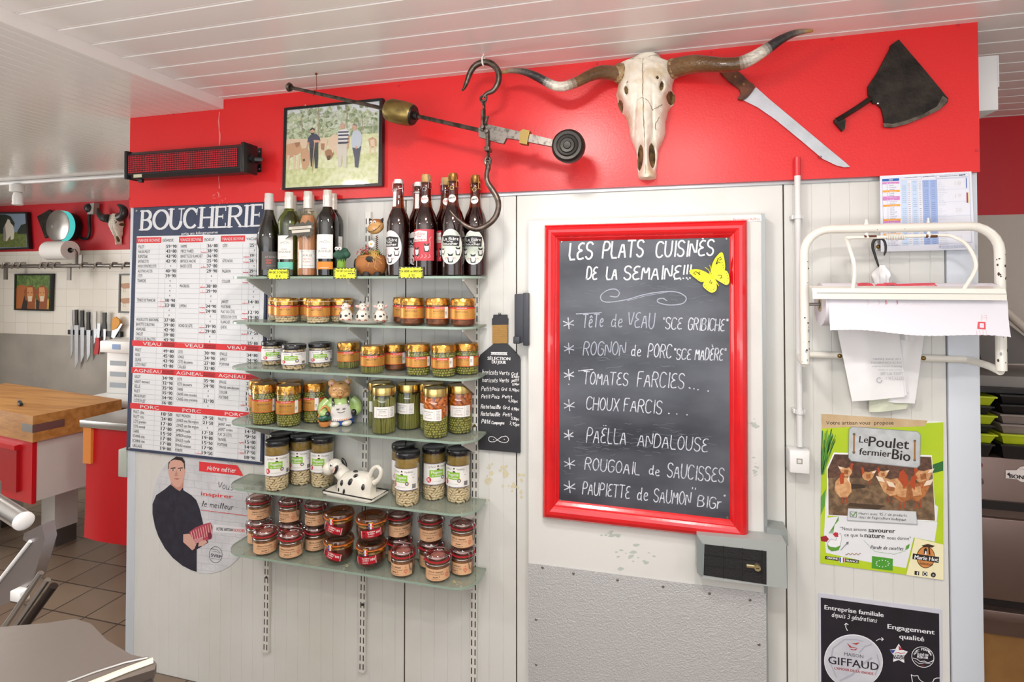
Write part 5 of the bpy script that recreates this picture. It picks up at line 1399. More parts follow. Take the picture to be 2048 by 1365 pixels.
def cow_(x, y, s_, m=rp_):
 for q in ([(-14, 2), (-6, -14), (4, -12), (16, -18), (60, -20), (76, -10), (80, 10), (70, 8), (66, 0), (62, 20), (54, 20), (50, 4), (26, 4), (24, 20), (15, 20), (12, 2), (0, 6), (-8, 12)], [(-10, -12), (-16, -20), (-4, -16)]): pr.poly([(x + a * s_, y + c * s_) for a, c in q], m, 1)
cow_(545, 492, 1.15); cow_(655, 496, .8); cow_(722, 486, 1.0)
pr.poly([(795, 482), (1062, 474), (1052, 488), (1064, 503), (795, 512)], rp_, 1)
pr.text('MA BOUCHERIE CHARCUTERIE', 805, 502, 1045, 494, 4.6, ink('#f2e6e8'), 2)
for x in (570, 640, 690, 760): pr.stroke([(x, 588), (x + 8, 606), (x - 4, 618)], .9, rp_, 1)
for x in (688, 762): pr.stroke([(x, 590), (x, 612)], 4, rp_, 1)
for k in range(7): pr.stroke([(790 + 36 * k, 600 + 4 * k), (815 + 36 * k, 620), (840 + 36 * k, 606)], .4, rpl, 1)
pr.poly([(1282, 726), (1330, 728), (1326, 776), (1272, 772)], rp_, 1); pr.poly([(1292, 736), (1318, 737), (1316, 766), (1288, 764)], paper, 2); pr.stroke([(1299, 744), (1299, 758), (1310, 758), (1310, 744), (1299, 744)], .7, rp_, 3); pr.stroke([(1299, 751), (1310, 751)], .6, rp_, 3)
pr.stroke([(1306, 720), (1310, 688), (1306, 684)], 1.0, rp_, 1); pr.stroke([(1340, 720), (1338, 690)], 1.0, rp_, 1); pr.stroke([(1318, 702), (1334, 702)], .9, rp_, 1); pr.stroke([(1322, 686), (1344, 688)], .8, rp_, 1)
for k in range(4):
 for m in range(6): pr.stroke([(1264 + 21 * k + m * .4, 784 + 6 * m), (1264 + 21 * k + m * .4, 787.5 + 6 * m + (k + m) % 2)], 1.6, rpl, 1)
pr.build('red_print', prl, smooth=False)
hk_t = thing('meat_hook', 'dark steel hook on the wall plate holding plastic bags behind the paper dispenser', 'hook', ep(640, 375, -.03))
b = MB(); a, c = ep(622, 170, -.006), ep(662, 265, -.006); b.span(a.x, c.x, -.005, -.0005, c.z, a.z, M('zinc_plate', '#c3c2be', .4, .6), .002); b.build('wall_plate', hk_t)
b = MB(); p = ep(640, 240, -.006); b.ball(p, (.0062, .005, .0062), MATS['brass_bolt'], 12, 8); b.build('bolt', hk_t)
b = MB(); hkp = [(676, 298), (684, 270), (684, 230), (672, 198), (648, 186), (620, 192), (604, 215), (604, 250), (616, 290), (630, 335), (645, 378)]
b.tube(cat_rom([ep(x, y, -.022) for x, y in hkp], 4), [.0012, .0036, .004, .004, .004, .004, .004, .0038, .0034, .003, .002], M('hook_steel', '#3b3a3c', .35, .8), 10); b.build('hook', hk_t)
bagm = M('bag_plastic', '#ecebec', .35, bump=.5, bscale=26, stretch=(1.2, 1, .8), sss=.0); bagm2 = M('bag_plastic_green', '#cfd3bd', .4, bump=.6, bscale=40)
bags = thing('plastic_bags', 'bundle of white plastic carrier bags hanging behind the paper roll', 'bag', ep(650, 1290, -.03))
def bagsheet(pts, y0, th, mat, nm, seed=0, lay=6):
 b = MB(); random.seed(seed)
 for k in range(lay):
  dy = y0 + th * k / lay; sh = [(x + (0 if i < 2 else random.uniform(-14, 14)) + 3 * k * (1 if i > 1 else 0), y + (random.uniform(-4, 10) - 5 * k if i in (2, 3) else 0)) for i, (x, y) in enumerate(pts)]
  g = []; nx, nz = 14, 18
  q = [wy(*cE(*p), dy) for p in sh]
  for i in range(nx + 1):
   for j in range(nz + 1):
    s_, t = i / nx, j / nz
    a = q[0].lerp(q[1], s_); c = q[3].lerp(q[2], s_); p = a.lerp(c, t)
    p.y += .0016 * sin(s_ * 9 + k + t * 2) - .006 * sin(s_ * pi) * (1 if k == 0 else 0)
    g.append(p)
  b.add(g, [(i * (nz + 1) + j, i * (nz + 1) + j + 1, (i + 1) * (nz + 1) + j + 1, (i + 1) * (nz + 1) + j) for i in range(nx) for j in range(nz)], mat)
 return b.build(nm, bags, angle=180)
bagsheet([(765, 640), (960, 640), (862, 1250), (690, 1250)], -.022, .012, bagm, 'back_bag', 2)
bagsheet([(345, 640), (750, 640), (820, 1208), (462, 1245)], -.036, .010, bagm, 'front_bag', 1)
bagsheet([(575, 1180), (835, 1170), (828, 1290), (590, 1312)], -.017, .010, bagm2, 'greenish_bag', 3)
bagsheet([(770, 700), (890, 700), (880, 868), (790, 845)], -.027, .003, bagm, 'folded_flap', 4, 4)
b = MB(); kn_ = ep(665, 405, -.025)
b.lathe([(0, .022), (.007, .020), (.010, .012), (.019, .0), (.023, -.010), (.020, -.02), (.018, -.05), (0, -.05)], bagm, 24, kn_, None, wob=lambda a, z: 1 + .16 * sin(a * 5 + z * 90) + .08 * sin(a * 11)); b.build('knot', bags)
pr = Print(-.0432); gt = ink('#b9bac2')
for t, x0, x1, y, hp in (('ne pas jeter', 600, 785, 975, 4), ('SUR LA VOIE PUBLIQUE', 590, 790, 1000, 4), ('gardez la nature propre', 598, 792, 1022, 3.4), ('pensez dans la nature', 640, 790, 1044, 3), ('TRIEZ AU TRI', 655, 800, 1075, 6), ('SÉLECTIF !', 690, 805, 1105, 6)): pr.text(t, *cE(x1, y), *cE(x0, y), hp, gt, 1)
pr.stroke([cE(645 + 16 * cos(a), 1108 + 16 * sin(a)) for a in [k * .6 for k in range(10)]], 1.6, gt, 1)
pr.build('ghost_print', bags, smooth=False)
cG = crop(1560, 800, 488 / 1753)
def draw_poulet(pr):
 lime = M('poster_lime', '#bfd62e', .5, col2='#a8c41f', vscale=6, ramp=(.3, .7)); kraft = M('kraft_paper', '#cdb491', .7, col2='#bda27c', vscale=20); wh = ink('#e4e6ea'); bk = ink('#27221f'); gn = ink('#2d6b34'); gn2 = ink('#5c9a3a')
 P = lambda pts, m, L: pr.poly([cG(*p) for p in pts], m, L)
 P([(297, 205), (1172, 262 - 100), (1172, 1295), (288, 1175)], lime, 1)
 P([(296, 100), (1060, 150), (1040, 190), (900, 195), (700, 200), (500, 195), (297, 207)], kraft, 2)
 pr.text('Votre artisan vous  propose', *cG(330, 178), *cG(815, 178), 7.2, bk, 3)
 P([(325, 850), (480, 830), (1130, 880), (1110, 1020), (960, 990), (905, 1210), (600, 1160), (330, 1100), (315, 960)], wh, 2)
 P([(330, 640), (345, 830), (320, 900)], wh, 2); P([(1110, 750), (1135, 770), (1125, 880), (1112, 870)], wh, 2)
 for k in range(34):
  x0 = random.uniform(288, 330); x1 = x0 + random.uniform(10, 85); y1 = random.uniform(205, 300)
  pr.stroke([cG(max(292, x0 * .5 + 150), random.uniform(450, 540)), cG((x0 + x1) / 2, 380), cG(x1, y1)], random.uniform(.5, 1.6), gn if k % 2 else gn2, 3)
 for k in range(6): pr.stroke([cG(350 + 6 * k, 960), cG(390, 900), cG(420, 840 + 5 * k)], .7, gn2, 3)
 P([(292, 700), (330, 640), (322, 760), (292, 830)], gn2, 2); P([(1085, 470), (1172, 440), (1172, 510), (1090, 530)], gn, 2)
 ph = [(388, 385), (1085, 405), (1112, 870), (348, 825)]
 P([(384, 379), (1090, 398), (1118, 876), (340, 832), (335, 490)], ink('#efefef'), 3)
 br = M('photo_ground', '#8a6f52', .6, col2='#5f4a36', vscale=60, ramp=(.35, .6)); bd = M('photo_dark', '#4a342b', .6, col2='#6d4c3c', vscale=80)
 P([(345, 500), (1093, 500), (1112, 868), (348, 826)], br, 4); P([(390, 391), (1084, 410), (1093, 520), (900, 560), (700, 560), (343, 560), (342, 500)], bd, 5)
 P([(420, 590), (600, 610), (660, 630), (520, 640)], ink('#3f3026'), 5); P([(500, 740), (760, 760), (700, 790), (480, 760)], ink('#4a392b'), 5); P([(620, 600), (690, 640), (600, 650)], br, 6)
 bo = M('photo_hen', '#b8733f', .6, col2='#8f5630', vscale=70); bo2 = M('photo_hen_light', '#d9a878', .6, col2='#bb8557', vscale=70); rd = ink('#b04a26'); lw = ink('#e8d5bd')
 def hen(x, y, s_, flip, m, tail=True):
  f = -1 if flip else 1
  Q = lambda pts, mm, L: P([(x + f * a * s_, y + c * s_) for a, c in pts], mm, L)
  Q([(-90, -30), (-60, -60), (0, -40), (50, -50), (80, -30), (95, 20), (60, 70), (0, 85), (-50, 50)], m, 7); Q([(-90, -30), (-110, -70), (-60, -55), (-40, -20)], lw, 8)
  Q([(60, -40), (70, -100), (95, -105), (100, -80), (95, 0)], rd, 8); Q([(72, -95), (95, -118), (112, -95), (118, -85), (100, -80)], rd, 9)
  Q([(-20, -20), (40, -10), (30, 50), (-30, 40)], bo if m != bo else bo2, 8)
  pr.stroke([cG(x - 10 * s_, y + 80 * s_), cG(x - 8 * s_, y + 125 * s_), cG(x - 26 * s_, y + 132 * s_)], 1.2 * s_ + .3, rd, 7); pr.stroke([cG(x + 22 * s_, y + 75 * s_), cG(x + 24 * s_, y + 122 * s_), cG(x + 8 * s_, y + 130 * s_)], 1.2 * s_ + .3, rd, 7)
 hen(470, 510, .5, False, bo2); hen(635, 540, .5, True, bo2); hen(740, 530, .4, True, bo2); hen(1030, 540, .7, True, bo2)
 hen(790, 610, .95, False, bo2); hen(870, 650, 1.0, False, bo); hen(985, 640, 1.05, True, bo)
 P([(395, 590), (420, 560), (480, 555), (508, 600), (512, 660), (480, 700), (430, 700), (390, 650)], bo2, 9); P([(425, 545), (440, 520), (460, 525), (455, 600), (430, 605)], rd, 10); P([(480, 570), (495, 540), (498, 600)], lw, 10)
 for x in (448, 476): pr.stroke([cG(x, 695), cG(x + 2, 738), cG(x - 12, 742)], 1.4, rd, 9)
 tg = M('stone_tag', '#c5c9cb', .6, col2='#b2b6b8', vscale=30)
 P([(515, 190), (985, 226), (1008, 250), (1004, 470), (980, 490), (508, 440), (488, 415), (492, 210)], ink('#8b9092'), 8.5); P([(518, 195), (983, 230), (1003, 252), (999, 467), (978, 484), (510, 435), (492, 412), (496, 213)], tg, 9)
 ro_ = ink('#9a6b3c')
 pr.stroke([cG(530, 250), cG(528, 376)], 3, ro_, 10); pr.stroke([cG(965, 298), cG(964, 430)], 3, ro_, 10)
 for p in ((530, 248), (528, 376), (965, 296), (964, 430)): pr.ell(*cG(*p), 2.8, 2.8, ink('#4a4a44'), 9.5)
 pr.text('Le', *cG(565, 305), *cG(628, 308), 13, bk, 10, .1, bold=.0004); pr.text('Poulet', *cG(632, 332), *cG(920, 354), 20, bk, 10, .1, bold=.0007); pr.text('fermier', *cG(565, 392), *cG(793, 410), 13, bk, 10, .1, bold=.0005); pr.text('Bio', *cG(800, 422), *cG(930, 442), 20, bk, 10, .1, bold=.0007)
 P([(487, 778), (975, 800), (985, 898), (480, 868)], ink('#a5a9ab'), 8.4); P([(487, 780), (972, 802), (980, 890), (482, 862)], ink('#d2d5d8'), 9)
 pr.stroke([cG(502, 802), cG(548, 806), cG(546, 842), cG(502, 838), cG(502, 802)], .9, bk, 10); pr.stroke([cG(508, 815), cG(522, 832), cG(545, 802)], 1.8, gn2, 11)
 pr.hand('Nourri avec 95 % de produits', *cG(562, 822), *cG(905, 838), 5, .55, bk, 10, .2); pr.hand("issus de l'agriculture biologique", *cG(562, 848), *cG(900, 868), 5, .55, bk, 10, .2)
 pr.text('“Nous aimons', *cG(430, 935), *cG(620, 945), 6.6, bk, 4); pr.text('savourer', *cG(635, 950), *cG(826, 958), 9, bk, 4, bold=.0004)
 pr.text('ce que la', *cG(462, 980), *cG(595, 986), 6.6, bk, 4); pr.text('nature', *cG(607, 988), *cG(750, 996), 9.4, bk, 4, bold=.0004); pr.text('nous donne”', *cG(768, 1002), *cG(940, 1008), 6.6, bk, 4)
 pr.hand('Parole de cocottes', *cG(650, 1070), *cG(882, 1082), 6.6, .8, bk, 4, .25)
 P([(898, 1082), (905, 1050), (930, 1035), (925, 1065)], gn2, 4); pr.stroke([cG(600, 1010), cG(680, 1090), cG(820, 1110), cG(900, 1085)], .5, gn2, 4)
 hw = ink('#eceef0')
 pr.stroke([cG(*q) for q in [(340, 1030), (365, 1000), (400, 1010), (412, 970), (435, 960), (442, 1000), (430, 1050), (400, 1085), (360, 1080), (340, 1030)]], .5, ink('#77705f'), 4.5); P([(340, 1030), (365, 1000), (400, 1010), (412, 970), (435, 960), (442, 1000), (430, 1050), (400, 1085), (360, 1080)], hw, 4); P([(290, 985), (330, 975), (350, 1000), (335, 1020), (295, 1015)], ink('#9c2730'), 5); P([(378, 965), (395, 950), (415, 955), (418, 985), (395, 985)], ink('#c0303a'), 5); P([(338, 1040), (360, 1055), (400, 1060), (435, 1045), (420, 1080), (370, 1088), (345, 1070)], gn2, 5)
 pr.stroke([cG(435, 1080), cG(480, 1030), cG(485, 1022)], 1.0, ink('#777b80'), 5); P([(474, 1040), (476, 1022), (492, 1018), (490, 1038)], ink('#777b80'), 5)
 pr.stroke([cG(470 + 4 * k, 1108 + 5 * sin(k * .9)) for k in range(28)], 1.2, ink('#a87c62'), 5)
 P([(325, 1122), (565, 1152), (562, 1176), (322, 1144)], bk, 4); pr.text('ORIGINE', *cG(334, 1140), *cG(414, 1150), 4, hw, 5, bold=.0003); pr.text('FRANCE', *cG(472, 1160), *cG(558, 1170), 4, hw, 5, bold=.0003)
 pr.ell(*cG(443, 1150), 6.4, 6.4, hw, 5); P([(423, 1150), (428, 1135), (436, 1130), (436, 1170), (428, 1164)], ink('#2b4f9c'), 6); P([(463, 1150), (458, 1135), (450, 1130), (450, 1170), (458, 1164)], ink('#cc3340'), 6)
 P([(660, 1122), (810, 1142), (808, 1228), (658, 1210)], ink('#4a9a2f'), 4)
 for k in range(12):
  a = k * .52; pr.ell(*cG(735 + 46 * cos(a), 1176 + 24 * sin(a)), 1.3, 1.0, hw, 5, 8)
 P([(968, 992), (1172, 1040), (1172, 1295), (905, 1258)], ink('#efe8bf'), 5)
 bw = ink('#6d4423'); orr = ink('#d08a4a')
 pr.ell(*cG(1045, 1130), 18.5, 22, bw, 6, 28); pr.ell(*cG(1045, 1130), 17, 20.4, orr, 7, 28)
 P([(1015, 1045), (1060, 1034), (1110, 1048), (1090, 1060), (1072, 1058), (1078, 1110), (1066, 1110), (1062, 1058), (1030, 1058)], ink('#3c2a1a'), 8); P([(1030, 1105), (1032, 1070), (1044, 1062), (1055, 1072), (1052, 1108)], ink('#2b2018'), 8); P([(1040, 1085), (1048, 1085), (1050, 1110), (1036, 1110)], hw, 9)
 P([(952, 1102), (1140, 1128), (1136, 1170), (948, 1142)], bk, 8); pr.text('Marie Hot', *cG(962, 1140), *cG(1130, 1160), 7.6, hw, 9, .15, bold=.0004); pr.text('Sélection', *cG(998, 1180), *cG(1095, 1192), 5.6, bk, 9, .15)
 P([(965, 1228), (998, 1232), (997, 1260), (964, 1256)], bk, 6); pr.text('f', *cG(980, 1258), *cG(991, 1258), 7, hw, 7, bold=.0004); P([(1022, 1232), (1056, 1236), (1056, 1266), (1021, 1262)], bk, 6); pr.ell(*cG(1039, 1249), 3.6, 3.6, hw, 7); pr.ell(*cG(1039, 1249), 2.4, 2.4, bk, 8); pr.ell(*cG(1099, 1257), 5, 5, bk, 6); pr.text('p', *cG(1094, 1263), *cG(1105, 1264), 5, hw, 7)
random.seed(4)
sheet('chicken_poster', 'lime green free-range chicken poster with hens photo on the wall right of the door', 'poster', [cG(296, 100), cG(1172, 160), cG(1172, 1295), cG(288, 1175)], -.0028, -.0006, ink('#e9e9e4'), draw_poulet)
cH = crop(1620, 1160, 360 / 2048)
def draw_gif(pr):
 bkb = M('poster_black', '#17141c', .5, col2='#211c27', vscale=14); wh = ink('#e8e8ee'); gr = M('poster_silver', '#cdced6', .5, col2='#bdbfc9', vscale=10)
 P = lambda pts, m, L: pr.poly([cH(*p) for p in pts], m, L)
 P([(122, 203), (1468, 388), (1480, 1600), (130, 1470)], bkb, 1)
 pr.text('Entreprise familiale', *cH(165, 335), *cH(835, 425), 8.6, wh, 2, bold=.0005); pr.hand('depuis 3 générations', *cH(245, 420), *cH(755, 488), 8.5, 1.0, wh, 2, .25)
 pr.text('Engagement', *cH(882, 555), *cH(1416, 624), 9.2, wh, 2, bold=.0005); pr.text('qualité', *cH(1015, 668), *cH(1296, 702), 9.2, wh, 2, bold=.0005)
 pr.stroke([cH(425, 580), cH(405, 540), cH(410, 500)], 1.3, wh, 2); pr.stroke([cH(392, 515), cH(410, 496), cH(434, 512)], 1.3, wh, 2); pr.stroke([cH(752, 695), cH(785, 675), cH(832, 678)], 1.3, wh, 2); pr.stroke([cH(812, 658), cH(834, 678), cH(815, 694)], 1.3, wh, 2)
 pr.ell(*cH(494, 930), 59, 54, ink('#e9e9ef'), 2, 40, .18); pr.ell(*cH(494, 932), 57.5, 52.5, gr, 3, 40, .18)
 sw = ink('#aeb0bc')
 pr.stroke([cH(*p) for p in [(300, 1110), (230, 950), (260, 780), (390, 680), (520, 680), (600, 700)]], 2.6, sw, 4); pr.stroke([cH(*p) for p in [(340, 1150), (480, 1080), (600, 960), (700, 890)]], 4, sw, 4); pr.stroke([cH(*p) for p in [(760, 850), (790, 960), (740, 1080)]], 2.6, sw, 4); pr.stroke([cH(*p) for p in [(560, 830), (620, 760), (700, 735)]], 3, sw, 4)
 rd = ink('#b03a3c')
 P([(418, 718), (450, 770), (540, 778), (470, 760)], rd, 5); P([(470, 725), (565, 712), (530, 738)], rd, 5); P([(445, 785), (500, 795), (540, 775), (520, 802), (470, 800)], rd, 5)
 pr.text('MAISON', *cH(388, 860), *cH(604, 892), 6.6, ink('#55525c'), 5); pr.text('GIFFAUD', *cH(206, 950), *cH(778, 1032), 15, ink('#26232c'), 5, bold=.0004); pr.text("L'AMOUR DE LA VIANDE", *cH(277, 1016), *cH(718, 1082), 4.8, rd, 5, bold=.0002)
 pts = []
 for k in range(10):
  a = R(-90 + 36 * k); r_ = (118 if k % 2 == 0 else 68); pts.append((1008 + r_ * .92 * cos(a), 845 + r_ * sin(a) + (r_ * .92 * cos(a)) * .1))
 P(pts, wh, 3); P([(pts[8][0], pts[8][1]), (960, 800), (975, 790), (940, 840)], ink('#2f4590'), 4); P([(1005, 745), (1055, 800), (1010, 800)], ink('#b93040'), 4)
 pr.text('LE PORC', *cH(950, 875), *cH(1072, 882), 4.4, bkb, 5, bold=.0003); pr.text('FRANÇAIS', *cH(938, 898), *cH(1078, 905), 4.2, bkb, 5, bold=.0003); pr.stroke([cH(960, 835), cH(1010, 825), cH(1020, 838), cH(1080, 830)], 1.2, rd, 5)
 pr.stroke([cH(1282 + 126 * cos(R(a)), 880 + 116 * sin(R(a)) + 12 * cos(R(a))) for a in range(0, 361, 12)], 1.1, wh, 3)
 for i, ch in enumerate('PORC FERMIER'):
  a = R(-158 + i * 12.6)
  if ch != ' ': pr.text(ch, *cH(1282 + 98 * cos(a) - 10, 878 + 88 * sin(a) + 12), *cH(1282 + 98 * cos(a) + 8, 878 + 88 * sin(a) + 14), 4.6, wh, 3, bold=.0003)
 pr.text('ÉLEVÉ EN', *cH(1222, 862), *cH(1342, 872), 4.6, wh, 3, bold=.0003); pr.text('PLEIN AIR', *cH(1218, 890), *cH(1342, 902), 4.6, wh, 3, bold=.0003)
 pr.stroke([cH(*p) for p in [(1170, 890), (1220, 905), (1250, 930), (1300, 925), (1340, 945), (1380, 930), (1405, 915)]], 1.2, wh, 3); pr.stroke([cH(*p) for p in [(1190, 920), (1240, 955), (1300, 945), (1370, 955)]], .8, wh, 3); pr.stroke([cH(1270, 968), cH(1284, 985), cH(1296, 978)], 1, rd, 3)
 pr.stroke([cH(*p) for p in [(1165, 1166), (1150, 1080), (1180, 1095), (1225, 1090), (1240, 1130), (1275, 1160), (1320, 1175), (1395, 1165), (1410, 1130), (1440, 1118), (1476, 1118)]], 1.3, wh, 3)
sheet('company_poster', 'black poster with white border and round silver emblem at the lower right', 'poster', [cH(97, 155), cH(1497, 345), cH(1510, 1660), cH(103, 1520)], -.0026, -.0006, ink('#c9cad6'), draw_gif)
b = MB(); p0_ = wy(1960, 122, .10); p1_ = wy(1981, 228, .10)
ab = thing('wall_box', 'slim white electrical box fixed past the right end of the red fascia', 'box', (XR + .035, .1, p1_.z))
b.span(XR + .001, p1_.x, .06, .2, p1_.z, p0_.z, pvc, .003); b.build('body', ab)
b = MB(); zz = p0_.z - (p0_.z - p1_.z) * .58; b.span(p1_.x, p1_.x + .003, .062, .198, zz, zz + .09, pvc); b.build('cover', ab)
# GLASS SHELVES on slotted rails
railm = M('rail_white', '#dedcd6', .4, .1); slotm = ink('#1d1b1a'); brk = M('bracket_white', '#d9d8d3', .42)
YRL = -.014
SH = [EYE + .012, EYE - .150, EYE - .313, EYE - .511, EYE - .737, EYE - .967]
SNAME = ['bottle shelf', 'gold-lidded bean and ratatouille shelf', 'shelf of small bean and pea jars', 'shelf with the pig figurine', 'shelf with the cow butter dish', 'lowest shelf of clip-top jars']
RL_ = [(wy(530.8, 1300, YRL), wy(541, 570, YRL)), (wy(723.6, 1300, YRL), wy(735.6, 450, YRL)), (wy(946.7, 1300, YRL), wy(951.6, 450, YRL))]
def railx(i, z): a, c = RL_[i]; return a.x + (c.x - a.x) * (z - a.z) / (c.z - a.z)
rx_ = [railx(i, 1.1) for i in range(3)]
rt = [wy(538, 405, YRL).z, wy(737, 424, YRL).z, wy(954, 416, YRL).z]
for X, zt_, nm in zip(rx_, rt, ('left', 'middle', 'right')):
 b = MB(); w_ = .0110; ri = rx_.index(X)
 for s0, s1 in ((.18, zt_),):
  vb = [(railx(ri, zq) + sx * w_, yq, zq) for sx in (-1, 1) for yq in (YRL, -.0005) for zq in (s0, s1)]; b.add(vb, [(0, 1, 3, 2), (4, 6, 7, 5), (0, 4, 5, 1), (2, 3, 7, 6), (0, 2, 6, 4), (1, 5, 7, 3)], railm)
 z = .2; k = 0
 while z < zt_ - .02:
  for dx in (-.0062, .0062): b.box((railx(ri, z) + dx, YRL - .0001, z), (.0036, .0006, .0205), slotm)
  z += .0312; k += 1
 t = thing('slotted_rail', {'left': 'white slotted wall rail carrying the left ends of the glass shelves', 'middle': 'white slotted wall rail under the middle of the glass shelves', 'right': 'white slotted wall rail carrying the right ends of the glass shelves'}[nm], 'rail', (X, YRL / 2, .18), 'slotted rails of the shelf unit')
 b.build('rail', t)
 for j, zz in enumerate(([.46, .745, .905] if nm == 'left' else [.42, .70, 1.335, 1.18] if nm == 'middle' else [.55, .80, 1.335, 1.70, 1.085])):
  b = MB(); b.lathe([(0, .0022), (.004, .0018), (.0052, 0)], MATS['brass_bolt'] if j > 1 else ink('#3a3733'), 12, (railx(ri, zz), YRL, zz), Matrix.Rotation(R(90), 3, 'X')); b.build('screw', t)
xl_, xr_ = -1.507, -.562
glt = glass('shelf_glass', '#dde6dc', .10, .06, haze=.34, hazecol='#b3b7ab'); gle = M('shelf_glass_edge', '#93a899', .25, coat=.4)
SD = .155
stn = M('shelf_stain', '#b9ad7c', .8)
for i, z in enumerate(SH):
 t = thing('glass_shelf', 'green-edged glass shelf, the %s' % SNAME[i], 'shelf', ((xl_ + xr_) / 2, -SD / 2, z - .0075), 'glass shelves of the wall unit')
 rc_ = .075
 pl2 = [(xl_, -.0008 - .016), (xr_, -.0008 - .016)] + [(xr_ - rc_ + rc_ * cos(R(a)), -SD + rc_ - rc_ * sin(R(a))) for a in range(0, 91, 10)] + [(xl_ + rc_ - rc_ * sin(R(a)), -SD + rc_ - rc_ * cos(R(a))) for a in range(0, 91, 10)]
 b = MB(); b.slab(pl2, z - .0075, z, glt, gle); b.build('pane', t)
 if i == 5:
  b = MB()
  for X in (rx_[1] - .01, rx_[2] - .02):
   for k in range(7): x, y, s_ = X + random.gauss(0, .010), -.118 + random.gauss(0, .006), random.uniform(.002, .006); b.slab([(x + s_ * cos(q), y + s_ * .6 * sin(q)) for q in (0, 1, 2.2, 3.3, 4.4, 5.4)], z, z + .0002, stn)
  b.build('dried_drips', t)
 for X, nm in zip([railx(q, z - .04) for q in range(3)], ('left', 'middle', 'right')):
  b = MB()
  pr_ = [(-.008, z - .0085), (-.128, z - .0085), (-.134, z - .001), (-.139, z - .004), (-.136, z - .016), (-.122, z - .022), (-.014, z - .076), (-.0135, z - .05)]
  n = len(pr_); th = .0022
  vs_ = [(X - th, y, q) for y, q in pr_] + [(X + th, y, q) for y, q in pr_]
  b.add(vs_, [tuple(reversed(range(n))), tuple(n + k for k in range(n))] + [(k, (k + 1) % n, n + (k + 1) % n, n + k) for k in range(n)], brk)
  b.box((X, -.129, z - .0115), (.011, .010, .007), brk, bev=.003)
  tag(b.build('shelf_bracket'), 'white steel bracket under the %s of the %s' % ({'left': 'left end', 'middle': 'middle', 'right': 'right end'}[nm], SNAME[i]), 'bracket', 'shelf brackets')
# jars and bottles
JG = glass('jar_glass', '#f4f6f2', .07, .02); JGw = glass('jar_glass_thick', '#e8ece8', .12, .03)
gold = M('gold_foil', '#d9a352', .24, .9, col2='#b57f34', vscale=40, bump=.9, bscale=55); goldl = M('gold_lid', '#d8bd7a', .22, .95)
goldlab = M('gold_label', '#d69a4a', .32, .45); redl = ink('#cf3428'); orl = ink('#d5622c'); lidk = M('lid_black', '#1c1c1f', .25, coat=.4)
peam = M('pea_green', '#a19e46', .35, var=.3, vscale=160, spec=.6); pead = M('pea_dark', '#5c5b26', .6); beanm = M('bean_cream', '#e6cfaa', .4, var=.18, vscale=120); beand = M('bean_gap', '#8a6b45', .7)
gbm = M('green_bean', '#75773a', .4, col2='#928d48', vscale=30, stretch=(1, 1, .2)); gbd = M('green_bean_dark', '#3d401a', .6); carm = M('carrot', '#d9731c', .4, var=.2, vscale=60); cardk = M('carrot_dark', '#8a4310', .6)
ratm = M('ratatouille', '#8a4a26', .4, col2='#5e3018', vscale=50, bump=.6, bscale=120); brine = M('brine', '#a88a4e', .2, col2='#8f7138', vscale=30, coat=.5)
patm = M('pate_brown', '#9c6a48', .5, col2='#7d4e33', vscale=70, bump=.4, bscale=140); wkm = M('terrine_red', '#5a2015', .3, col2='#3a120c', vscale=30, coat=.3, bump=.3, bscale=60); wky = M('terrine_yellow', '#a5781f', .35, col2='#5e3a14', vscale=34, ramp=(.45, .6))
labw = ink('#eceae6', .45); labp = ink('#dfb088', .5); tx = ink('#3a3533'); prp = ink('#4b3f86'); mgn = ink('#8bbf3a')
ICO = None
def ico():
 global ICO
 if ICO is None:
  bm = bmesh.new(); bmesh.ops.create_icosphere(bm, subdivisions=2, radius=1.0); bm.verts.index_update()
  ICO = ([v.co.copy() for v in bm.verts], [[v.index for v in f.verts] for f in bm.faces]); bm.free()
 return ICO
def blob(b, c, r, mat, rot=None):
 vs, fs = ico(); c = Vector(c)
 r = r if isinstance(r, tuple) else (r, r, r)
 out = []
 for v in vs:
  p = Vector((v.x * r[0], v.y * r[1], v.z * r[2]))
  if rot is not None: p = rot @ p
  out.append(p + c)
 b.add(out, fs, mat)
def body_prof(r, h, sh=.012, neck=.88, foot=.008):
 return [(0, .0006), (r - foot, .0006), (r - foot * .35, foot * .3), (r, foot * 1.3), (r, h - sh), (r - (r - r * neck) * .6, h - sh * .4), (r * neck, h)]
def core(b, r, z0, z1, mat, foot=.006, top=True):
 b.lathe([(0, z0), (r - foot, z0), (r, z0 + foot), (r, z1 - .003), (r - .004, z1), (0, z1)], mat, 28)
def peas(b, r, z0, z1, s=.0043, mat=None, seed=1):
 rnd = random.Random(seed); mat = mat or peam
 z = z0 + s; k = 0
 while z < z1 - s * .3:
  rr = r - s; n = int(2 * pi * rr / (2 * s * 1.03))
  if z - z0 < .008: rr -= (.008 - (z - z0)) * .5
  for i in range(n):
   a = 2 * pi * (i + (k % 2) * .5 + rnd.uniform(-.2, .2)) / n; q = rnd.uniform(.85, 1.08)
   blob(b, ((rr - rnd.uniform(0, .0012)) * cos(a), (rr - rnd.uniform(0, .0012)) * sin(a), z + rnd.uniform(-.0009, .0009)), s * q, mat)
  z += s * 1.78; k += 1
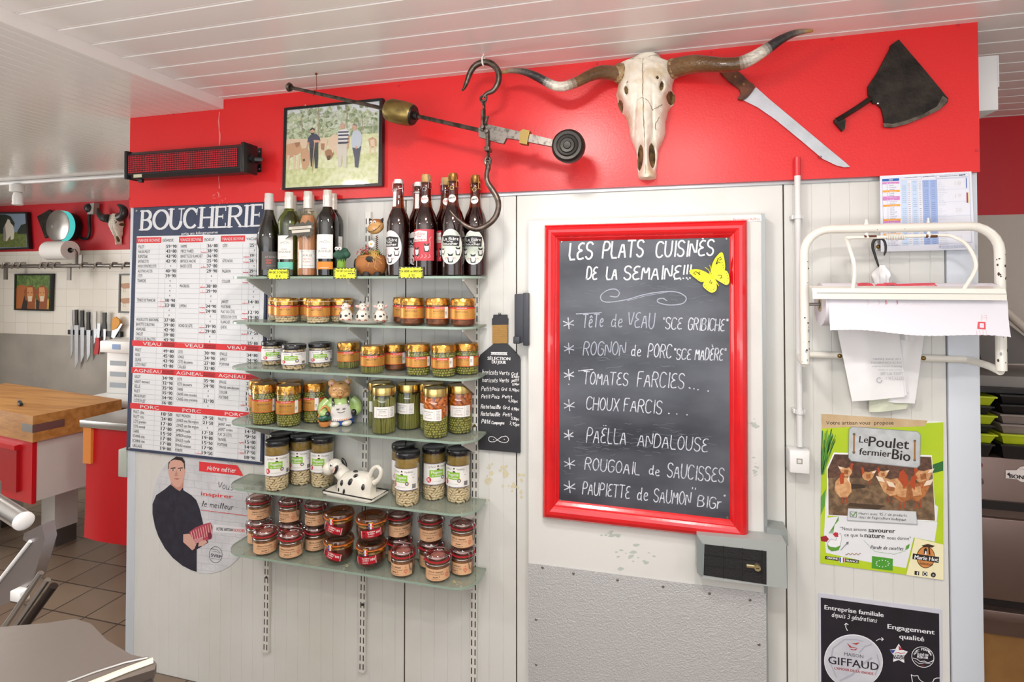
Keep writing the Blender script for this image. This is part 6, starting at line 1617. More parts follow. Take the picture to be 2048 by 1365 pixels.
def beans(b, r, z0, z1, seed=1, big=1.0, mat=None):
 rnd = random.Random(seed); z = z0 + .004; k = 0; mat = mat or beanm
 while z < z1 - .001:
  n = int(2 * pi * r / (.0125 * big))
  for i in range(n):
   a = 2 * pi * (i + (k % 2) * .5 + rnd.uniform(-.25, .25)) / n; ti = rnd.uniform(-.9, .9); rr = r - .0046 * big - max(0, .008 - (z - z0)) * .4
   rot = Matrix.Rotation(a + pi / 2, 3, 'Z') @ Matrix.Rotation(ti, 3, 'Y')
   blob(b, (rr * cos(a), rr * sin(a), z + rnd.uniform(-.001, .001)), (.0082 * big * rnd.uniform(.85, 1.1), .0042 * big, .0045 * big), mat, rot)
  z += .0078 * big; k += 1
def sticks(b, r, z0, z1, seed=1):
 rnd = random.Random(seed); n = int(2 * pi * r / .0075)
 for i in range(n):
  a = 2 * pi * i / n + rnd.uniform(-.05, .05); rr = r - .0042; da = rnd.uniform(-.22, .22); zt_ = z1 - rnd.uniform(0, .012)
  pts = [(rr * .93 * cos(a), rr * .93 * sin(a), z0 + .002)] + [(rr * cos(a + da * t) + rnd.uniform(-.0008, .0008), rr * sin(a + da * t), z0 + .006 + (zt_ - z0 - .006) * t) for t in (0, .25, .5, .75, 1)]
  b.tube(pts, .0040, gbm, 6)
def carrots(b, r, z0, z1, seed=1):
 rnd = random.Random(seed); z = z0 + .007; k = 0
 while z < z1:
  n = int(2 * pi * r / .021)
  for i in range(n):
   a = 2 * pi * (i + .5 * (k % 2) + rnd.uniform(-.2, .2)) / n; ti = rnd.uniform(-1.3, 1.3); rr = r - .0072
   d = Vector((-sin(a) * cos(ti), cos(a) * cos(ti), sin(ti))); c = Vector((rr * cos(a), rr * sin(a), z)); l = rnd.uniform(.006, .011)
   b.tube([c - d * (l + .0015), c - d * l, c + d * l, c + d * (l + .0015)], [.004, .0068, .0064, .004], carm, 8)
  z += .0125; k += 1
def wrap(t, r, draw, name='label'):
 pr = Print(0, local=True, curve=r + .0006); draw(pr); return pr.build(name, t, smooth=False)
def foil(t, r, z0, z1, string=False, name='foil_cap', seed=1):
 rnd = random.Random(seed); ph = [rnd.uniform(0, 6) for _ in range(4)]
 def wb(a, z):
  k = max(0, (z1 - z) / (z1 - z0)); return 1 + k * (.022 * sin(a * 13 + ph[0]) + .015 * sin(a * 23 + ph[1] + z * 200) + .012 * sin(a * 37 + ph[2])) * (1 if z < z1 - .004 else .2)
 b = MB(); b.lathe([(r * .99, z0 - .002), (r * 1.035, z0), (r * 1.03, z0 + (z1 - z0) * .45), (r * 1.0, z1 - .004), (r * .96, z1 - .0012), (r * .80, z1 - .0006), (0, z1 - .0012)], gold, 72, wob=wb); o = b.build(name, t, angle=25)
 if string:
  b = MB(); zz = z0 + (z1 - z0) * .52; b.tube([(r * 1.045 * cos(a), r * 1.045 * sin(a), zz + .0006 * sin(a * 5)) for a in [k * 2 * pi / 40 for k in range(40)]], .0011, ink('#efe6d2'), 5, closed=True); b.build('string', t)
 return o
def gold_draw(r, z0, z1, title, white=True, barcode=None):
 w_ = r * 1.9
 def d(p):
  p.rect(-w_, z0, w_, z1, goldlab, 1, 30); p.rect(-w_, z0, w_, z0 + .0022, orl, 2, 30); p.rect(-w_, z1 - .0042, w_, z1, redl, 2, 30)
  p.rect(-.02, z1 - .0065, .018, z1 + .0012, redl, 2.5, 8)
  for k in range(9):
   a = -.019 + .0042 * k
  p.text('JACQUELIN', -.017, z1 - .0048, .015, z1 - .0048, .0042, labw, 3.5); p.text(title, -.021, z0 + (z1 - z0) * .56, .019, z0 + (z1 - z0) * .56, .0062, tx, 3)
  for k in range(4): p.text('Ingrédients eau sel sucre arômes naturels', -.022, z0 + (z1 - z0) * (.45 - .11 * k), .022, z0 + (z1 - z0) * (.45 - .11 * k), .0016, tx, 3)
  if barcode is not None:
   p.rect(barcode, z0 + .002, barcode + .013, z1 + .001, labw, 3.8, 5)
   for k in range(9): p.rect(barcode + .0015, z0 + .0045 + .0022 * k, barcode + .008, z0 + .0055 + .0022 * k, tx, 4, 3)
 return d
def k_goldjar(r, h, cont, title, capz, lab, string=False, bc=None, seed=1):
 t = thing('preserve_jar', 'x', 'jar')
 b = MB(); b.lathe(body_prof(r, h - .004, .014, .86), JG, 36); b.build('glass_body', t)
 b = MB(); zc = capz + .006
 if cont == 'bean': core(b, r - .006, .002, zc, beand); beans(b, r - .002, .002, lab[0] + .012, seed); beans(b, r - .003, capz - .012, zc, seed + 1)
 if cont == 'pea': core(b, r - .006, .002, zc, pead); peas(b, r - .002, .002, zc, .0043, seed=seed)
 if cont == 'green': core(b, r - .006, .002, zc, gbd); sticks(b, r - .002, .002, zc, seed)
 if cont == 'rata': core(b, r - .0022, .002, zc, ratm)
 c_ = b.build('contents', t); c_['kind'] = 'stuff'
 foil(t, r * .97, capz, h, string, seed=seed)
 wrap(t, r, gold_draw(r, lab[0], lab[1], title, barcode=bc))
 return t
def k_mog(r, h, small):
 t = thing('bean_jar', 'x', 'jar'); b = MB(); lz = h - .0125
 b.lathe([(0, .0006), (r - .009, .0006), (r - .003, .003), (r, .010), (r, h - .048 if not small else h - .03), (r * .985, h - .04 if not small else h - .026), (r, h - .034 if not small else h - .024), (r * .93, lz - .003), (r * .9, lz + .004)], JG, 36); b.build('glass_body', t)
 b = MB(); fz = .085 if not small else lz - .006
 core(b, r - .006, .002, fz, beand)
 beans(b, r - .0022, .002, .062 if not small else .024, 5)
 if small: beans(b, r - .004, lz - .020, lz - .004, 6)
 c_ = b.build('contents', t); c_['kind'] = 'stuff'
 if not small:
  b = MB(); core(b, r - .0022, fz, lz - .006, brine, .002); b.build('brine', t)
 b = MB(); b.lathe([(r * .93, lz - .004), (r * .985, lz - .003), (r * 1.0, lz), (r * 1.0, h - .004), (r * .97, h - .0008), (r * .92, h), (r * .88, h - .0012), (0, h - .0012)], lidk, 40); b.build('lid', t)
 z0, z1 = (.055, .125) if not small else (.018, .062)
 H_ = z1 - z0; w_ = r * 1.35
 def d(p):
  p.rect(-w_, z0, w_, z1, labw, 1, 24); p.rect(-w_, z0, w_, z0 + .0012, prp, 2, 24); p.rect(-w_, z1 - .0012, w_, z1, prp, 2, 24)
  p.hand('Le Petit', -.034, z0 + H_ * .80, -.010, z0 + H_ * .80, H_ * .10, .0006, tx, 2, .003); p.hand('Vendéen', .008, z0 + H_ * .80, .034, z0 + H_ * .80, H_ * .10, .0006, tx, 2, .003)
  p.ell(-.001, z0 + H_ * .86, .0032, .0028 if small else .004, tx, 2, 12); p.ell(-.001, z0 + H_ * .82, .0022, .0026, ink('#e8d3c4'), 3, 10); p.poly([(-.006, z0 + H_ * .70), (-.004, z0 + H_ * .76), (.002, z0 + H_ * .76), (.005, z0 + H_ * .70)], tx, 2)
  p.rect(-.030, z0 + H_ * .36, .018, z0 + H_ * .70, mgn, 2, 8)
  p.text('Mogette', -.024, z0 + H_ * .535, .014, z0 + H_ * .535, H_ * .125, labw, 3, bold=.00025); p.text('de Vendée', -.022, z0 + H_ * .405, .011, z0 + H_ * .405, H_ * .075, labw, 3, bold=.0002)
  p.ell(.016, z0 + H_ * .32, .0066, .0066, ink('#d9b23a'), 3.5, 20); p.ell(.016, z0 + H_ * .32, .0054, .0054, ink('#2f3f7a'), 4, 20); p.ell(.016, z0 + H_ * .32, .0034, .0030, ink('#cfd6e2'), 5, 12)
  p.ell(-.032, z0 + H_ * .24, .0085, H_ * .13, ink('#cf3a48'), 3, 18); p.text('R', -.036, z0 + H_ * .17, -.028, z0 + H_ * .17, H_ * .15, labw, 4, bold=.0004)
  p.text('à la française', -.020, z0 + H_ * .14, .012, z0 + H_ * .14, H_ * .05, ink('#b9b8b4'), 3)
  p.text('FR', .034, z0 + H_ * .55, .040, z0 + H_ * .55, H_ * .05, ink('#8a4550'), 3)
  for k in range(5): p.text('ingrédients haricots', .029, z0 + H_ * (.9 - .055 * k), .046, z0 + H_ * (.9 - .055 * k), .0012, ink('#77727a'), 3)
  for k in range(7): p.rect(.033 + .0019 * k, z0 + H_ * .08, .0342 + .0019 * k, z0 + H_ * .28, tx, 3, 1)
 wrap(t, r, d); return t
def k_tall(r, h, kind):
 t = thing('vegetable_jar', 'x', 'jar'); lz = h - .026
 b = MB(); b.lathe(body_prof(r, lz + .004, .012, .93, .014), JG, 36); b.build('glass_body', t)
 b = MB()
 if kind == 'bean': core(b, r - .007, .002, lz, gbd); sticks(b, r - .002, .004, lz - .002, 3)
 else:
  core(b, r - .006, .002, h * .42, pead); core(b, r - .010, h * .42, lz, cardk, .002); peas(b, r - .002, .003, h * .42, .0043, seed=8); carrots(b, r - .002, h * .43, lz - .002, 4)
 c_ = b.build('contents', t); c_['kind'] = 'stuff'
 b = MB(); b.lathe([(r * .93, lz), (r * 1.0, lz + .0005), (r * 1.0, h - .003), (r * .985, h - .0006), (r * .95, h), (r * .92, h - .002), (0, h - .002)], goldl, 44); b.build('lid', t)
 z0, z1 = h * .37, h * .60
 def d(p):
  p.rect(-.040, z0, .034, z1, labw, 1, 20); H_ = z1 - z0
  p.stroke([(-.030, z0 + H_ * .08), (.010, z0 + H_ * .08), (.010, z0 + H_ * .92), (-.030, z0 + H_ * .92), (-.030, z0 + H_ * .08)], .0005, ink('#8d8578'), 2)
  nm = 'Haricots Verts' if kind == 'bean' else 'Petits Pois Carottes'
  p.text(nm, -.027, z0 + H_ * .74, .006, z0 + H_ * .74, .0040, tx, 2); p.text('EXTRA FINS' if kind == 'bean' else 'à la française', -.020, z0 + H_ * .58, 0, z0 + H_ * .58, .0028, tx, 2); p.text('préparés en France', -.022, z0 + H_ * .45, .002, z0 + H_ * .45, .0022, tx, 2)
  p.hand('M', -.024, z0 + H_ * .16, -.018, z0 + H_ * .16, .007, .0006, ink('#a0522d'), 2); p.hand('Maison', -.015, z0 + H_ * .18, .004, z0 + H_ * .18, .004, .0005, ink('#a0522d'), 2, .002)
  for k, s_ in enumerate(('Poids', 'net :', '660 g', 'Poids', 'égoutté', '360 g')): p.text(s_, .017, z0 + H_ * (.82 - .135 * k), .028, z0 + H_ * (.82 - .135 * k), .0026, tx, 2)
 wrap(t, r, d); return t
wire = M('wire_clip', '#b5b6b8', .25, .95); rubr = M('rubber_red', '#b32632', .5); glid = glass('glass_lid', '#f0dfde', .10, .05); rimm = glass('glass_rim', '#d8d4d2', .22, .03)
def k_clip(r, h, txt, lines):
 """clip-top terrine jar; clasp at local angle -90 + 60 deg to the right of the label"""
 t = thing('clip_top_jar', 'x', 'jar'); lz = h - .020
 b = MB(); b.lathe([(0, .0006), (r - .008, .0006), (r - .002, .003), (r, .009), (r, lz - .016), (r * .97, lz - .012), (r * .97, lz - .007), (r * 1.03, lz - .006), (r * 1.03, lz - .001), (r * .9, lz)], JG, 36); b.build('glass_body', t)
 b = MB(); core(b, r - .0025, .002, lz - .010, patm); c_ = b.build('contents', t); c_['kind'] = 'stuff'
 b = MB(); b.lathe([(r * .9, lz - .001), (r * 1.07, lz - .0008), (r * 1.07, lz + .0022), (r * .9, lz + .0024)], rubr, 40)
 tb = [(r * 1.04 * cos(R(a)), r * 1.04 * sin(R(a))) for a in (196, 204)]; b.slab([tb[0], (r * 1.22 * cos(R(197)), r * 1.22 * sin(R(197))), (r * 1.22 * cos(R(203)), r * 1.22 * sin(R(203))), tb[1]], lz - .0005, lz + .002, rubr); b.build('rubber_ring', t)
 b = MB(); b.lathe([(0, lz + .0085), (r * .60, lz + .0085), (r * .64, lz + .012), (r * .72, lz + .016), (r * .90, h - .001), (r * 1.0, lz + .015), (r * 1.03, lz + .010), (r * 1.0, lz + .003), (r * .9, lz + .0024)], glid, 40)
 b.lathe([(0, lz + .0075), (r * .60, lz + .0075), (r * .66, lz + .0025)], M('lid_content', '#cf9f96', .6, col2='#a87468', vscale=60), 28); b.build('glass_lid', t)
 b = MB(); zc = lz - .0095
 b.tube([(r * 1.005 * cos(a), r * 1.005 * sin(a), zc) for a in [k * 2 * pi / 40 for k in range(40)]], .0013, wire, 6, closed=True)
 zl = lz + .0135
 b.tube([(r * 1.0 * cos(a), r * 1.0 * sin(a), zl) for a in [k * 2 * pi / 40 for k in range(40)]], .0012, wire, 6, closed=True); b.build('wire_ring', t)
 b = MB(); a0 = R(-10)
 def pol(rr, a, z): return (rr * cos(a), rr * sin(a), z)
 for s_ in (-1, 1):
  a = a0 + s_ * .17
  b.tube([pol(r * .99, a, zl), pol(r * 1.10, a, zl - .002), pol(r * 1.16, a, zl - .010), pol(r * 1.12, a, zc + .001), pol(r * 1.03, a, zc - .001)], .0013, wire, 6)
  b.tube([pol(r * 1.13, a, zc + .004), pol(r * 1.10, a, zc - .012), pol(r * 1.08, a0 + s_ * .07, zc - .030)], .0012, wire, 6)
 b.tube([pol(r * 1.08, a0 - .07, zc - .030), pol(r * 1.08, a0 + .07, zc - .030)], .0012, wire, 6)
 b.tube([pol(r * 1.13, a0 - .17, zc + .003), pol(r * 1.13, a0 + .17, zc + .003)], .0014, wire, 6); b.build('clasp', t)
 b = MB(); a1 = a0 + pi
 for s_ in (-1, 1):
  a = a1 + s_ * .16; b.tube([pol(r * .99, a, zl), pol(r * 1.13, a, zl + .001), pol(r * 1.18, a, zl - .008), pol(r * 1.10, a, zc - .002), pol(r * 1.02, a, zc)], .0012, wire, 6)
  b.tube([pol(r * 1.12, a, zc), pol(r * 1.09, a1, zc - .022)], .0011, wire, 6)
 b.build('hinge_wire', t)
 z0, z1 = .010, .046
 def d(p):
  p.rect(-.060, z0, .060, z1, labp, 1, 30); H_ = z1 - z0
  p.hand(txt, -.026, z0 + H_ * .70, .022, z0 + H_ * .70, .0052, .0006, tx, 2, .0015); p.hand('Porc de Vos Terroirs de Vendée', -.029, z0 + H_ * .50, .026, z0 + H_ * .50, .0030, .0004, tx, 2, .001)
  p.hand('Maison V', -.010, z0 + H_ * .25, .012, z0 + H_ * .27, .0046, .0008, ink('#1f1a1a'), 2, .002); p.hand('Boeuf ou bleu noir', -.014, z0 + H_ * .10, .014, z0 + H_ * .10, .0022, .0004, tx, 2)
  for sgn, cx in ((1, .037),):
   hrt = [(cx + .0062 * 16 * sin(q) ** 3 / 16, z0 + H_ * .42 + .0062 * (13 * cos(q) - 5 * cos(2 * q) - 2 * cos(3 * q) - cos(4 * q)) / 13) for q in [k * 2 * pi / 26 for k in range(27)]]
   p.stroke(hrt, .0009, redl, 2); p.stroke([(a * .62 + cx * .38, c * .62 + (z0 + H_ * .40) * .38) for a, c in hrt], .0007, redl, 2); p.stroke([(cx, z0 + H_ * .66), (cx, z0 + H_ * .84)], .0009, redl, 2); p.stroke([(cx - .0026, z0 + H_ * .76), (cx + .0026, z0 + H_ * .76)], .0009, redl, 2)
  for k in range(4): p.text('conserver au frais', .047, z0 + H_ * (.75 - .16 * k), .058, z0 + H_ * (.75 - .16 * k), .0014, tx, 2)
 wrap(t, r, d); return t
def k_weck(r, h, ang):
 t = thing('terrine_jar', 'x', 'jar'); lz = h - .016
 prof = [(0, .0006), (r * .50, .0006), (r * .74, .006), (r * .91, .018), (r * .985, .032), (r, .044), (r * .985, .056), (r * .93, lz - .004), (r * .93, lz)]
 b = MB(); b.lathe(prof, JG, 40); b.build('glass_body', t)
 b = MB(); ip = [(0, .003)] + [(max(.001, q[0] - .0025), q[1] + .002) for q in prof[1:7]]
 b.lathe(ip, wkm, 32); top = ip[-1]
 b.lathe([top, (r * .93 - .003, lz - .006), (r * .8, lz - .004), (0, lz - .004)], wky, 32); c_ = b.build('contents', t); c_['kind'] = 'stuff'
 orr = M('rubber_orange', '#d9722a', .45)
 b = MB(); b.lathe([(r * .9, lz), (r * 1.02, lz + .0003), (r * 1.03, lz + .0018), (r * 1.02, lz + .0034), (r * .9, lz + .0036)], orr, 44)
 a = R(-35); b.slab([(r * cos(a - .14), r * sin(a - .14)), (r * 1.14 * cos(a - .07), r * 1.14 * sin(a - .07)), (r * 1.14 * cos(a + .07), r * 1.14 * sin(a + .07)), (r * cos(a + .14), r * sin(a + .14))], lz + .0005, lz + .003, orr); b.build('rubber_ring', t)
 b = MB(); gl = glass('weck_lid', '#c9a58a', .14, .04, haze=.25, hazecol='#8a5638')
 b.lathe([(0, lz + .006), (r * .62, lz + .006), (r * .66, lz + .009), (r * .80, h - .001), (r * .94, h - .001), (r * .99, lz + .010), (r * 1.0, lz + .0036)], gl, 44)
 b.lathe([(0, lz + .0055), (r * .62, lz + .0055)], M('terrine_top', '#9c8a4e', .5, col2='#75642f', vscale=50), 30); b.build('glass_lid', t)
 rl = ink('#b8182c')
 def cv(z):
  for (r0, z0), (r1, z1) in zip(prof[1:], prof[2:]):
   if z0 <= z <= z1: return r0 + (r1 - r0) * (z - z0) / (z1 - z0 + 1e-9)
  return r * .93 if z > .05 else r * .6
 pr = Print(0, local=True, curve=cv)
 ca, sa = cos(ang), sin(ang)
 def Q(x, z): return (x * ca - z * sa, .041 + x * sa + z * ca)
 def gridrect(x0, z0, x1, z1, m, L, nx=12, nz=5):
  for j in range(nz):
   a0 = z0 + (z1 - z0) * j / nz; a1 = z0 + (z1 - z0) * (j + 1) / nz; pts = []
   for i in range(nx + 1): x = x0 + (x1 - x0) * i / nx; pts += [Q(x, a0), Q(x, a1)]
   pr.put(pts, [(2 * i, 2 * i + 2, 2 * i + 3, 2 * i + 1) for i in range(nx)], m, L)
 gridrect(-.035, -.0125, .035, .0125, rl, 1)
 for s_, x0, x1, z, hh in (('Les Délices', -.012, .012, .005, .005), ('de Kléber', -.011, .010, -.0015, .005), ('Conf it', -.012, .006, -.0085, .004)): pr.text(s_, *Q(x0, z), *Q(x1, z), hh, labw, 2, bold=.0002)
 pr.text('101', *Q(.016, -.001), *Q(.028, -.001), .0075, labw, 2, bold=.0004)
 pr.poly([Q(-.026, -.010), Q(-.021, -.010), Q(-.020, .004), Q(-.022, .009), Q(-.025, .009), Q(-.027, .004)], ink('#2a1418'), 2)
 for k in range(8): pr.ell(*Q(.0325, -.011 + .0031 * k), .0013, .0013, labw, 2, 8); pr.ell(*Q(-.0335, -.011 + .0031 * k), .0013, .0013, labw, 2, 8)
 pr.build('label', t, smooth=False)
 pr = Print(0, local=True, curve=r * 1.035)
 for k, m in enumerate((ink('#2f56a8'), labw, ink('#cf2a35'))): pr.rect(-.009 + .005 * k, lz - .012, -.004 + .005 * k, lz + .008, m, 1, 2)
 pr.rect(-.009, lz + .0065, .006, lz + .010, ink('#e0b040'), 1.5, 3); pr.rect(-.009, lz - .004, .006, lz - .002, ink('#e0b040'), 1.5, 3)
 pr.build('tricolour_seal', t, smooth=False); return t
def glassb(n, tint, **k): return glass(n, tint, .09, .03, **k)
def k_wine(prof, tint, liq, capm, draw, nm='wine_bottle', cap0=.233):
 t = thing(nm, 'x', 'bottle')
 b = MB(); b.lathe(prof, tint, 40); b.build('glass_body', t)
 if liq:
  b = MB(); ip = [(max(0, q[0] - .0022), q[1] + .002) for q in prof if q[1] < .228]; b.lathe(ip + [(0, ip[-1][1])], liq, 28); b.build('wine', t)
 b = MB(); b.lathe([(.0150, cap0 + .006), (.0158, cap0 + .007), (.0156, .270), (.0160, .272), (.0160, .282), (.0150, .284), (.0150, .298), (.0135, .300), (0, .300)], capm, 28); b.build('capsule', t)
 wrap(t, max(q[0] for q in prof), draw); return t
BORD = [(0, .004), (.024, .0008), (.034, .0008), (.0370, .004), (.0373, .020), (.0373, .186), (.0355, .203), (.028, .219), (.0185, .231), (.0150, .244), (.0145, .296), (0, .297)]
BURG = [(0, .004), (.026, .0008), (.037, .0008), (.0405, .004), (.0408, .020), (.0408, .135), (.0375, .160), (.030, .185), (.0215, .210), (.0160, .235), (.0145, .255), (.0145, .296), (0, .297)]
FLUT = [(0, .004), (.024, .0008), (.033, .0008), (.0360, .004), (.0365, .020), (.0365, .140), (.0350, .165), (.029, .190), (.0215, .212), (.0160, .235), (.0145, .255), (.0145, .296), (0, .297)]
cw = M('capsule_white', '#dedbd2', .32, .25); cg = M('capsule_grey', '#d4d1cf', .4)
liqd = M('wine_dark', '#160c0a', .3); grd = glassb('bottle_olive', '#6e6a2a'); gry = glassb('bottle_green', '#b3bf4a'); clr = glassb('bottle_clear', '#f1ece2')
liqg = M('wine_olive', '#2d240c', .25, col2='#3c2f10', vscale=9); ros = M('wine_rose', '#dfa37a', .25, col2='#d8946a', vscale=6); org = M('wine_orange', '#d27a22', .25); ligr = glass('wine_greenish', '#a8a632', .04, .05)
chat = ink('#8d8a84')
def lab_wine(band, bandtxt, z0=.060, z1=.143):
 def d(p):
  p.rect(-.030, z0, .030, z1, labw, 1, 16); H_ = z1 - z0
  p.stroke([(-.016, z0 + H_ * .66), (-.010, z0 + H_ * .72), (-.002, z0 + H_ * .70), (.004, z0 + H_ * .76), (.014, z0 + H_ * .70), (.018, z0 + H_ * .66)], .001, chat, 2)
  for x in (-.008, -.002, .004, .010): p.stroke([(x, z0 + H_ * .64), (x, z0 + H_ * .70)], .0012, chat, 2)
  p.stroke([(-.018, z0 + H_ * .60), (.018, z0 + H_ * .60)], .0005, chat, 2)
  p.text('DOMAINE', -.010, z0 + H_ * .40, .010, z0 + H_ * .40, .0032, tx, 2); p.text('LA GUILLE', -.022, z0 + H_ * .27, .022, z0 + H_ * .27, .0072, ink('#6a655f'), 2); p.text('Fiefs Vendéens', -.010, z0 + H_ * .08, .010, z0 + H_ * .08, .0026, ink('#b5714a'), 2)
  if band: p.rect(-.030, z0 - .036, .030, z0 - .010, band, 1, 16); p.text(bandtxt, -.016, z0 - .033, .016, z0 - .033, .0040, labw, 2)
 return d
def lab_rose(p):
 p.rect(-.028, .028, .028, .092, labw, 1, 16); p.text('GUILLE', -.016, .070, .018, .070, .006, ink('#77716b'), 2); p.hand('Après', -.012, .058, .012, .058, .006, .0006, ink('#d06a4a'), 2); p.hand('l apéro', -.012, .048, .012, .048, .006, .0006, ink('#d06a4a'), 2); p.text('vin rosé de Vendée', -.016, .036, .016, .036, .0024, tx, 2)
 rnd = random.Random(3)
 for k in range(34):
  x, z = rnd.choice(((rnd.uniform(.018, .027), rnd.uniform(.03, .09)), (rnd.uniform(-.026, .026), rnd.uniform(.085, .091)))); p.stroke([(x, z), (x + rnd.uniform(-.003, .003), z + rnd.uniform(-.003, .003))], .0008, chat, 2)
def lab_red(p):
 p.rect(-.034, .024, .034, .088, ink('#5d5856'), 1, 16); p.text('LA GUILLE', -.022, .066, .018, .066, .007, ink('#a9a39e'), 2); p.text('PINOT', -.018, .054, .002, .054, .006, ink('#d9523c'), 2, bold=.0003); p.text('NOIR', -.018, .045, -.002, .045, .006, ink('#d9523c'), 2, bold=.0003); p.text('cuvée de la côte', -.018, .036, .014, .036, .003, ink('#b9b3ae'), 2)
 for k in range(12): p.stroke([(.026, .030 + .0045 * k), (.031, .032 + .0045 * k)], .0012, ink('#8d8783'), 2)
BEER = [(0, .004), (.025, .0008), (.034, .0008), (.0380, .004), (.0385, .020), (.0385, .165), (.0370, .185), (.031, .205), (.0220, .225), (.0185, .240), (.0165, .262), (.0160, .290), (.0178, .292), (.0178, .308), (.0165, .310), (0, .310)]
bglass = glassb('beer_glass', '#bd7628'); beerl = M('beer_dark', '#2a0d07', .2, col2='#36140a', vscale=8)
stp = M('stopper_white', '#e6e5e2', .35); cork = M('cork', '#c9a56a', .7, col2='#a9854d', vscale=60)
def k_beer(kind):
 t = thing('beer_bottle', 'x', 'bottle'); b = MB(); b.lathe(BEER, bglass, 40); b.build('glass_body', t)
 b = MB(); ip = [(max(0, q[0] - .0022), q[1] + .002) for q in BEER if q[1] < .236]; b.lathe(ip + [(0, ip[-1][1])], beerl, 28); b.build('beer', t)
 b = MB()
 if kind == 'blonde':
  b.lathe([(.010, .309), (.0150, .310), (.0155, .318), (.0135, .325), (0, .326)], stp, 24); b.build('stopper', t)
  b = MB()
  for s_ in (-1, 1): b.tube([(s_ * .004, -.002, .322), (s_ * .012, 0, .326), (s_ * .0215, -.003, .318), (s_ * .0230, -.006, .296), (s_ * .0205, -.002, .278), (s_ * .017, 0, .272)], .0011, wire, 6)
  b.tube([(.0186 * cos(a), .0186 * sin(a), .284) for a in [k * 2 * pi / 24 for k in range(24)]], .0009, wire, 5, closed=True); b.tube([(.0228, -.006, .294), (.010, -.020, .288), (-.010, -.020, .288), (-.0228, -.006, .294)], .0009, wire, 5); b.build('wire_bail', t)
 else:
  b.lathe([(.0125, .308), (.0130, .312), (.0160, .320), (.0165, .328), (.0145, .336), (0, .338)], cork if kind == 'ruby' else M('gold_cork', '#a97a35', .35, .6, col2='#7a5424', vscale=50), 24); b.build('stopper', t)
  b = MB()
  wm = wire if kind == 'ruby' else goldl
  for k in range(4):
   a = pi / 4 + k * pi / 2; b.tube([(.006 * cos(a), .006 * sin(a), .3385), (.0165 * cos(a), .0165 * sin(a), .333), (.0190 * cos(a), .0190 * sin(a), .310), (.0185 * cos(a), .0185 * sin(a), .290)], .0009, wm, 5)
  b.tube([(.0187 * cos(a), .0187 * sin(a), .290) for a in [k * 2 * pi / 24 for k in range(24)]], .0011, wm, 5, closed=True); b.tube([(.006 * cos(a), -.0185, .286 + .006 * sin(a)) for a in [k * 2 * pi / 12 for k in range(12)]], .0009, wm, 5, closed=True); b.build('wire_cage', t)
 blk = ink('#26262a'); gr_ = ink('#a9c7a0'); pk = ink('#d84a55'); pinkl = ink('#f0e3e3')
 def animal(p, x, z, s_, dark):
  p.ell(x, z, .0042 * s_, .0062 * s_, labw, 5, 14); p.stroke([(x - .0042 * s_, z + .001), (x - .003 * s_, z - .007 * s_), (x + .003 * s_, z - .007 * s_), (x + .0042 * s_, z + .001)], .0018 * s_, dark, 5); p.poly([(x - .005 * s_, z + .008 * s_), (x, z + .0055 * s_), (x + .005 * s_, z + .008 * s_), (x + .003 * s_, z + .003 * s_), (x - .003 * s_, z + .003 * s_)], dark, 6); p.ell(x - .0016 * s_, z + .001, .0006, .0006, dark, 7, 6); p.ell(x + .0016 * s_, z + .001, .0006, .0006, dark, 7, 6)
 def d(p):
  if kind == 'ruby':
   p.rect(-.040, .050, .040, .152, pk, 1, 24)
   for i in range(19):
    for j in range(22): p.rect(-.039 + .0042 * i, .0515 + .0045 * j, -.037 + .0042 * i, .0537 + .0045 * j, ink('#8f1f2b'), 2, 1)
   p.poly([(-.037, .112), (.014, .113), (.015, .145), (-.012, .148), (-.036, .144)], labw, 3); q = ink('#c23a48')
   p.hand('La Bière', -.033, .132, .008, .132, .0095, .0012, q, 4); p.hand('de ma', -.018, .1265, -.004, .1265, .0035, .0008, q, 4); p.hand('bouchère', -.033, .1150, .011, .1150, .0078, .0012, q, 4)
   animal(p, -.020, .080, 1.9, blk); animal(p, .014, .092, 1.8, blk)
   for k in range(5): p.stroke([(-.030 + .012 * k, .058), (-.022 + .012 * k, .064), (-.026 + .012 * k, .070)], .0008, labw, 4)
   p.stroke([(.022, .085), (.026, .105), (.023, .120), (.029, .128)], .0008, labw, 4)
  else:
   n = 26; bgm = labw
   p.put([(.0400 * cos(2 * pi * i / n) * f, .094 + .057 * sin(2 * pi * i / n) * f) for f in (0.0001, .35, .7, 1) for i in range(n)], [(k * n + i, k * n + (i + 1) % n, (k + 1) * n + (i + 1) % n, (k + 1) * n + i) for k in range(3) for i in range(n)], bgm, 1)
   dm = gr_ if kind == 'ambree' else ink('#e6cfd4')
   for i in range(19):
    for j in range(26):
     x, z = -.036 + .004 * i, .041 + .0042 * j
     if (x / .038) ** 2 + ((z - .094) / .055) ** 2 < .93: p.rect(x - .0011, z - .0013, x + .0011, z + .0013, dm, 2, 1)
   p.poly([(-.030, .098), (.028, .096), (.030, .128), (.0, .131), (-.030, .128)], blk, 3)
   p.hand('La Bière', -.025, .1145, .025, .1145, .0095, .0014, labw, 4); p.hand('de mon', -.012, .1095, .008, .1095, .0035, .0008, labw, 4); p.hand('boucher', -.025, .1005, .023, .1005, .0075, .0015, labw, 4)
   animal(p, -.027, .080, 1.3, blk); animal(p, .024, .080, 1.7, blk); animal(p, 0, .058, 1.9, blk)
   for x in (-.014, .014): p.stroke([(x - .004, .054), (x, .060), (x + .004, .056)], .0010, pk, 4)
 pr = Print(0, local=True, curve=.0393); d(pr); pr.build('label', t, smooth=False)
 pr = Print(0, local=True, curve=lambda z: .0172 + max(0, .262 - z) * .12)
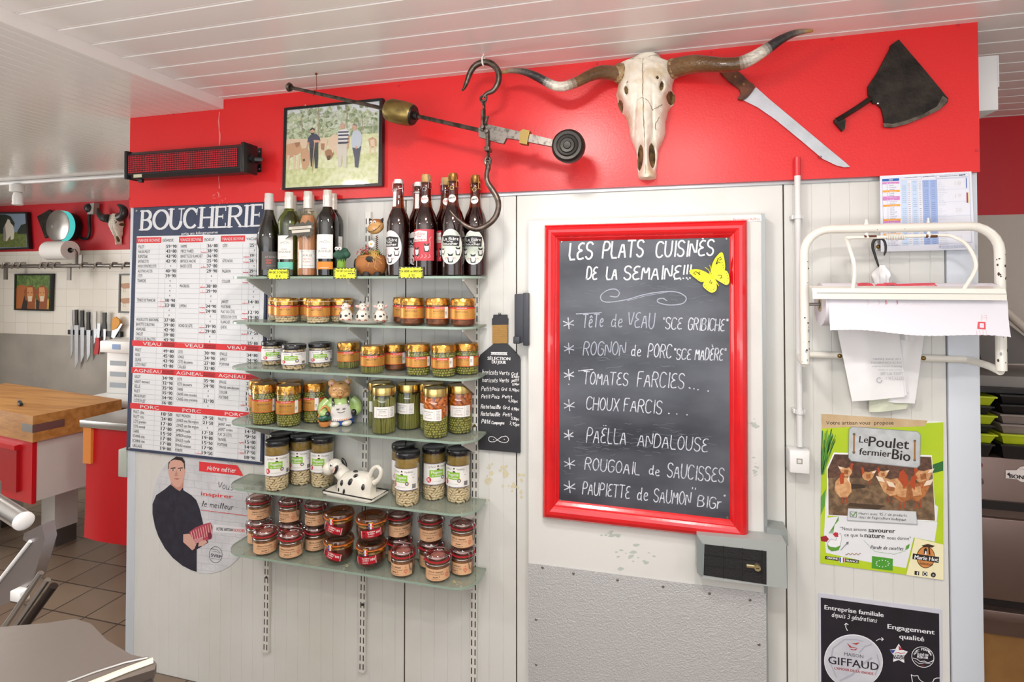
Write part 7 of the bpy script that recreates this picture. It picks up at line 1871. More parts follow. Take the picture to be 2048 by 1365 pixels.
 if kind == 'blonde':
  pr.rect(-.007, .232, .007, .296, labw, 1, 4); pr.poly([(-.005, .280), (.005, .280), (.005, .292), (-.005, .292)], blk, 2)
  for i, ch in enumerate('Blonde'): pr.text(ch, -.003, .272 - .0062 * i, .003, .272 - .0062 * i, .0048, blk, 2)
 else:
  pr.put([(.0135 * cos(2 * pi * i / 20) * f, .252 + .013 * sin(2 * pi * i / 20) * f) for f in (.0001, .5, 1) for i in range(20)], [(k * 20 + i, k * 20 + (i + 1) % 20, (k + 1) * 20 + (i + 1) % 20, (k + 1) * 20 + i) for k in range(2) for i in range(20)], labw, 1)
  pr.hand('Rubis' if kind == 'ruby' else 'Ambrée', -.010, .250, .010, .253, .007, .0009, ink('#c23a48') if kind == 'ruby' else blk, 2)
  if kind != 'ruby':
   for k in range(14): pr.ell(.0115 * cos(k * .45), .252 + .011 * sin(k * .45), .0009, .0009, gr_, 2, 6)
 pr.build('neck_label', t, smooth=False)
 return t
# placing
KR = {}
PROTO = {}
def kind(k):
 if k == 'beanlow': return k_goldjar(.0400, .086, 'bean', 'HARICOTS BLANCS', .062, (.024, .058), True)
 if k == 'rata': return k_goldjar(.0402, .091, 'rata', 'RATATOUILLE', .068, (.024, .062))
 if k == 'rata2': return k_goldjar(.0395, .091, 'rata', 'RATATOUILLE', .068, (.024, .062), bc=.016)
 if k == 'green_s': return k_goldjar(.0392, .092, 'green', 'HARICOTS VERTS', .066, (.026, .060))
 if k == 'pea_s': return k_goldjar(.0395, .104, 'pea', 'PETITS POIS', .080, (.030, .062), bc=.022)
 if k == 'pea_l': return k_goldjar(.0415, .142, 'pea', 'PETITS POIS', .112, (.046, .090), bc=.030)
 if k == 'mog_s': return k_mog(.0410, .086, True)
 if k == 'mog_l': return k_mog(.0405, .172, False)
 if k == 'tall_bean': return k_tall(.0398, .154, 'bean')
 if k == 'tall_carrot': return k_tall(.0405, .160, 'carrot')
 if k == 'rill': return k_clip(.0385, .086, "Rillettes à l'ancienne", 0)
 if k == 'pate': return k_clip(.0385, .086, 'Pâté de campagne', 0)
 if k == 'weckl': return k_weck(.0500, .086, -.28)
 if k == 'weckr': return k_weck(.0500, .086, .10)
 if k == 'w_red': return k_wine(BURG, grd, liqd, cg, lab_red)
 if k == 'w_green': return k_wine(BORD, gry, None, cw, lab_wine(ink('#6cc6b0'), 'SAUVIGNON'))
 if k == 'w_rose': return k_wine(FLUT, clr, ros, cw, lab_rose)
 if k == 'w_orange': return k_wine(FLUT, clr, org, cw, lab_rose)
 if k == 'w_olive': return k_wine(BORD, grd, liqg, cw, lab_wine(ink('#e08a2a'), 'CHARDONNAY'))
 return k_beer(k)
RAD = dict(beanlow=.0412, rata=.0414, rata2=.0407, green_s=.0404, pea_s=.0407, pea_l=.0428, mog_s=.0412, mog_l=.0407, tall_bean=.04, tall_carrot=.0407, rill=.0425, pate=.0425, weckl=.0518, weckr=.0518, w_red=.041, w_green=.0376, w_rose=.0367, w_orange=.0367, w_olive=.0376, blonde=.0387, ruby=.0387, ambree=.0387)
HGT = dict(rill=.0865, pate=.0865, weckl=.0865, weckr=.0865)
ITEMS = []
def put(k, label, shelf, u, v=None, y=None, turn=0.0, group=None, on=None, front=True):
 if k not in PROTO: PROTO[k] = kind(k); o = PROTO[k]
 else: o = clone(PROTO[k])
 z = SH[shelf]; r = RAD[k]
 if on is not None: x, yy, z = on.location.x, on.location.y, on.location.z + HGT[on['k']]
 else:
  if y is None:
   yf = -(SD - r - .001); yb = -(.004 + r)
   q = wz(u, v, z).y + r * .9   # how far back the photo suggests; snapped to the front or back row
   y = yf if front else yb
  elif shelf > 0: y = -(.004 + r)
  p = wy(u, 540 if v is None else v, y); x, yy = p.x, y
 o.location = (x, yy, z + .0004)
 o['label'] = label; o['category'] = 'bottle' if k in ('w_red', 'w_green', 'w_rose', 'w_orange', 'w_olive', 'blonde', 'ruby', 'ambree') else 'jar'
 if group: o['group'] = group
 o['k'] = k
 a = atan2(CAM.y - yy, CAM.x - x) + pi / 2
 o.rotation_euler = (0, 0, a + turn)
 ITEMS.append(dict(o=o, r=r, s=shelf, on=on, fixed=False, w=(1.0 if v is None else .22) if shelf else (.12 if y < -.08 else 1.0), ymin=(-(SD - r * .90) if shelf else -.112), ymax=-(.003 + r)))
 return o
G1 = 'wine bottles on the top shelf'; G2 = 'beer bottles on the top shelf'
put('w_red', 'dark red wine bottle with a grey capsule and grey label, leftmost on the top shelf', 0, 540, y=-.098, turn=.25, group=G1)
put('w_green', 'light green wine bottle with a turquoise band label on the top shelf', 0, 581, y=-.100, turn=-.45, group=G1)
put('w_rose', 'clear rosé wine bottle behind the grey jagged price holder', 0, 613, y=-.097, turn=-.1, group=G1)
put('w_olive', 'dark olive wine bottle with an orange band label left of the broccoli figurine', 0, 656, y=-.103, turn=-.3, group=G1)
put('w_green', 'green wine bottle half hidden behind the light green turquoise-band bottle', 0, 592, y=-.038, turn=.2, group=G1)
put('w_orange', 'clear bottle of orange wine half hidden behind the rosé bottle', 0, 629, y=-.040, turn=.2, group=G1)
put('w_olive', 'dark olive wine bottle half hidden directly behind the broccoli figurine', 0, 677, y=-.038, turn=.3, group=G1)
put('blonde', 'front beer bottle with white swing stopper and oval white label beside the cow planter', 0, 799, y=-.103, turn=-.75, group=G2)
put('ruby', 'front beer bottle with red gingham label and wired cork', 0, 854, y=-.103, turn=-.3, group=G2)
put('ambree', 'front beer bottle with oval green gingham label and gold-wired cork', 0, 910, y=-.100, turn=-.2, group=G2)
put('blonde', 'swing-stoppered beer bottle standing behind the white-stoppered front bottle', 0, 827, y=-.036, turn=-.3, group=G2)
put('ruby', 'cork-stoppered beer bottle with Rubis neck label standing in the back row', 0, 881, y=-.036, turn=.2, group=G2)
put('ambree', 'gold-wired beer bottle at the far right of the back row', 0, 929, y=-.036, turn=-.2, group=G2)
G3 = 'gold-capped bean jars on the second shelf'; G4 = 'ratatouille jars on the second shelf'
put('beanlow', 'low gold-capped bean jar tied with string, nearest the left end of the second shelf', 1, 573, 641, turn=-.1, group=G3)
put('beanlow', 'low gold-capped bean jar tucked behind the leftmost one on the second shelf', 1, 561, y=-.050, turn=.2, group=G3)
put('beanlow', 'low gold-capped bean jar standing between the leftmost pair and the cow tray', 1, 636, 641.5, turn=-.1, group=G3)
put('beanlow', 'low gold-capped bean jar just behind the one beside the cow tray', 1, 622, y=-.050, turn=.1, group=G3)
put('beanlow', 'low gold-capped bean jar partly hidden behind the cow figurine tray', 1, 690, y=-.052, turn=-.1, group=G3)
put('rata', 'gold-capped ratatouille jar in front, first to the right of the cow tray', 1, 825, 645.5, turn=-.1, group=G4)
put('rata', 'gold-capped ratatouille jar peeping out behind the one beside the cow tray', 1, 810, y=-.050, turn=-.3, group=G4)
put('rata2', 'gold-capped ratatouille jar with a white barcode sticker, second shelf', 1, 876, 646.5, turn=.15, group=G4)
put('rata', 'gold-capped ratatouille jar at the right end of the second shelf', 1, 926, 646, turn=-.1, group=G4)
G5 = 'small black-lidded bean jars on the third shelf'; G6 = 'gold-capped jars on the third shelf'
put('mog_s', 'small black-lidded bean jar at the left end of the third shelf', 2, 546, 728, front=False, turn=.1, group=G5)
put('mog_s', 'small black-lidded bean jar in front, middle of the three on the third shelf', 2, 588, 734, turn=-.15, group=G5)
put('mog_s', 'small black-lidded bean jar right of its two twins on the third shelf', 2, 640, 732, front=False, turn=.15, group=G5)
put('green_s', 'gold-capped jar of green beans at the back, right of the small black-lidded jars', 2, 697, 735, front=False, turn=0, group=G6)
put('green_s', 'gold-capped jar of green beans in front, third shelf', 2, 745, 743, turn=-.05, group=G6)
put('rata2', 'gold-capped ratatouille jar between the green beans and the peas on the third shelf', 2, 791, 739, front=False, turn=.2, group=G6)
put('pea_s', 'gold-capped small jar of peas next to the ratatouille on the third shelf', 2, 837, 748, turn=.2, group=G6)
put('pea_s', 'gold-capped small jar of peas, middle of the three on the third shelf', 2, 888, 751, turn=-.1, group=G6)
put('pea_s', 'gold-capped small jar of peas at the right end of the third shelf', 2, 935, 748, front=False, turn=-.3, group=G6)
G7 = 'large jars of peas on the fourth shelf'; G8 = 'gold-lidded tall vegetable jars on the fourth shelf'
put('pea_l', 'large gold-capped jar of peas at the left end of the fourth shelf', 3, 527, 844, turn=-.1, group=G7)
put('pea_l', 'large gold-capped jar of peas in front, middle of the fourth shelf peas', 3, 575, 848, turn=-.25, group=G7)
put('pea_l', 'large gold-capped jar of peas just left of the pig figurine', 3, 630, 842, front=False, turn=-.75, group=G7)
put('pea_l', 'large gold-capped jar of peas hidden behind the two left jars of peas', 3, 549, y=-.052, turn=.2, group=G7)
put('pea_l', 'large gold-capped jar of peas hidden behind the middle jars of peas', 3, 598, y=-.050, turn=.1, group=G7)
put('tall_bean', 'tall gold-lidded jar of upright green beans, front, right of the pig', 3, 768, 862.5, turn=.1, group=G8)
put('tall_bean', 'tall gold-lidded jar of green beans squeezed behind the front bean jar', 3, 760, y=-.050, turn=0, group=G8)
put('tall_bean', 'tall gold-lidded jar of slanting green beans beside the carrot jars', 3, 817.5, 858, front=False, turn=-.4, group=G8)
put('tall_carrot', 'tall gold-lidded jar of carrots over peas standing in front', 3, 871, 873, turn=-.35, group=G8)
put('tall_carrot', 'tall gold-lidded jar of carrots over peas hidden behind the front carrot jar', 3, 864, y=-.048, turn=-.2, group=G8)
put('tall_carrot', 'tall gold-lidded jar of carrots over peas at the right end of the shelf', 3, 920, 867, front=False, turn=.1, group=G8)
G9 = 'tall black-lidded bean jars on the fifth shelf'
put('mog_l', 'tall black-lidded white bean jar in front at the left end of its shelf', 4, 554, 976, turn=0, group=G9)
put('mog_l', 'tall black-lidded white bean jar in the middle of the left group', 4, 603, 968, front=False, turn=-.35, group=G9)
put('mog_l', 'tall black-lidded white bean jar just left of the cow butter dish', 4, 645, 973, front=False, turn=-.3, group=G9)
put('mog_l', 'tall black-lidded white bean jar at the back left, only its lid rim showing', 4, 566, y=-.050, turn=.1, group=G9)
put('mog_l', 'tall black-lidded white bean jar in front, right of the cow butter dish', 4, 815, 1012, turn=-.45, group=G9)
put('mog_l', 'tall black-lidded white bean jar hidden behind the one right of the cow dish', 4, 808, y=-.047, turn=.1, group=G9)
put('mog_l', 'tall black-lidded white bean jar with a red seal in the middle of the right group', 4, 868, 1001, front=False, turn=.35, group=G9)
put('mog_l', 'tall black-lidded white bean jar at the right end of its shelf', 4, 917, 1007, front=False, turn=-.35, group=G9)
G10 = 'clip-top rillettes jars on the lowest shelf'; G11 = 'terrine jars with orange rings on the lowest shelf'; G12 = 'clip-top pâté jars on the lowest shelf'
a = put('rill', 'lower clip-top rillettes jar of the leftmost back stack', 5, 527, y=-.060, turn=.1, group=G10)
put('rill', 'upper clip-top rillettes jar of the leftmost back stack', 5, 0, turn=.05, group=G10, on=a)
put('rill', 'single clip-top rillettes jar in front at the left end of the lowest shelf', 5, 533, 1104, turn=-.05, group=G10)
a = put('rill', 'lower clip-top rillettes jar of the second back stack from the left', 5, 580, y=-.058, turn=-.5, group=G10)
put('rill', 'upper clip-top rillettes jar of the second back stack, clasp facing out', 5, 0, turn=-.75, group=G10, on=a)
put('rill', 'single clip-top rillettes jar in front, second from the left', 5, 583.5, 1111.5, turn=-.35, group=G10)
a = put('rill', 'lower clip-top rillettes jar of the stack beside the orange-ringed terrines', 5, 632, 1101, front=False, turn=.0, group=G10)
put('rill', 'upper clip-top rillettes jar of the stack beside the orange-ringed terrines', 5, 0, turn=-.7, group=G10, on=a)
a = put('weckl', 'lower orange-ringed terrine jar of the left terrine stack', 5, 678, 1115.5, turn=-.55, group=G11)
put('weckl', 'upper orange-ringed terrine jar of the left terrine stack', 5, 0, turn=-.50, group=G11, on=a)
a = put('weckr', 'lower orange-ringed terrine jar of the right terrine stack', 5, 743, 1130, turn=-.35, group=G11)
put('weckr', 'upper orange-ringed terrine jar of the right terrine stack', 5, 0, turn=.0, group=G11, on=a)
a = put('pate', 'lower clip-top pâté jar of the back stack right of the terrines', 5, 806, y=-.056, turn=.1, group=G12)
put('pate', 'upper clip-top pâté jar of the back stack right of the terrines', 5, 0, turn=.25, group=G12, on=a)
put('pate', 'single clip-top pâté jar in front, just right of the terrines', 5, 755 + 51, 1154.5, turn=-.75, group=G12)
a = put('pate', 'lower clip-top pâté jar of the middle right stack', 5, 866, y=-.056, turn=0, group=G12)
put('pate', 'upper clip-top pâté jar of the middle right stack', 5, 0, turn=-.1, group=G12, on=a)
put('pate', 'single clip-top pâté jar at the very front, second from the right', 5, 875.5, 1164, turn=-.15, group=G12)
a = put('pate', 'lower clip-top pâté jar of the stack at the right end', 5, 928, 1152, front=False, turn=-.75, group=G12)
put('pate', 'upper clip-top pâté jar of the stack at the right end', 5, 0, turn=-.35, group=G12, on=a)
OBST = {1: [(wz(727, 641, SH[1]), .03)], }
def obstacle(shelf, x, y, r): ITEMS.append(dict(o=None, p=[x, y], r=r, s=shelf, on=None, fixed=True, ymin=-9, ymax=9))
# FIGURINES, TRAYS, TAGS on the shelves
cerw = M('ceramic_white', '#e4dfd3', .18, coat=.5); cerb = M('ceramic_black', '#232224', .2, coat=.5); cerp = M('ceramic_pink', '#e3b5ae', .25, coat=.4)
def face_cam(o):
 o.rotation_euler = (0, 0, atan2(CAM.y - o.location.y, CAM.x - o.location.x) + pi / 2)
# --- tray with three small cow figurines
p = wz(728, 643, SH[1]); ty = -.098
tc_ = wy(727, 640, ty)
tr = thing('figurine_tray', 'small white ceramic tray carrying three cow figurines on the second shelf', 'tray', (tc_.x, ty, SH[1] + .0004))
b = MB(); b.lathe([(0, .0), (.062, .0), (.078, .004), (.093, .0125), (.090, .0125), (.074, .006), (.06, .0045), (0, .0045)], cerw, 44, (0, 0, 0), Matrix.Diagonal((1, .50, 1)))
for i, q in enumerate(b.v): b.v[i] = (q[0] + tr.location.x, q[1] + tr.location.y, q[2] + tr.location.z)
b.build('dish', tr); obstacle(1, tc_.x - .045, ty, .05); obstacle(1, tc_.x + .045, ty, .05); obstacle(1, tc_.x, ty, .05)
def moo(px, label, look, hscale=1.0):
 t = thing('cow_figurine', label, 'figurine', group='three cow figurines on the tray')
 b = MB(); b.lathe([(0, .0), (.016, .0), (.021, .005), (.0235, .014), (.022, .026), (.016, .038), (.012, .043), (0, .046)], cerw, 28); b.build('body', t)
 hd = MB(); rz = Matrix.Rotation(look, 3, 'Z')
 hd.ball(rz @ Vector((0, -.002, .053)), (.014, .013, .0135), cerw, 18, 12, rz); hd.ball(rz @ Vector((0, -.011, .047)), (.011, .010, .009), cerw, 16, 10, rz)
 h_ = hd.build('head', t)
 e = MB()
 for s_ in (-1, 1): e.ball(rz @ Vector((s_ * .017, 0, .054)), (.008, .003, .005), cerp, 12, 8, rz @ Matrix.Rotation(-s_ * .3, 3, 'Y'))
 e.build('ears', h_)
 e = MB()
 for s_ in (-1, 1): e.lathe([(.003, 0), (.0028, .005), (0, .009)], cerb, 10, rz @ Vector((s_ * .007, 0, .064)))
 e.build('horns', h_)
 e = MB(); e.ball(rz @ Vector((0, -.0205, .046)), (.0035, .002, .0025), ink('#c43a3e'), 10, 6, rz)
 for s_ in (-1, 1): e.ball(rz @ Vector((s_ * .005, -.0145, .057)), (.0016, .0012, .002), cerb, 8, 6, rz); e.ball(rz @ Vector((s_ * .009, -.009, .050)), (.004, .003, .003), cerp, 8, 6, rz)
 e.build('face', h_)
 s = MB(); br_ = M('ceramic_brown', '#9c4a3a', .2, coat=.4)
 for a, z, w_, hh in ((-90, .022, .0055, .004), (-60, .026, .0035, .005), (-20, .018, .005, .006), (-140, .020, .005, .007), (180, .028, .005, .005)):
  rr = .0225 if z < .026 else .0205; s.ball((rr * cos(R(a)), rr * sin(R(a)), z), (.002, w_, hh), cerb, 10, 6, Matrix.Rotation(R(a), 3, 'Z'))
 s.build('black_spots', t)
 s = MB()
 for a in (-118, -62): s.ball((.0215 * cos(R(a)), .0215 * sin(R(a)), .0055), (.006, .0065, .005), br_, 12, 8)
 s.build('hooves', t)
 q = wy(px, 630, ty); t.location = (q.x, ty, SH[1] + .0052); face_cam(t); return t
moo(692, 'cow figurine at the left of the small white tray, head turned sideways', -.9); moo(725, 'cow figurine in the middle of the small white tray', .25); moo(761, 'pink-faced cow figurine at the right of the small white tray', .1)
# --- pig figurine
pp = wz(681, 853, SH[3]); d_ = Vector((pp.x - CAM.x, pp.y - CAM.y, 0)).normalized(); pp = pp + d_ * .036; pp.y = min(max(pp.y, -.105), -.06)
pig = thing('pig_figurine', 'ceramic pig figurine in apron and blue trousers between peas and green beans', 'figurine')
pgs = M('pig_skin', '#dbab72', .25, coat=.4, col2='#d39e66', vscale=30); pgg = M('pig_shirt', '#a9c47c', .25, coat=.4); pgb = M('pig_trousers', '#1f55b5', .2, coat=.5); pga = M('pig_apron', '#e6e1dc', .25, coat=.4); pgo = M('pig_orange', '#d98a48', .3, coat=.3)
b = MB(); b.lathe([(0, 0), (.040, 0), (.050, .006), (.053, .020), (.050, .036), (0, .040)], pgb, 36, (0, 0, 0), Matrix.Diagonal((1, .78, 1))); b.build('trousers', pig)
for s_ in (-1, 1):
 b = MB(); b.ball((s_ * .020, -.030, .010), (.019, .020, .0125), cerw, 18, 10)
 b.v = [(x, y, max(z, .0)) for x, y, z in b.v]; b.build('shoe', pig)
b = MB(); b.lathe([(.046, .030), (.055, .045), (.056, .060), (.050, .078), (.036, .092), (.024, .100), (0, .102)], pgg, 36, (0, 0, 0), Matrix.Diagonal((1, .76, 1)))
for s_ in (-1, 1): b.tube(cat_rom([(s_ * .040, -.004, .086), (s_ * .058, -.012, .068), (s_ * .058, -.030, .050), (s_ * .044, -.040, .048)], 4), [.016, .0165, .014, .011], pgg, 14)
b.build('shirt', pig)
b = MB(); n = 16; g = []
for j in range(9):
 z = .026 + .052 * j / 8; w_ = .040 - .013 * j / 8
 for i in range(n + 1):
  x = -w_ + 2 * w_ * i / n; rr = .0565 if z > .03 else .054; y = -.76 * sqrt(max(0, rr * rr - x * x)) - .003 - (.004 if j == 0 else 0)
  g.append((x, y, z - (.004 * cos(x / w_ * pi / 2) if j == 0 else 0)))
b.add(g, [(j * (n + 1) + i, j * (n + 1) + i + 1, (j + 1) * (n + 1) + i + 1, (j + 1) * (n + 1) + i) for j in range(8) for i in range(n)], pga)
ap = b.build('apron', pig)
b = MB()
for i in range(13): x = -.036 + .006 * i; y = -.76 * sqrt(max(0, .055 ** 2 - x * x)) - .0075; b.ball((x, y, .0295 - .004 * cos(x / .04 * pi / 2)), (.0013, .001, .003), pgo, 8, 5)
for sx in (-.010, .010):
 for dx, dz in ((0, 0), (-.003, .002), (.003, .002), (-.003, -.001), (.003, -.001)): b.ball((sx + dx, -.0465, .062 + dz), (.0022, .001, .0009), cerb, 8, 5)
b.tube([(-.012, -.0462, .054), (-.005, -.0472, .050), (.005, -.0472, .050), (.012, -.0462, .054)], .0008, cerb, 5); b.build('apron_decoration', ap)
b = MB()
for s_ in (-1, 1): b.tube(cat_rom([(s_ * .026, -.028, .098), (s_ * .025, -.037, .088), (s_ * .024, -.042, .074)], 4), [.004, .0042, .0045], cerb, 8, flat=.6); b.ball((s_ * .024, -.0445, .075), (.0022, .0015, .0022), alu, 8, 5)
b.build('straps', pig)
for s_ in (-1, 1):
 b = MB(); b.ball((s_ * .044, -.043, .047), (.0105, .0095, .0115), cerb, 16, 10); b.build('hand', pig)
b = MB(); b.ball((0, -.004, .120), (.0385, .033, .0325), pgs, 26, 16); b.ball((-.016, -.020, .109), (.017, .014, .013), pgs, 16, 10); b.ball((.016, -.020, .109), (.017, .014, .013), pgs, 16, 10)
b.lathe([(0, .009), (.0095, .008), (.0105, .004), (.012, -.012)], pgs, 18, (-.003, -.036, .117), Matrix.Rotation(R(90), 3, 'X'))
hd = b.build('head', pig, angle=60)
for s_ in (-1, 1):
 b = MB(); b.ball((s_ * .027, -.002, .147), (.013, .006, .013), pgs, 16, 10); b.ball((s_ * .027, -.006, .146), (.0085, .004, .0085), cerp, 12, 8); b.build('ear', hd)
b = MB()
for s_ in (-1, 1): b.tube([(s_ * .016 - .009, -.0335, .126), (s_ * .016, -.0355, .129), (s_ * .016 + .008, -.0330, .127)], .0009, ink('#7a5232'), 5); b.ball((-.003 + s_ * .004, -.0455, .118), (.0016, .001, .002), cerb, 8, 5); b.tube([(s_ * .028, -.0235, .138), (s_ * .031, -.018, .145)], .001, cerb, 5)
b.tube([(-.006, -.025, .145), (0, -.0265, .149), (.006, -.025, .145)], .0009, cerb, 5); b.ball((-.001, -.0335, .1005), (.005, .003, .0028), ink('#b5342c'), 10, 6); b.build('face', hd)
b = MB(); b.lathe([(0, 0), (.014, 0), (.019, .008), (.021, .018), (.018, .018), (0, .012)], pgo, 20, (-.052, -.034, .006)); b.tube([(-.052 + .020 * cos(a), -.034, .024 + .050 * sin(a)) for a in [k * pi / 10 for k in range(11)]], .0034, pgo, 8); bk_ = b.build('basket', pig)
b = MB(); lf = M('ceramic_leaf', '#1f5a48', .2, coat=.5)
for k in range(9): b.ball((-.052 + .013 * cos(k * 2.4), -.038 + .009 * sin(k * 2.4), .032 + .003 * (k % 3)), (.010, .008, .010), lf, 10, 7)
b.build('greens', bk_)
pig.location = (pp.x, pp.y, SH[3] + .0004); face_cam(pig); pig.rotation_euler.z += .1; obstacle(3, pp.x, pp.y, .056)
# --- cow butter dish
q0 = wz(742, 997, SH[4]); by_ = -.093; bx_ = wy(711, 980, by_).x
bd = thing('butter_dish', 'white ceramic butter dish shaped like a black-spotted cow on its plate', 'butter dish')
b = MB(); b.slab([(-.085, -.046), (.085, -.046), (.095, -.038), (.095, .038), (.085, .046), (-.085, .046), (-.095, .038), (-.095, -.038)], 0, .005, cerw); b.slab([(-.096, -.050), (.096, -.050), (.106, -.040), (.106, .040), (.096, .050), (-.096, .050), (-.106, .040), (-.106, -.040)], .006, .012, cerw)
pl_ = b.build('plate', bd)
b = MB(); rim = [(-.102, -.045), (.102, -.045), (.102, .045), (-.102, .045)]; b.tube([(x, y, .0128) for x, y in rim], .0026, cerb, 8, closed=True); b.build('black_rim', pl_)
secs = [(-.060, .024, .030), (-.052, .034, .052), (-.030, .038, .064), (0, .039, .068), (.030, .039, .070), (.055, .037, .066), (.068, .028, .052), (.074, .016, .034)]
b = MB(); g = []; n = 14
for x, hw_, hh in secs:
 for i in range(n + 1):
  a = pi * i / n; g.append((x, -hw_ * cos(a) * (1.0 if sin(a) < .3 else 1), .012 + hh * (sin(a) ** .6)))
m_ = n + 1
b.add(g, [(k * m_ + i, k * m_ + i + 1, (k + 1) * m_ + i + 1, (k + 1) * m_ + i) for k in range(len(secs) - 1) for i in range(n)] + [tuple(range(m_)), tuple((len(secs) - 1) * m_ + i for i in reversed(range(m_)))], cerw)
b.tube(cat_rom([(-.046, 0, .055), (-.066, 0, .070), (-.078, -.004, .084)], 4), [.026, .024, .020], cerw, 16)
b.ball((-.084, -.006, .090), (.026, .024, .022), cerw, 20, 12); b.ball((-.106, -.012, .078), (.019, .024, .024), cerw, 20, 12)
cowb = b.build('cow_lid', bd, angle=60)
b = MB(); b.tube(cat_rom([(.058, 0, .066), (.072, 0, .094), (.092, 0, .106), (.106, 0, .094), (.100, 0, .068), (.078, 0, .050)], 5), [.0085, .0080, .0072, .0072, .0078, .009], cerw, 12); b.build('tail_handle', cowb)
for s_, nm in ((-1, 'ear'), (1, 'ear')):
 b = MB(); b.ball((-.064, s_ * .022 - .004, .094 - .012 * (s_ < 0)), (.008, .006, .019), cerb, 14, 8, Matrix.Rotation(.5 if s_ < 0 else -.6, 3, 'Y'));
 if s_ < 0: b.ball((-.067, -.0315, .081), (.0035, .002, .011), cerp, 10, 6, Matrix.Rotation(.5, 3, 'Y'))
 b.build(nm, cowb)
b = MB(); b.ball((-.080, -.0285, .098), (.0062, .003, .0068), labw, 12, 8); b.ball((-.0805, -.0312, .097), (.0035, .0018, .0038), cerb, 10, 6); b.build('eye', cowb)
b = MB()
def spot(x, z, w_, hh, r_=0.0):
 k = min(range(len(secs)), key=lambda i: abs(secs[i][0] - x)); hw_, H_ = secs[k][1], secs[k][2]; t = min(.99, max(0, (z - .012) / H_)); sa = t ** (1 / .6); y = -hw_ * sqrt(max(0, 1 - sa * sa))
 b.ball((x, y + .001, z), (w_, .0035, hh), cerb, 12, 8, Matrix.Rotation(r_, 3, 'Y') @ Matrix.Rotation(-.5 * t, 3, 'X'))
for x, z, w_, hh, r_ in ((-.030, .046, .007, .010, 0), (.006, .054, .009, .012, .5), (-.042, .022, .0055, .010, .1), (-.018, .020, .0055, .010, .2), (-.058, .036, .004, .010, .5), (.018, .072, .012, .006, -.5), (.058, .044, .007, .010, 0), (.005, .079, .012, .006, -.2)): spot(x, z, w_, hh, r_)
b.build('black_spots', cowb)
bd.location = (bx_, by_, SH[4] + .0004); bd.rotation_euler = (0, 0, R(-8)); obstacle(4, bx_ - .05, by_, .052); obstacle(4, bx_ + .055, by_, .052)
# --- broccoli figurine
bp_ = wy(687, 540, -.112)
bro = thing('broccoli_figurine', 'broccoli figurine with googly eyes standing before the dark wine bottle', 'figurine', (bp_.x, -.126, SH[0] + .0004))
stk = M('broccoli_stalk', '#8fb83e', .5, col2='#6f9c2c', vscale=20, stretch=(1, 1, .2)); hdm = M('broccoli_head', '#2f5a48', .7, col2='#24483a', vscale=60, bump=.9, bscale=120)
def L2(t, b, nm, **k):
 b.v = [(x + t.location.x, y + t.location.y, z + t.location.z) for x, y, z in b.v]; return b.build(nm, t, **k)
b = MB(); b.lathe([(0, 0), (.019, 0), (.018, .006), (.0155, .020), (.0140, .045), (.0150, .066), (0, .072)], stk, 24); L2(bro, b, 'stalk')
b = MB()
for x, y, z, r_ in ((0, 0, .074, .020), (-.017, -.002, .072, .0135), (.019, 0, .074, .015), (.006, -.011, .070, .0135), (-.008, -.010, .072, .0135), (.010, .004, .085, .014), (-.010, .004, .084, .014), (0, .010, .078, .016)): b.ball((x, y, z), (r_, r_ * .8, r_ * .9), hdm, 18, 12)
for k in range(12): a = k * pi / 6; b.lathe([(.0042, .006), (.0035, 0), (0, -.009 - .003 * (k % 3))], hdm, 8, (.0135 * cos(a), .0135 * sin(a), .058))
L2(bro, b, 'head')
for x in (-.0095, .0035):
 b = MB(); b.ball((x, -.013, .094), (.0068, .006, .0068), labw, 16, 10); b.ball((x + .001, -.0182, .0935), (.0026, .0016, .0028), cerb, 10, 6); L2(bro, b, 'eye')
# --- cow planter with flowers
cx_ = wy(742, 540, -.105)
cpl = thing('cow_planter', 'brown cow-shaped planter with flowers and a spring-necked cow head on the top shelf', 'planter', (cx_.x, -.105, SH[0] + .0004))
ter = M('planter_brown', '#b0713c', .6, col2='#8f5628', vscale=14, bump=.3, bscale=60); blkp = M('planter_black', '#2a2523', .6)
b = MB(); b.lathe([(0, .006), (.040, .006), (.050, .014), (.056, .034), (.054, .055), (.047, .070), (.042, .072), (.040, .066), (0, .060)], ter, 34, (0, 0, 0), Matrix.Diagonal((1, .72, 1))); L2(cpl, b, 'pot')
for x, y in ((-.034, -.018), (.000, -.030), (.034, -.018), (-.030, .018), (.030, .018)):
 b = MB(); b.lathe([(0, 0), (.013, 0), (.0135, .005), (.011, .014), (0, .018)], blkp, 16, (x, y, 0)); L2(cpl, b, 'hoof')
b = MB(); b.ball((.016, -.0385, .056), (.015, .004, .011), blkp, 16, 8, Matrix.Rotation(.25, 3, 'X')); b.ball((-.050, -.010, .045), (.007, .012, .016), blkp, 14, 8); L2(cpl, b, 'black_patches')
b = MB(); b.ball((-.058, 0, .038), (.007, .009, .011), blkp, 14, 8); L2(cpl, b, 'tail')
b = MB(); lfm = M('leaf_green', '#4f7a2a', .5, col2='#7ea544', vscale=30); random.seed(21)
def leaf(c, d, l, w_, m):
 d = Vector(d).normalized(); sd = d.cross(Vector((0, 0, 1))); sd = sd.normalized() * w_ if sd.length > .01 else Vector((w_, 0, 0)); c = Vector(c)
 m1 = c + d * l * .5 + Vector((0, 0, l * .08)); b.add([c, m1 + sd, c + d * l - Vector((0, 0, l * .15)), m1 - sd], [(0, 1, 2, 3)], m)
for k in range(120):
 a = random.uniform(0, 6.28); el = random.uniform(.0, 1.3); leaf((random.uniform(-.032, .032), random.uniform(-.022, .02), .066), (cos(a) * cos(el), sin(a) * cos(el), sin(el) + .1), random.uniform(.018, .038), random.uniform(.0016, .0035), lfm)
L2(cpl, b, 'leaves')
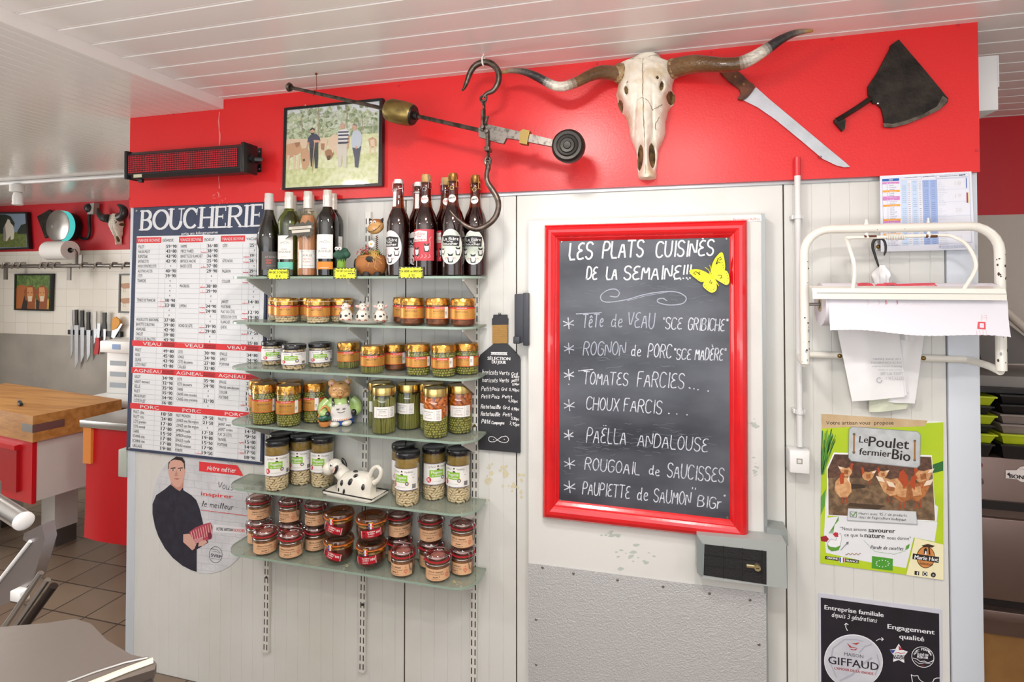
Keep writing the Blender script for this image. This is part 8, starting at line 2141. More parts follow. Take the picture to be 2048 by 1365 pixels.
b = MB(); rdf = M('flower_red', '#b5382c', .6);
for k in range(46):
 g_ = random.choice(((-.036, -.014, .083), (-.006, -.028, .078), (.004, -.026, .074), (-.018, -.016, .086), (.0, -.02, .092))); b.ball((g_[0] + random.gauss(0, .006), g_[1] + random.gauss(0, .004), g_[2] + random.gauss(0, .004)), random.uniform(.0014, .0026), rdf, 7, 5)
L2(cpl, b, 'red_blossoms')
b = MB(); dz = (.016, -.026, .108)
for k in range(16):
 a = k * pi / 8; b.ball((dz[0] + .0085 * cos(a), dz[1] - .001, dz[2] + .0085 * sin(a)), (.0055, .001, .0017), labw, 8, 5, Matrix.Rotation(-a, 3, 'Y'))
b.ball((dz[0], dz[1] - .002, dz[2]), (.004, .0022, .004), ink('#e3b62c'), 10, 6); b.tube([(dz[0], dz[1] + .001, dz[2]), (.006, -.012, .07)], .0009, lfm, 5)
L2(cpl, b, 'daisy')
b = MB(); raf = M('raffia', '#d2a85e', .7)
for k in range(34): x = random.uniform(.018, .044); b.tube([(x, -.026 - random.uniform(0, .008), .082 + random.gauss(0, .004)), (x + random.gauss(0, .010), -.036, .072 + random.gauss(0, .006)), (x + random.gauss(0, .016), -.034 - random.uniform(0, .008), .060 + random.gauss(0, .014))], .0007, raf, 4)
b.tube([(.034, -.036, .07), (.040, -.040, .05), (.036, -.042, .03), (.046, -.042, .022)], .0007, raf, 4)
L2(cpl, b, 'raffia_bow')
b = MB(); b.tube([(.022 + .0032 * cos(k * .9), .0032 * sin(k * .9), .070 + .068 * k / 70) for k in range(71)], .0013, M('spring_brown', '#7a5230', .5, .4), 6); L2(cpl, b, 'spring_neck')
b = MB(); tan = M('cow_head_tan', '#cfa266', .6, col2='#c0925a', vscale=30); hb = Vector((.022, -.004, .170))
b.ball(hb, (.026, .022, .022), tan, 22, 14); b.ball(hb + Vector((-.002, -.010, -.010)), (.026, .018, .018), tan, 20, 12); hh_ = L2(cpl, b, 'head', angle=60)
hb2 = hb + Vector(cpl.location)
b = MB(); b.ball(hb2 + Vector((0, .002, .011)), (.0235, .020, .014), ter, 20, 12); b.build('brown_cap', hh_)
for s_ in (-1, 1):
 b = MB(); b.lathe([(.0055, -.004), (.005, .004), (0, .012)], blkp, 12, hb2 + Vector((s_ * .020, 0, .018)), Matrix.Rotation(s_ * .5, 3, 'Y')); b.build('horn', hh_)
 b = MB(); b.ball(hb2 + Vector((s_ * .0065 - .004, -.017, .012)), (.0055, .0045, .0062), labw, 12, 8); b.ball(hb2 + Vector((s_ * .0065 - .003, -.0212, .011)), (.0022, .0014, .0025), cerb, 8, 6); b.build('eye', hh_)
b = MB(); b.tube([hb2 + Vector(q) for q in [(-.024, -.020, -.016), (-.012, -.0285, -.021), (.004, -.0295, -.020), (.018, -.025, -.010), (.024, -.017, .002)]], .0008, cerb, 5); b.ball(hb2 + Vector((.006, -.0285, -.012)), (.0045, .002, .004), cerp, 10, 6); b.build('smile', hh_)
ITEMS.append(dict(o=None, p=[cx_.x, -.105], r=.047, s=0, on=None, fixed=True, ymin=-9, ymax=9))
# --- price cards clipped on the shelf edge, and the jagged holder
YTG = -SD - .003
dkc = M('card_dark', '#4a4c42', .6); yl = ink('#e9ec3c')
def price_card(u0, v0, u1, v1, lines, label):
 a, c = wy(u0, v0, YTG), wy(u1, v1, YTG); t = thing('price_card', label, 'price tag', ((a.x + c.x) / 2, YTG, c.z), 'yellow price cards on the top shelf edge')
 b = MB(); b.span(a.x, c.x, YTG, YTG + .0012, c.z, a.z, dkc); b.build('card', t)
 pr = Print(YTG); cu, cv_ = (u0 + u1) / 2, (v0 + v1) / 2; hu, hv = (u1 - u0) / 2, (v1 - v0) / 2; pts = []
 n = 22; random.seed(int(u0))
 for i in range(2 * n):
  a_ = pi * i / n; m = 1 / max(abs(cos(a_)) / .97, abs(sin(a_)) / .95) * (1.0 if i % 2 == 0 else .80); pts.append((cu + hu * m * cos(a_), cv_ + hv * m * sin(a_)))
 pr.poly(pts, yl, 1)
 for s_, x0, x1, y, hp in lines: pr.hand(s_, u0 + (u1 - u0) * x0, v0 + (v1 - v0) * y, u0 + (u1 - u0) * x1, v0 + (v1 - v0) * y, hp, .75, ink('#23230f'), 2, .15)
 pr.build('print', t, smooth=False)
 b = MB(); m_ = (a + c) / 2; b.span(m_.x - .008, m_.x + .008, YTG + .0012, -SD + .012, SH[0] + .0002, SH[0] + .0012, glass('clip_clear', '#eef2ee', .1, .05)); b.span(m_.x - .008, m_.x + .008, YTG + .0012, YTG + .0022, SH[0] - .014, SH[0] + .0012, MATS['clip_clear']); b.build('clip', t)
price_card(534, 538, 579, 559.5, [('VIN DE 2 CHEMINS', .08, .92, .42, 4.0), ('8 €', .40, .60, .80, 5)], 'yellow burst price card on the shelf edge under the left wine bottles')
price_card(666.5, 536, 714, 558.5, [('VIN DE LA GUILLE', .10, .92, .36, 3.8), ('ANCIEN', .62, .9, .56, 2.6), ('11,50', .28, .52, .82, 4.5)], 'yellow burst price card on the shelf edge under the broccoli figurine')
price_card(797, 534, 847, 557.5, [('LA BIERE du BOUCHER', .10, .94, .46, 4.2), ('8,90', .40, .64, .86, 5.5)], 'yellow burst price card on the shelf edge under the beer bottles')
jh = thing('price_card_holder', 'grey jagged price card holder clipped before the rosé wine bottle', 'price tag', wy(604, 478, -.152))
cJ = crop(500, 340, 260 / 1479); YJ = -.151
jp = [(440, 640), (470, 605), (500, 640), (540, 585), (560, 615), (600, 590), (625, 612), (660, 570), (690, 600), (735, 595), (715, 640), (735, 665), (705, 690), (720, 720), (700, 735), (712, 770), (670, 745), (655, 785), (620, 745), (580, 740), (555, 780), (520, 740), (480, 755), (400, 788), (450, 740), (430, 700), (465, 690)]
b = MB(); b.prism([(wy(*cJ(*q), YJ).x, wy(*cJ(*q), YJ).z) for q in jp], YJ, YJ + .0015, M('holder_grey', '#55534c', .6)); b.build('card', jh)
pr = Print(YJ); pr.poly([cJ(442, 652), cJ(698, 632), cJ(700, 662), cJ(444, 682)], ink('#d9d2c4'), 1); pr.poly([cJ(475, 690), cJ(682, 675), cJ(684, 704), cJ(478, 722)], ink('#d9d2c4'), 1); pr.text('DEMANDE CONSEIL', *cJ(478, 670), *cJ(668, 656), 2.6, ink('#8d867a'), 2); pr.build('paper_strips', jh, smooth=False)
b = MB(); q = wy(*cJ(590, 740), YJ); b.tube([(q.x, YJ + .001, q.z), (q.x, YJ + .002, SH[0] + .008), (q.x, YJ + .012, SH[0] + .0015)], .0012, wire, 6); b.box((q.x, -.143, SH[0] + .0012), (.02, .02, .0022), glass('clip_clear', '#eef2ee', .1, .05)); b.build('stem', jh)
# settle the jars so that none touch
def pos(i):
 return i['p'] if i['o'] is None else [i['o'].location.x, i['o'].location.y]
grp = [i for i in ITEMS if i['on'] is None]
for it in grp: it['q'] = list(pos(it))
RAILS = [(X, 0.0) for X in rx_]
for it in grp: it['t'] = list(it['q'])
for n_ in range(500):
 if n_ < 380:
  for a in grp:
   if not a['fixed']: a['q'][0] += (a['t'][0] - a['q'][0]) * .04; a['q'][1] += (a['t'][1] - a['q'][1]) * .04
 for a in grp:
  for b_ in grp:
   if a is b_ or a['s'] != b_['s']: continue
   dx, dy = b_['q'][0] - a['q'][0], b_['q'][1] - a['q'][1]; d = hypot(dx, dy); need = a['r'] + b_['r'] + .0008
   if d < need and d > 1e-6:
    k = (need - d) / d; wa = 0 if a['fixed'] else a['w']; wb = 0 if b_['fixed'] else b_['w']; ws = wa + wb
    if not ws: continue
    a['q'][0] -= dx * k * wa / ws; a['q'][1] -= dy * k * wa / ws; b_['q'][0] += dx * k * wb / ws; b_['q'][1] += dy * k * wb / ws
 for a in grp:
  if a['fixed']: continue
  ym = a['ymax']
  for X in rx_:
   if abs(a['q'][0] - X) < a['r'] * .6 + .0115: ym = min(ym, -(.0155 + a['r']))
  a['q'][1] = min(max(a['q'][1], a['ymin']), ym)
for it in grp:
 if it['o'] is not None: it['o'].location.x, it['o'].location.y = it['q']
for it in ITEMS:
 if it['on'] is not None: it['o'].location.x, it['o'].location.y = it['on'].location.x, it['on'].location.y
 if it['o'] is not None and 'k' in it['o']: del it['o']['k']
# LEFT ROOM
c0 = crop(0, 380, 320 / 910); c2 = crop(0, 760, 340 / 767)
YW = YB - .006
wood = M('butcher_block', '#c08a4a', .45, col2='#a56f35', vscale=5, stretch=(.6, 6, 6), bump=.15, bscale=40)
redc = M('red_cabinet', '#c31620', .35, bump=.1, bscale=30); redd = M('red_drawer', '#a8141d', .35); whc = M('white_cabinet', '#cfccc6', .45); dkf = M('foot_dark', '#4b4640', .6)
Zb = .88
P0 = wz(66, 833, Zb); PL = wz(0, 821, Zb); dL = (PL - P0).normalized(); dB = Vector((dL.y, -dL.x, 0));
if dB.y < 0: dB = -dB
def bbp(l, k, z): q = P0 + dL * l + dB * k; return Vector((q.x, q.y, z))
def obox(mb_, l0, l1, k0, k1, z0, z1, mat):
 vs = [bbp(l, k, z) for l in (l0, l1) for k in (k0, k1) for z in (z0, z1)]
 mb_.add(vs, [(0, 1, 3, 2), (4, 6, 7, 5), (0, 4, 5, 1), (2, 3, 7, 6), (0, 2, 6, 4), (1, 5, 7, 3)], mat)
bkt = thing('butcher_block_table', 'thick wooden butcher block on a red and white cabinet base at left', 'table', bbp(.6, .2, 0))
b = MB(); obox(b, 0, 1.25, 0, .43, Zb - .135, Zb, wood); b.build('block_top', bkt)
b = MB(); st_ = M('strap_steel', '#8d8984', .4, .85)
obox(b, -.002, .10, -.002, .0, Zb - .085, Zb - .045, st_); obox(b, -.002, 0, -.002, .14, Zb - .085, Zb - .045, st_); b.build('corner_strap', bkt)
b = MB(); obox(b, .03, 1.2, .03, .41, .43, Zb - .135, whc); b.build('cabinet_body', bkt)
b = MB(); obox(b, .028, 1.2, .012, .032, .42, Zb - .137, redc); b.build('front_panel', bkt)
for l0 in (.14, .68):
 b = MB(); obox(b, l0, l0 + .48, -.004, .014, .47, .69, redd); obox(b, l0, l0 + .48, -.014, .014, .69, .715, redc); b.build('drawer', bkt)
for l, k in ((.40, .30), (.75, .05), (1.0, .30), (1.1, .05)):
 b = MB(); obox(b, l, l + .14, k, k + .12, .10, .43, whc); b.build('leg', bkt)
 b = MB(); obox(b, l, l + .13, k + .005, k + .115, 0, .10, dkf); b.build('foot', bkt)
kb = wz(40, 811, Zb)
t = thing('knife', 'small black-handled knife lying on the butcher block', 'knife', (kb.x, kb.y, Zb))
b = MB(); b.tube([(kb.x - .05, kb.y + .03, Zb + .010), (kb.x, kb.y, Zb + .011), (kb.x + .04, kb.y - .02, Zb + .010)], [.010, .012, .009], plast, 8, flat=.8); b.build('handle', t)
b = MB(); b.slab([(kb.x - .05, kb.y + .022), (kb.x - .05, kb.y + .038), (kb.x - .17, kb.y + .105), (kb.x - .16, kb.y + .09)], Zb + .004, Zb + .0055, bl_m); b.build('blade', t)
Zc = .90; q0 = wz(168, 838, Zc); yc = .26; xR = XL - .012
t = thing('red_counter', 'red counter with stainless steel top between the butcher block and the wall end', 'counter', ((q0.x + xR) / 2, .45, 0))
b = MB(); b.span(q0.x, xR, yc - .01, .66, Zc - .035, Zc, steel, .004); b.build('steel_top', t)
b = MB(); x0 = q0.x + .02; n = 24; g = []
for i in range(n + 1):
 s_ = i / n; x = x0 + (xR - x0) * s_
 g += [(x, yc + .012, Zc - .035), (x, yc + .012 - .006 * sin(s_ * 7), .6), (x, yc + .006 - .010 * sin(s_ * 9), .33 - .03 * sin(s_ * pi * .8) * s_)]
b.add(g, [(i * 3 + j + 1, i * 3 + j, i * 3 + 3 + j, i * 3 + 4 + j) for i in range(n) for j in range(2)], redc)
b.span(x0, xR, yc + .03, .64, .36, Zc - .036, redc); b.build('red_front', t)
b = MB(); b.span(x0 - .004, x0 + .045, yc - .002, yc + .02, Zc - .21, Zc - .037, M('orange_cloth', '#e08a3c', .7)); b.build('orange_strip', t)
for x in (x0 + .05, xR - .06):
 b = MB(); b.span(x, x + .03, .56, .59, 0, .36, dkf); b.build('leg', t)
b = MB(); b.lathe([(0, 0), (.09, 0), (.105, .02), (.12, .22), (.11, .22), (.10, .02), (0, .02)], whc, 28, (xR - .16, .42, 0)); tag(b.build('white_bucket'), 'white bucket on the tiled floor under the red counter', 'bucket')
Zs = .80; t = thing('red_cabinet', 'low red cabinet behind the red counter, carrying the white weighing scale', 'cabinet', (-2.7, 1.0, 0))
b = MB(); b.span(-3.20, -2.16, .86, 1.3, 0, Zs - .03, redc); b.build('body', t); b = MB(); b.span(-3.5, -2.15, .85, 1.32, Zs - .03, Zs, steel, .003); b.build('top', t)
ysc = .94
a, c = wy(206, 820, ysc), wy(256, 683, ysc)
sc_t = thing('weighing_scale', 'white counter weighing scale with display at the left end of the price board', 'scale', ((a.x + c.x) / 2, ysc, Zs)); sx0, sx1 = a.x, a.x + .30; zt = c.z
lcd = M('lcd_blue', '#2f5f96', .2, emit=.15); whp = M('white_plastic', '#e1e1df', .35)
b = MB(); b.span(sx0 - .02, sx1 + .05, ysc - .12, ysc + .15, Zs, Zs + .05, whp, .008); b.build('base', sc_t)
b = MB(); b.span(sx0, sx1, ysc + .02, ysc + .10, Zs + .05, zt - .06, whp, .006); b.build('column', sc_t)
b = MB(); b.span(sx0 - .01, sx1 + .01, ysc - .02, ysc + .10, zt - .075, zt, whp, .006); b.build('display_head', sc_t)
b = MB(); p = wy(232, 694, ysc - .02); b.span(p.x - .03, p.x + .035, ysc - .022, ysc - .02, p.z - .016, p.z + .016, lcd); b.build('screen', sc_t)
b = MB()
for k in range(3): b.span(sx0 + .03, sx0 + .16, ysc + .018, ysc + .02, Zs + .09 + .07 * k, Zs + .12 + .07 * k, ink('#9aa3ac'));
b.build('vent_panel', sc_t)
a, c = wy(243, 898, .0), wy(257, 955, .0)
b = MB(); b.span(XL - .055, XL - .0125, -.01, .06, c.z, a.z, M('box_greygreen', '#b3bab0', .45), .005); tag(b.build('switch_box'), 'pale grey-green switch box on the left end of the white wall', 'box')
# --- far wall furnishings
def fw_(a, c, y): return wy(*c0(a, c), y)
def farframe(label, corners, draw, y=YW - .03, nm='framed_picture', wpx=2.6):
 pts = [wy(*c0(*q), y) for q in corners]; t = thing(nm, label, 'picture', (sum(p.x for p in pts) / 4, y, min(p.z for p in pts)))
 c = [sum(q[k] for q in corners) / 4 for k in (0, 1)]; inn = [(q[0] + (9 if q[0] < c[0] else -9), q[1] + (9 if q[1] < c[1] else -9)) for q in corners]
 ip = [wy(*c0(*q), y) for q in inn]; b = MB()
 for i in range(4):
  j = (i + 1) % 4; b.prism([(pts[i].x, pts[i].z), (pts[j].x, pts[j].z), (ip[j].x, ip[j].z), (ip[i].x, ip[i].z)], y, YW - .001, bf)
 b.build('frame', t); b = MB(); b.prism([(p.x, p.z) for p in ip], y + .006, YW - .002, ink('#cfcac0')); b.build('backing', t)
 pr = Print(y + .006, cf=lambda u, v: c0(u, v)); draw(pr, inn); pr.build('print', t, smooth=False); return t
def d_white(pr, inn):
 pr.poly(inn, ink('#7f92a8'), 1); pr.poly([(-120, 240), (150, 240), (152, 325), (-120, 330)], M('photo_meadow', '#6d7a3a', .5, col2='#515f2c', vscale=40), 2)
 dk = ink('#1e2a1e'); pr.poly([(-120, 140), (30, 140), (60, 150), (85, 190), (70, 250), (-120, 250)], dk, 2.5); pr.poly([(100, 235), (120, 200), (150, 190), (151, 250), (98, 250)], dk, 2.5)
 w_ = ink('#d9d2c2'); pr.poly([(20, 290), (20, 220), (36, 185), (45, 165), (56, 172), (62, 190), (76, 205), (82, 240), (78, 280), (62, 285), (60, 260), (40, 292)], w_, 3); pr.poly([(20, 290), (20, 215), (30, 205), (36, 260), (34, 292)], ink('#8c8a86'), 4)
farframe('black framed photograph of a pale cow at the far left edge of the back wall', [(-110, 128), (152, 126), (165, 336), (-110, 345)], d_white)
def d_brown(pr, inn):
 pr.poly(inn, M('photo_bush', '#47612c', .5, col2='#6d8a3f', vscale=40), 1); pr.poly([(95, 620), (285, 620), (280, 680), (92, 680)], M('photo_straw', '#a98a3a', .5, col2='#c7a54e', vscale=40), 2)
 br_ = [ink('#a9602c'), ink('#8f4a20'), ink('#c98a55')]; wt = ink('#dcc7ab'); bk = ink('#20170f')
 pr.poly([(92, 560), (110, 540), (150, 545), (168, 580), (160, 680), (92, 680)], br_[0], 3); pr.poly([(140, 600), (165, 590), (158, 685), (120, 685), (130, 640)], bk, 3.5)
 for x, s_ in ((172, 1.0), (240, 1.05)):
  pr.poly([(x - 36, 572), (x - 10, 545), (x + 14, 545), (x + 38, 572), (x + 30, 620), (x + 26, 680), (x - 26, 680), (x - 28, 620)], br_[1], 4); pr.poly([(x - 16, 555), (x + 14, 555), (x + 18, 600), (x + 10, 635), (x - 12, 635), (x - 18, 600)], br_[2], 5); pr.poly([(x - 12, 605), (x + 12, 605), (x + 9, 635), (x - 9, 635)], wt, 6); pr.poly([(x - 34, 620), (x - 14, 635), (x - 18, 682), (x - 34, 682)], bk, 5); pr.ell(x - 11, 585, 2.5, 3, bk, 7, 8); pr.ell(x + 11, 585, 2.5, 3, bk, 7, 8)
farframe('black framed photograph of three brown cows on the white tiled wall', [(82, 478), (294, 477), (286, 690), (78, 684)], d_brown)
def d_eng(pr, inn):
 pr.poly(inn, ink('#e6dfd0'), 1)
 for y in (555, 640):
  for x in (720, 830):
   m = ink('#b98a66'); pr.poly([(x - 24, y - 22), (x + 30, y - 26), (x + 36, y + 4), (x - 18, y + 8), (x - 34, y - 4), (x - 38, y - 20)], m, 2)
   for d in (-18, -8, 20, 30): pr.stroke([(x + d, y), (x + d, y + 28)], 3, m, 2)
farframe('black framed engraving of cattle partly hidden by the price board', [(676, 478), (880, 476), (880, 704), (672, 700)], d_eng)
yrl = 1.64; steelr = M('rail_steel', '#8a8580', .35, .9)
zr_l, zr_r = fw_(0, 436, yrl), fw_(745, 430, yrl)
t = thing('hook_rail', 'steel hanging rail along the white tiled back wall', 'rail', ((zr_l.x + zr_r.x) / 2, yrl, zr_r.z - .1))
b = MB(); b.tube([(zr_l.x - .7, yrl, zr_l.z), (zr_r.x + .25, yrl, zr_r.z)], .016, steelr, 12); b.build('rail', t)
for a in (18, 380, 444):
 b = MB(); p = fw_(a, 432, yrl); b.span(p.x - .018, p.x + .018, yrl + .014, yrl + .026, p.z - .12 if a != 444 else p.z - .02, p.z + .02 if a != 444 else p.z + .09, steelr); b.tube([(p.x, yrl + .02, p.z), (p.x, YW - .001, p.z)], .010, steelr, 8); b.build('wall_bracket', t)
hkm = M('hook_chrome', '#b7b4b0', .25, .95)
for i, a in enumerate((40, 95, 130, 250, 285, 325, 480, 560, 650, 720)):
 p = fw_(a, 432, yrl); b = MB()
 b.tube(cat_rom([(p.x + .02, yrl + .012, p.z + .022), (p.x, yrl - .012, p.z + .024), (p.x - .012, yrl - .024, p.z), (p.x - .004, yrl - .034, p.z - .020), (p.x + .020, yrl - .050, p.z - .018), (p.x + .045, yrl - .062, p.z + .010), (p.x - .02 if False else p.x + .05, yrl - .064, p.z + .03)], 4), [.006, .007, .007, .007, .006, .004, .0015], hkm, 8)
 tag(b.build('rail_hook'), 'bright steel hook riding on the hanging rail of the back wall', 'hook', 'hooks on the hanging rail')
p = fw_(330, 345, yrl); b = MB(); tw = thing('paper_towel_roll', 'white paper towel roll on a holder above the hanging rail', 'paper roll', (p.x, yrl, p.z - .07))
x0, x1 = fw_(278, 345, yrl).x, fw_(400, 345, yrl).x
b.lathe([(.022, -(x1 - x0) / 2), (.078, -(x1 - x0) / 2), (.078, (x1 - x0) / 2), (.022, (x1 - x0) / 2)], ink('#e8e5e1'), 32, ((x0 + x1) / 2, yrl, p.z), Matrix.Rotation(R(90), 3, 'Y')); b.build('roll', tw)
b = MB(); b.tube([(x0 - .02, yrl, p.z), (x1 + .05, yrl, p.z), (x1 + .055, yrl + .01, p.z - .02), (x1 + .055, yrl + .01, p.z - .13)], .010, steelr, 8); b.build('holder', tw)
p = fw_(325, 205, 1.66); rr = abs(fw_(325, 120, 1.66).z - fw_(325, 300, 1.66).z) / 2
t = thing('round_wall_lamp', 'round steel-faced wall drum glowing turquoise on its rim, on the red band', 'lamp', (p.x, 1.7, p.z - rr))
b = MB(); b.lathe([(0, .004), (rr * .18, .006), (rr * .95, 0), (rr, -.004)], M('disc_steel', '#a9a6a2', .28, .95), 48, p, Matrix.Rotation(R(90), 3, 'X')); b.build('steel_face', t)
b = MB(); b.lathe([(rr * 1.0, -.004), (rr * 1.0, -.05)], M('turquoise_glow', '#4fd0cc', .3, emit=.75), 48, p, Matrix.Rotation(R(90), 3, 'X')); b.lathe([(rr * 1.0, -.05), (rr * .9, -.055), (rr * .9, -.115), (0, -.115)], plast, 32, p, Matrix.Rotation(R(90), 3, 'X')); b.build('glowing_rim', t)
b = MB(); q = fw_(296, 208, 1.65); b.lathe([(0, .006), (.016, .005), (.018, 0)], hkm, 20, (q.x, 1.655, q.z), Matrix.Rotation(R(90), 3, 'X')); b.build('hub', t)
b = MB(); b.prism([(fw_(*q, 1.775).x, fw_(*q, 1.775).z) for q in [(212, 152), (282, 112), (292, 125), (330, 200), (280, 262), (258, 276)]], 1.772, 1.785, rust); tag(b.build('cleaver'), 'dark old cleaver on the red band half hidden by the round drum', 'cleaver')
s0 = [wy(*c0(x, y), YW - .02) for x, y in [(655, 135), (655, 312)]]; hk_ = (s0[0].z - s0[1].z)
xs_ = [q[0] for q in vs]; zs_ = [q[2] for q in vs]; cx_m = (min(xs_) + max(xs_)) / 2; z_hi, z_lo = max(zs_), min(zs_); k_ = hk_ / (z_hi - z_lo)
t = thing('small_skull', 'small horned cattle skull on the red band of the back wall', 'skull', (s0[0].x, YW, s0[1].z))
b = MB(); b.mi(bone); b.mi(crev); ksh = .10
b.v = [(s0[0].x + (q[0] - cx_m) * k_ * 1.15 + (z_hi - q[2]) * k_ * .12, YW - .002 + (q[1] + .02) * k_ * 1.0, s0[1].z + (q[2] - z_lo) * k_) for q in vs]; b.f = list(f1 + f2); b.m = [0] * len(f1) + [1] * len(f2); b.build('skull', t, angle=60)
hb_ = M('horn_black', '#221f20', .35, coat=.3)
for pts in ([(612, 162), (590, 160), (568, 140), (556, 105)], [(676, 158), (700, 145), (706, 115), (690, 95), (668, 84)]):
 b = MB(); b.tube(cat_rom([fw_(x, y, YW - .06) for x, y in pts], 5), [.036, .032, .024, .006], hb_, 12); b.build('horn', t)
t = thing('hanging_plug', 'black plug and cable with a grey holder beside the small skull', 'plug', fw_(510, 280, YW - .02))
b = MB(); b.tube(cat_rom([fw_(x, y, YW - .03) for x, y in [(500, 100), (515, 105), (530, 112)]], 3), [.035, .045, .03], plast, 12); b.build('plug', t)
b = MB(); b.tube(cat_rom([fw_(x, y, YW - .015) for x, y in [(510, 140), (508, 180), (512, 230), (502, 268), (480, 280), (458, 270), (448, 240)]], 5), .011, plast, 8); b.build('cable', t)
b = MB(); b.prism([(fw_(*q, YW).x, fw_(*q, YW).z) for q in [(532, 84), (568, 78), (562, 140), (530, 142)]], YW - .05, YW - .001, ink('#a39d97')); b.build('holder', t)
yk = YW - .02
a, c = fw_(392, 802, yk), fw_(690, 826, yk)
b = MB(); b.prism([(fw_(*q, yk).x, fw_(*q, yk).z) for q in [(392, 796), (690, 808), (690, 838), (392, 822)]], YW - .03, YW - .001, plast); tag(b.build('magnetic_knife_rack'), 'black magnetic knife bar on the white tiled back wall', 'knife rack')
kz = YW - .036
def rackknife(label, hpts, bpts, hm, nm='kitchen_knife', gp=None):
 q = [fw_(*p, kz) for p in hpts]; t = thing(nm, label, 'knife' if nm != 'hand_saw' else 'saw', fw_(*bpts[-1], kz), gp)
 b = MB(); b.prism([(fw_(*p, kz).x, fw_(*p, kz).z) for p in bpts], kz - .002, kz + .002, bl_m); b.build('blade', t)
 b = MB(); b.prism([(p.x, p.z) for p in q], kz - .007, kz + .004, hm); b.build('handle', t); return t
hw_ = ink('#d8d6d2', .35); hkb = M('knife_handle_black', '#19191b', .4)
gk = 'knives on the magnetic bar'
def std(x, y0, y1, y2, w_, hm, label, bw=16):
 w_ *= .9
 rackknife(label, [(x - w_, y0), (x + w_, y0), (x + w_ * .8, (y0 + y1) / 2), (x + w_ * 1.1, y1), (x - w_ * 1.1, y1), (x - w_ * .9, (y0 + y1) / 2)], [(x - bw * .5, y1), (x + bw * .5, y1), (x + bw * .4, y2 - 40), (x - bw * .4, y2)], hm, gp=gk)
std(409, 684, 775, 960, 8, hw_, 'white-handled knife, first from the left on the magnetic bar', 14)
std(436, 682, 770, 1020, 9, hkb, 'long black-handled knife hanging lowest on the magnetic bar', 22)
std(469, 686, 782, 985, 10, hkb, 'black-handled knife right of the longest knife on the bar', 22)
std(504, 696, 798, 975, 10, hkb, 'black-handled knife, fourth from the left on the magnetic bar', 22)
std(542, 692, 790, 880, 10, hw_, 'white-handled knife in the middle of the magnetic bar', 18)
std(596, 698, 792, 884, 11, hkb, 'black riveted-handle knife, rightmost before the orange saw', 14)
rackknife('red-handled knife hanging handle down from the magnetic bar', [(546, 842), (566, 842), (570, 880), (560, 936), (538, 936), (544, 880)], [(548, 760), (572, 760), (566, 842), (552, 842)], ink('#c0282c'), gp=gk)
rackknife('orange-handled meat saw at the right end of the magnetic bar', [(645, 728), (660, 722), (682, 738), (684, 762), (668, 788), (640, 800), (640, 770)], [(640, 770), (668, 788), (684, 760), (698, 762), (650, 846), (634, 838)], ink('#e39a26'), 'hand_saw')
ycn = .897
t = thing('ceiling_conduit', 'white cable conduit running across the low ceiling at left', 'conduit', (-4.0, ycn, LOWC - .03))
b = MB(); b.tube([(-5.9, ycn, LOWC - .014), (XL - .05, ycn, LOWC - .014)], .013, pvc, 12); b.build('pipe', t)
p = wy(34, 380, ycn); t = thing('spot_lamp', 'white ceiling spot lamp hanging below the conduit at the far left', 'lamp', (p.x, ycn, p.z))
b = MB(); b.lathe([(0, 0), (.04, 0), (.04, -.05), (0, -.05)], whp, 20, (p.x, ycn, LOWC - .0275)); b.build('fitting', t)
b = MB(); zt = LOWC - .075; b.lathe([(.010, 0), (.022, -.008), (.028, -.030), (.030, -.06), (.028, -.068), (.031, -.088), (.02, -.092), (0, -.092)], whp, 24, (p.x + .008, ycn, zt)); b.build('lamp_head', t)
# FOREGROUND: counter and slicer at the lower left
Zt = 1.0
topm = M('counter_steel', '#7f7771', .36, .45, bump=.1, bscale=40); brn = M('counter_side', '#4d433d', .5); crm = M('cream_strip', '#e6d9bd', .45)
t = thing('steel_counter', 'grey steel-topped counter with cream edge strip at the lower left corner', 'counter', (-1.1, -1.2, 0))
px = [(-150, 1268), (90, 1247), (150, 1238), (182, 1248), (214, 1281), (262, 1310), (306, 1320), (313, 1328), (309, 1340), (206, 1372), (0, 1450), (-250, 1530)]
tp = [wz(u, v, Zt) for u, v in px]
b = MB(); b.slab([(p.x, p.y) for p in tp], Zt - .012, Zt, topm, brn); b.build('top', t)
cen = sum(tp, Vector()) / len(tp)
b = MB(); b.slab([(p.x + (cen.x - p.x) * .03, p.y + (cen.y - p.y) * .03) for p in tp], .06, Zt - .012, brn); b.build('body', t)
e = [wz(u, v, Zt + .002) for u, v in [(306, 1322), (256, 1340), (206, 1360), (100, 1402), (0, 1440)]]
b = MB(); b.tube(e, .0065, crm, 8, flat=.5); b.build('cream_strip', t)
e = [wz(u, v, Zt + .001) for u, v in [(296, 1316), (250, 1326), (190, 1345), (110, 1375)]]
b = MB(); b.tube(e, .002, steel, 6); b.build('steel_bead', t)
t = thing('slicer', 'stainless slicing machine arm with white-capped bar at the lower left edge', 'slicer', (-1.3, -.9, Zt + .0005))
sst = M('slicer_steel', '#a9a4a6', .3, .8); dks = M('slicer_dark', '#3b322f', .35, .6)
ys = -.92
def sl(u, v, y=ys): return wy(u, v, y)
A_, B_ = sl(46, 1042), sl(-70, 968, ys + .06)
ax = (A_ - B_).normalized()
b = MB(); b.tube([B_, A_], .0185, steel, 24); b.build('handle_bar', t)
b = MB(); b.tube([A_, A_ + ax * .006, A_ + ax * .010], [.0188, .0184, .013], M('cap_white', '#ecebe9', .35), 24); b.build('end_cap', t)
b = MB(); b.prism([(sl(*q).x, sl(*q).z) for q in [(52, 1066), (88, 1048), (94, 1078), (70, 1160), (30, 1200), (-60, 1240), (-60, 1228), (-2, 1166), (60, 1084), (50, 1078)]], ys - .004, ys + .02, sst); b.build('plate', t)
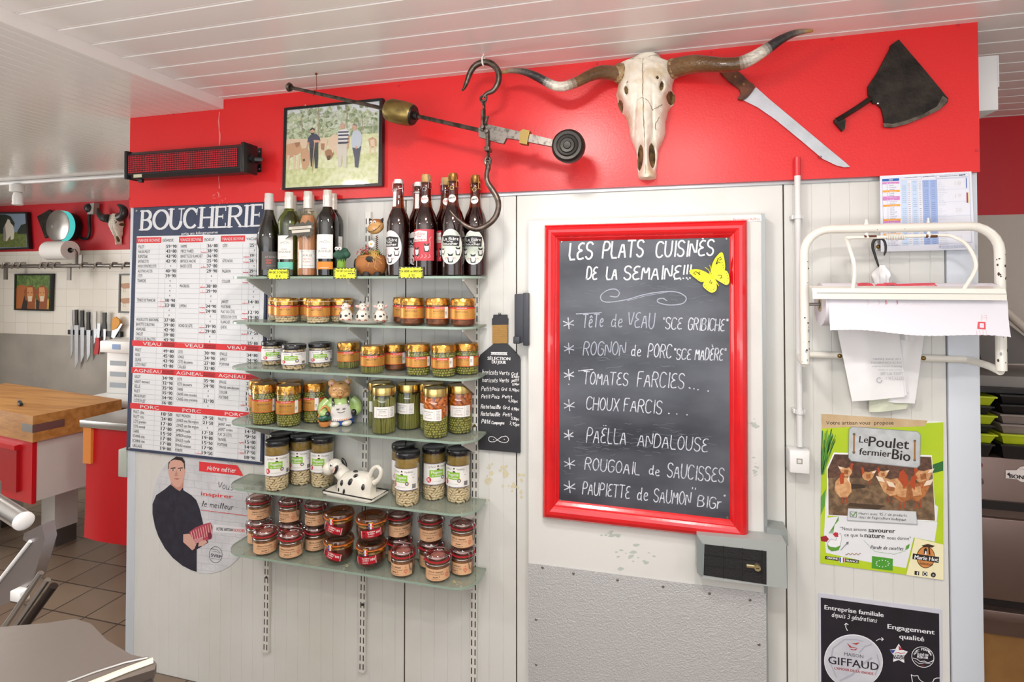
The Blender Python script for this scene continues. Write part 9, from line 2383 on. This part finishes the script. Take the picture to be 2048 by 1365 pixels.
b = MB(); b.tube([sl(61, 1083, ys - .006), sl(-2, 1163, ys - .006), sl(-60, 1234, ys - .006)], .004, M('cap_white', '#ecebe9', .35), 8); b.build('white_edge', t)
for d, m, nm in ((0, steel, 'slide_rod'), (12, dks, 'slide_rail'), (-14, steel, 'slide_rod')):
 b = MB(); b.tube([sl(96 + d, 1160 + d, ys - .02), sl(40 + d * .8, 1240 + d, ys - .035), sl(-30 + d * .6, 1338 + d, ys - .05)], .0055 if m is steel else .008, m, 10); b.build(nm, t)
b = MB(); p = sl(40, 1190, ys - .012); b.box(p, (.03, .02, .022), M('cap_white', '#ecebe9', .35), bev=.003); b.build('clamp', t)
b = MB(); q = sl(-110, 1255, ys + .01); b.span(-2.0, q.x, ys - .12, ys + .12, Zt + .0005, Zt + .09, sst, .008); b.tube([B_, (q.x - .05, ys + .06, Zt + .08)], .015, sst, 12); b.build('base', t)
# RIGHT ROOM: oven and stacked trays
YO = .25
def ov(u, v, y=YO): return wy(u, v, y)
xo0, xo1 = XR + .05, 1.62
zz = lambda v: ov(2000, v).z
inox = M('oven_inox', '#87736c', .34, .85, bump=.06, bscale=60, stretch=(1, 1, 12)); inoxd = M('oven_inox_dark', '#6f5f59', .4, .8); ovd = ink('#161012', .4)
t = thing('oven', 'stainless oven under the stacked trays at the right edge', 'oven', ((xo0 + xo1) / 2, YO + .3, zz(1272)))
b = MB(); b.span(xo0, xo1, YO, YO + .6, zz(1272), zz(916), inox, .003); b.build('body', t)
b = MB(); b.span(xo0, xo1, YO - .012, YO, zz(1018), zz(1002), ovd); b.span(xo0, xo1, YO - .004, YO, zz(1032), zz(1018), inoxd); b.build('door_gap', t)
b = MB(); b.span(xo0 + .004, xo1, YO - .018, YO, zz(1196), zz(1034), inox, .004); b.build('oven_door', t)
b = MB(); b.span(xo0, xo1, YO - .006, YO, zz(1212), zz(1198), ovd); b.span(xo0, xo1, YO - .03, YO, zz(1234), zz(1214), inox, .003); b.build('lower_trim', t)
b = MB(); p = ov(1957, 962, YO); b.lathe([(0, .012), (.009, .011), (.012, .004), (.012, 0)], inoxd, 18, (p.x, YO, p.z), Matrix.Rotation(R(90), 3, 'X')); b.build('knob', t)
b = MB(); p = ov(1957, 930, YO); b.lathe([(0, .004), (.010, .003), (.011, 0)], ink('#7a1a1e'), 18, (p.x, YO, p.z), Matrix.Rotation(R(90), 3, 'X')); b.build('pilot_lamp', t)
pr = Print(YO - .0015); pk = ink('#ded5d2'); pr.poly([(2011, 941), (2034, 941), (2060, 941), (2108, 948), (2108, 966), (2011, 957)], pk, 1); pr.ell(2049, 949, 19, 16, pk, 1.5, 26); pr.text('BONNET', 2019, 956, 2073, 962, 7.6, ink('#241d20'), 3, bold=.0008); pr.poly([(2013, 949), (2019, 945), (2019, 953)], ink('#241d20'), 3); pr.stroke([(2036, 938), (2062, 940)], .8, ink('#b56a6a'), 3)
pr.build('maker_plate', t, smooth=False)
b = MB(); b.span(xo0, xo1, YO + .01, YO + .58, 0, zz(1272), M('tan_board', '#9a6f3c', .7, col2='#875e30', vscale=8)); tag(b.build('oven_stand'), 'tan board stand under the stainless oven at the right edge', 'stand')
def tray(x0, x1, y0, y1, z0, h_, mat, label, gp='stacked trays on the oven'):
 b = MB(); tp_ = .014
 lo = [(x0 + tp_, y0 + tp_), (x1 - tp_, y0 + tp_), (x1 - tp_, y1 - tp_), (x0 + tp_, y1 - tp_)]; hi = [(x0 + .004, y0 + .004), (x1 - .004, y0 + .004), (x1 - .004, y1 - .004), (x0 + .004, y1 - .004)]; rim = [(x0, y0), (x1, y0), (x1, y1), (x0, y1)]
 L0 = [(x, y, z0) for x, y in lo]; L1 = [(x, y, z0 + h_ - .005) for x, y in hi]; L2_ = [(x, y, z0 + h_ - .005) for x, y in rim]; L3 = [(x, y, z0 + h_) for x, y in rim]; L4 = [(x + (.006 if i in (0, 3) else -.006), y + (.006 if i < 2 else -.006), z0 + h_) for i, (x, y) in enumerate(hi)]; L5 = [(x + (.003 if i in (0, 3) else -.003), y + (.003 if i < 2 else -.003), z0 + .003) for i, (x, y) in enumerate(lo)]
 vs_ = L0 + L1 + L2_ + L3 + L4 + L5; f = [(3, 2, 1, 0)]
 for k in range(5):
  for i in range(4): j = (i + 1) % 4; f.append((k * 4 + i, k * 4 + j, k * 4 + 4 + j, k * 4 + 4 + i))
 f.append((20, 21, 22, 23)); b.add(vs_, f, mat)
 return tag(b.build('food_tray'), label, 'tray', gp)
ylw = M('tray_lime', '#b3c022', .35); tbk = M('tray_black', '#1a1718', .35); tgr = M('tray_grey', '#857872', .4)
z_ = zz(916) + .0005; yt = YO - .02
xa0, xa1 = XR + .03, ov(1996, 840, yt).x; xb0, xb1 = ov(2001, 840, yt).x, 1.42
hL = [.044, .030, .028, .030, .028, .030]
for k, (m, nm) in enumerate(((tbk, 'black'), (ylw, 'lime yellow'), (tbk, 'black'), (ylw, 'lime yellow'), (tbk, 'black'), (ylw, 'lime yellow'))):
 tray(xa0, xa1 - (0 if m is ylw else .008), yt, yt + .34, z_, hL[k] - .0006, m, '%s food tray, %s of the left stack on the oven' % (nm, ('bottommost', 'second from the bottom', 'third from the bottom', 'fourth from the bottom', 'fifth from the bottom', 'topmost')[k])); z_ += hL[k]
zl = z_; z_ = zz(916) + .0005
hR = [.046, .032, .030, .030, .030, .030]
for k, (m, nm) in enumerate(((tbk, 'black'), (ylw, 'lime yellow'), (tgr, 'grey'), (tgr, 'grey'), (tbk, 'black'), (tbk, 'black'))):
 tray(xb0, xb1, yt, yt + .34, z_, hR[k] - .0006, m, '%s food tray, %s of the right stack on the oven' % (nm, ('bottommost', 'second from the bottom', 'third from the bottom', 'fourth from the bottom', 'fifth from the bottom', 'topmost')[k])); z_ += hR[k]
zt = max(zl, z_) + .0006
b = MB(); b.slab([(xa0, yt + .02), (xb1, yt + .02), (xb1, yt + .34), (xa0, yt + .34)], zt, zt + .014, tbk); b.build
lid = b.build('tray_lid'); tag(lid, 'wide flat black lid lying across both tray stacks on the oven', 'lid')
b = MB(); b.slab([(xa0 + .02, yt + .05), (xb1, yt + .05), (xb1, yt + .33), (xa0 + .02, yt + .33)], zt + .0145, zt + .048, M('grey_plastic', '#7d7773', .45)); tag(b.build('grey_box'), 'flat grey plastic box lying on the black lid above the trays', 'box')
for k in range(5):
 b = MB(); b.slab([(xa0 + .025, yt + .06), (xa0 + .085 + .006 * (k % 2), yt + .06), (xa0 + .085, yt + .2), (xa0 + .025, yt + .2)], zt + .0485 + .009 * k, zt + .0570 + .009 * k, ink('#b01c22'))  # flat slabs for a stack of small red lids
 tag(b.build('small_red_lid'), 'small red lid in the little stack on the grey box behind the wall post', 'tray', 'red lids stacked on the grey box')
yg = YO + .12
t = thing('slanted_guard', 'slanted dark grey panel with beige rail above the trays at the right edge', 'panel', (1.2, yg, zt + .049))
b = MB(); b.prism([(ov(*q, yg).x, ov(*q, yg).z) for q in [(1955, 600), (2070, 690), (2110, 715), (2110, 728), (1965, 728), (1958, 700)]], yg, yg + .10, M('guard_grey', '#5b5552', .5)); b.build('panel', t)
b = MB(); b.tube([ov(1950, 568, yg - .012), ov(2014, 625, yg - .012), ov(2120, 720, yg - .012)], .013, M('guard_beige', '#b7aaa0', .45), 10); b.build('rail', t)
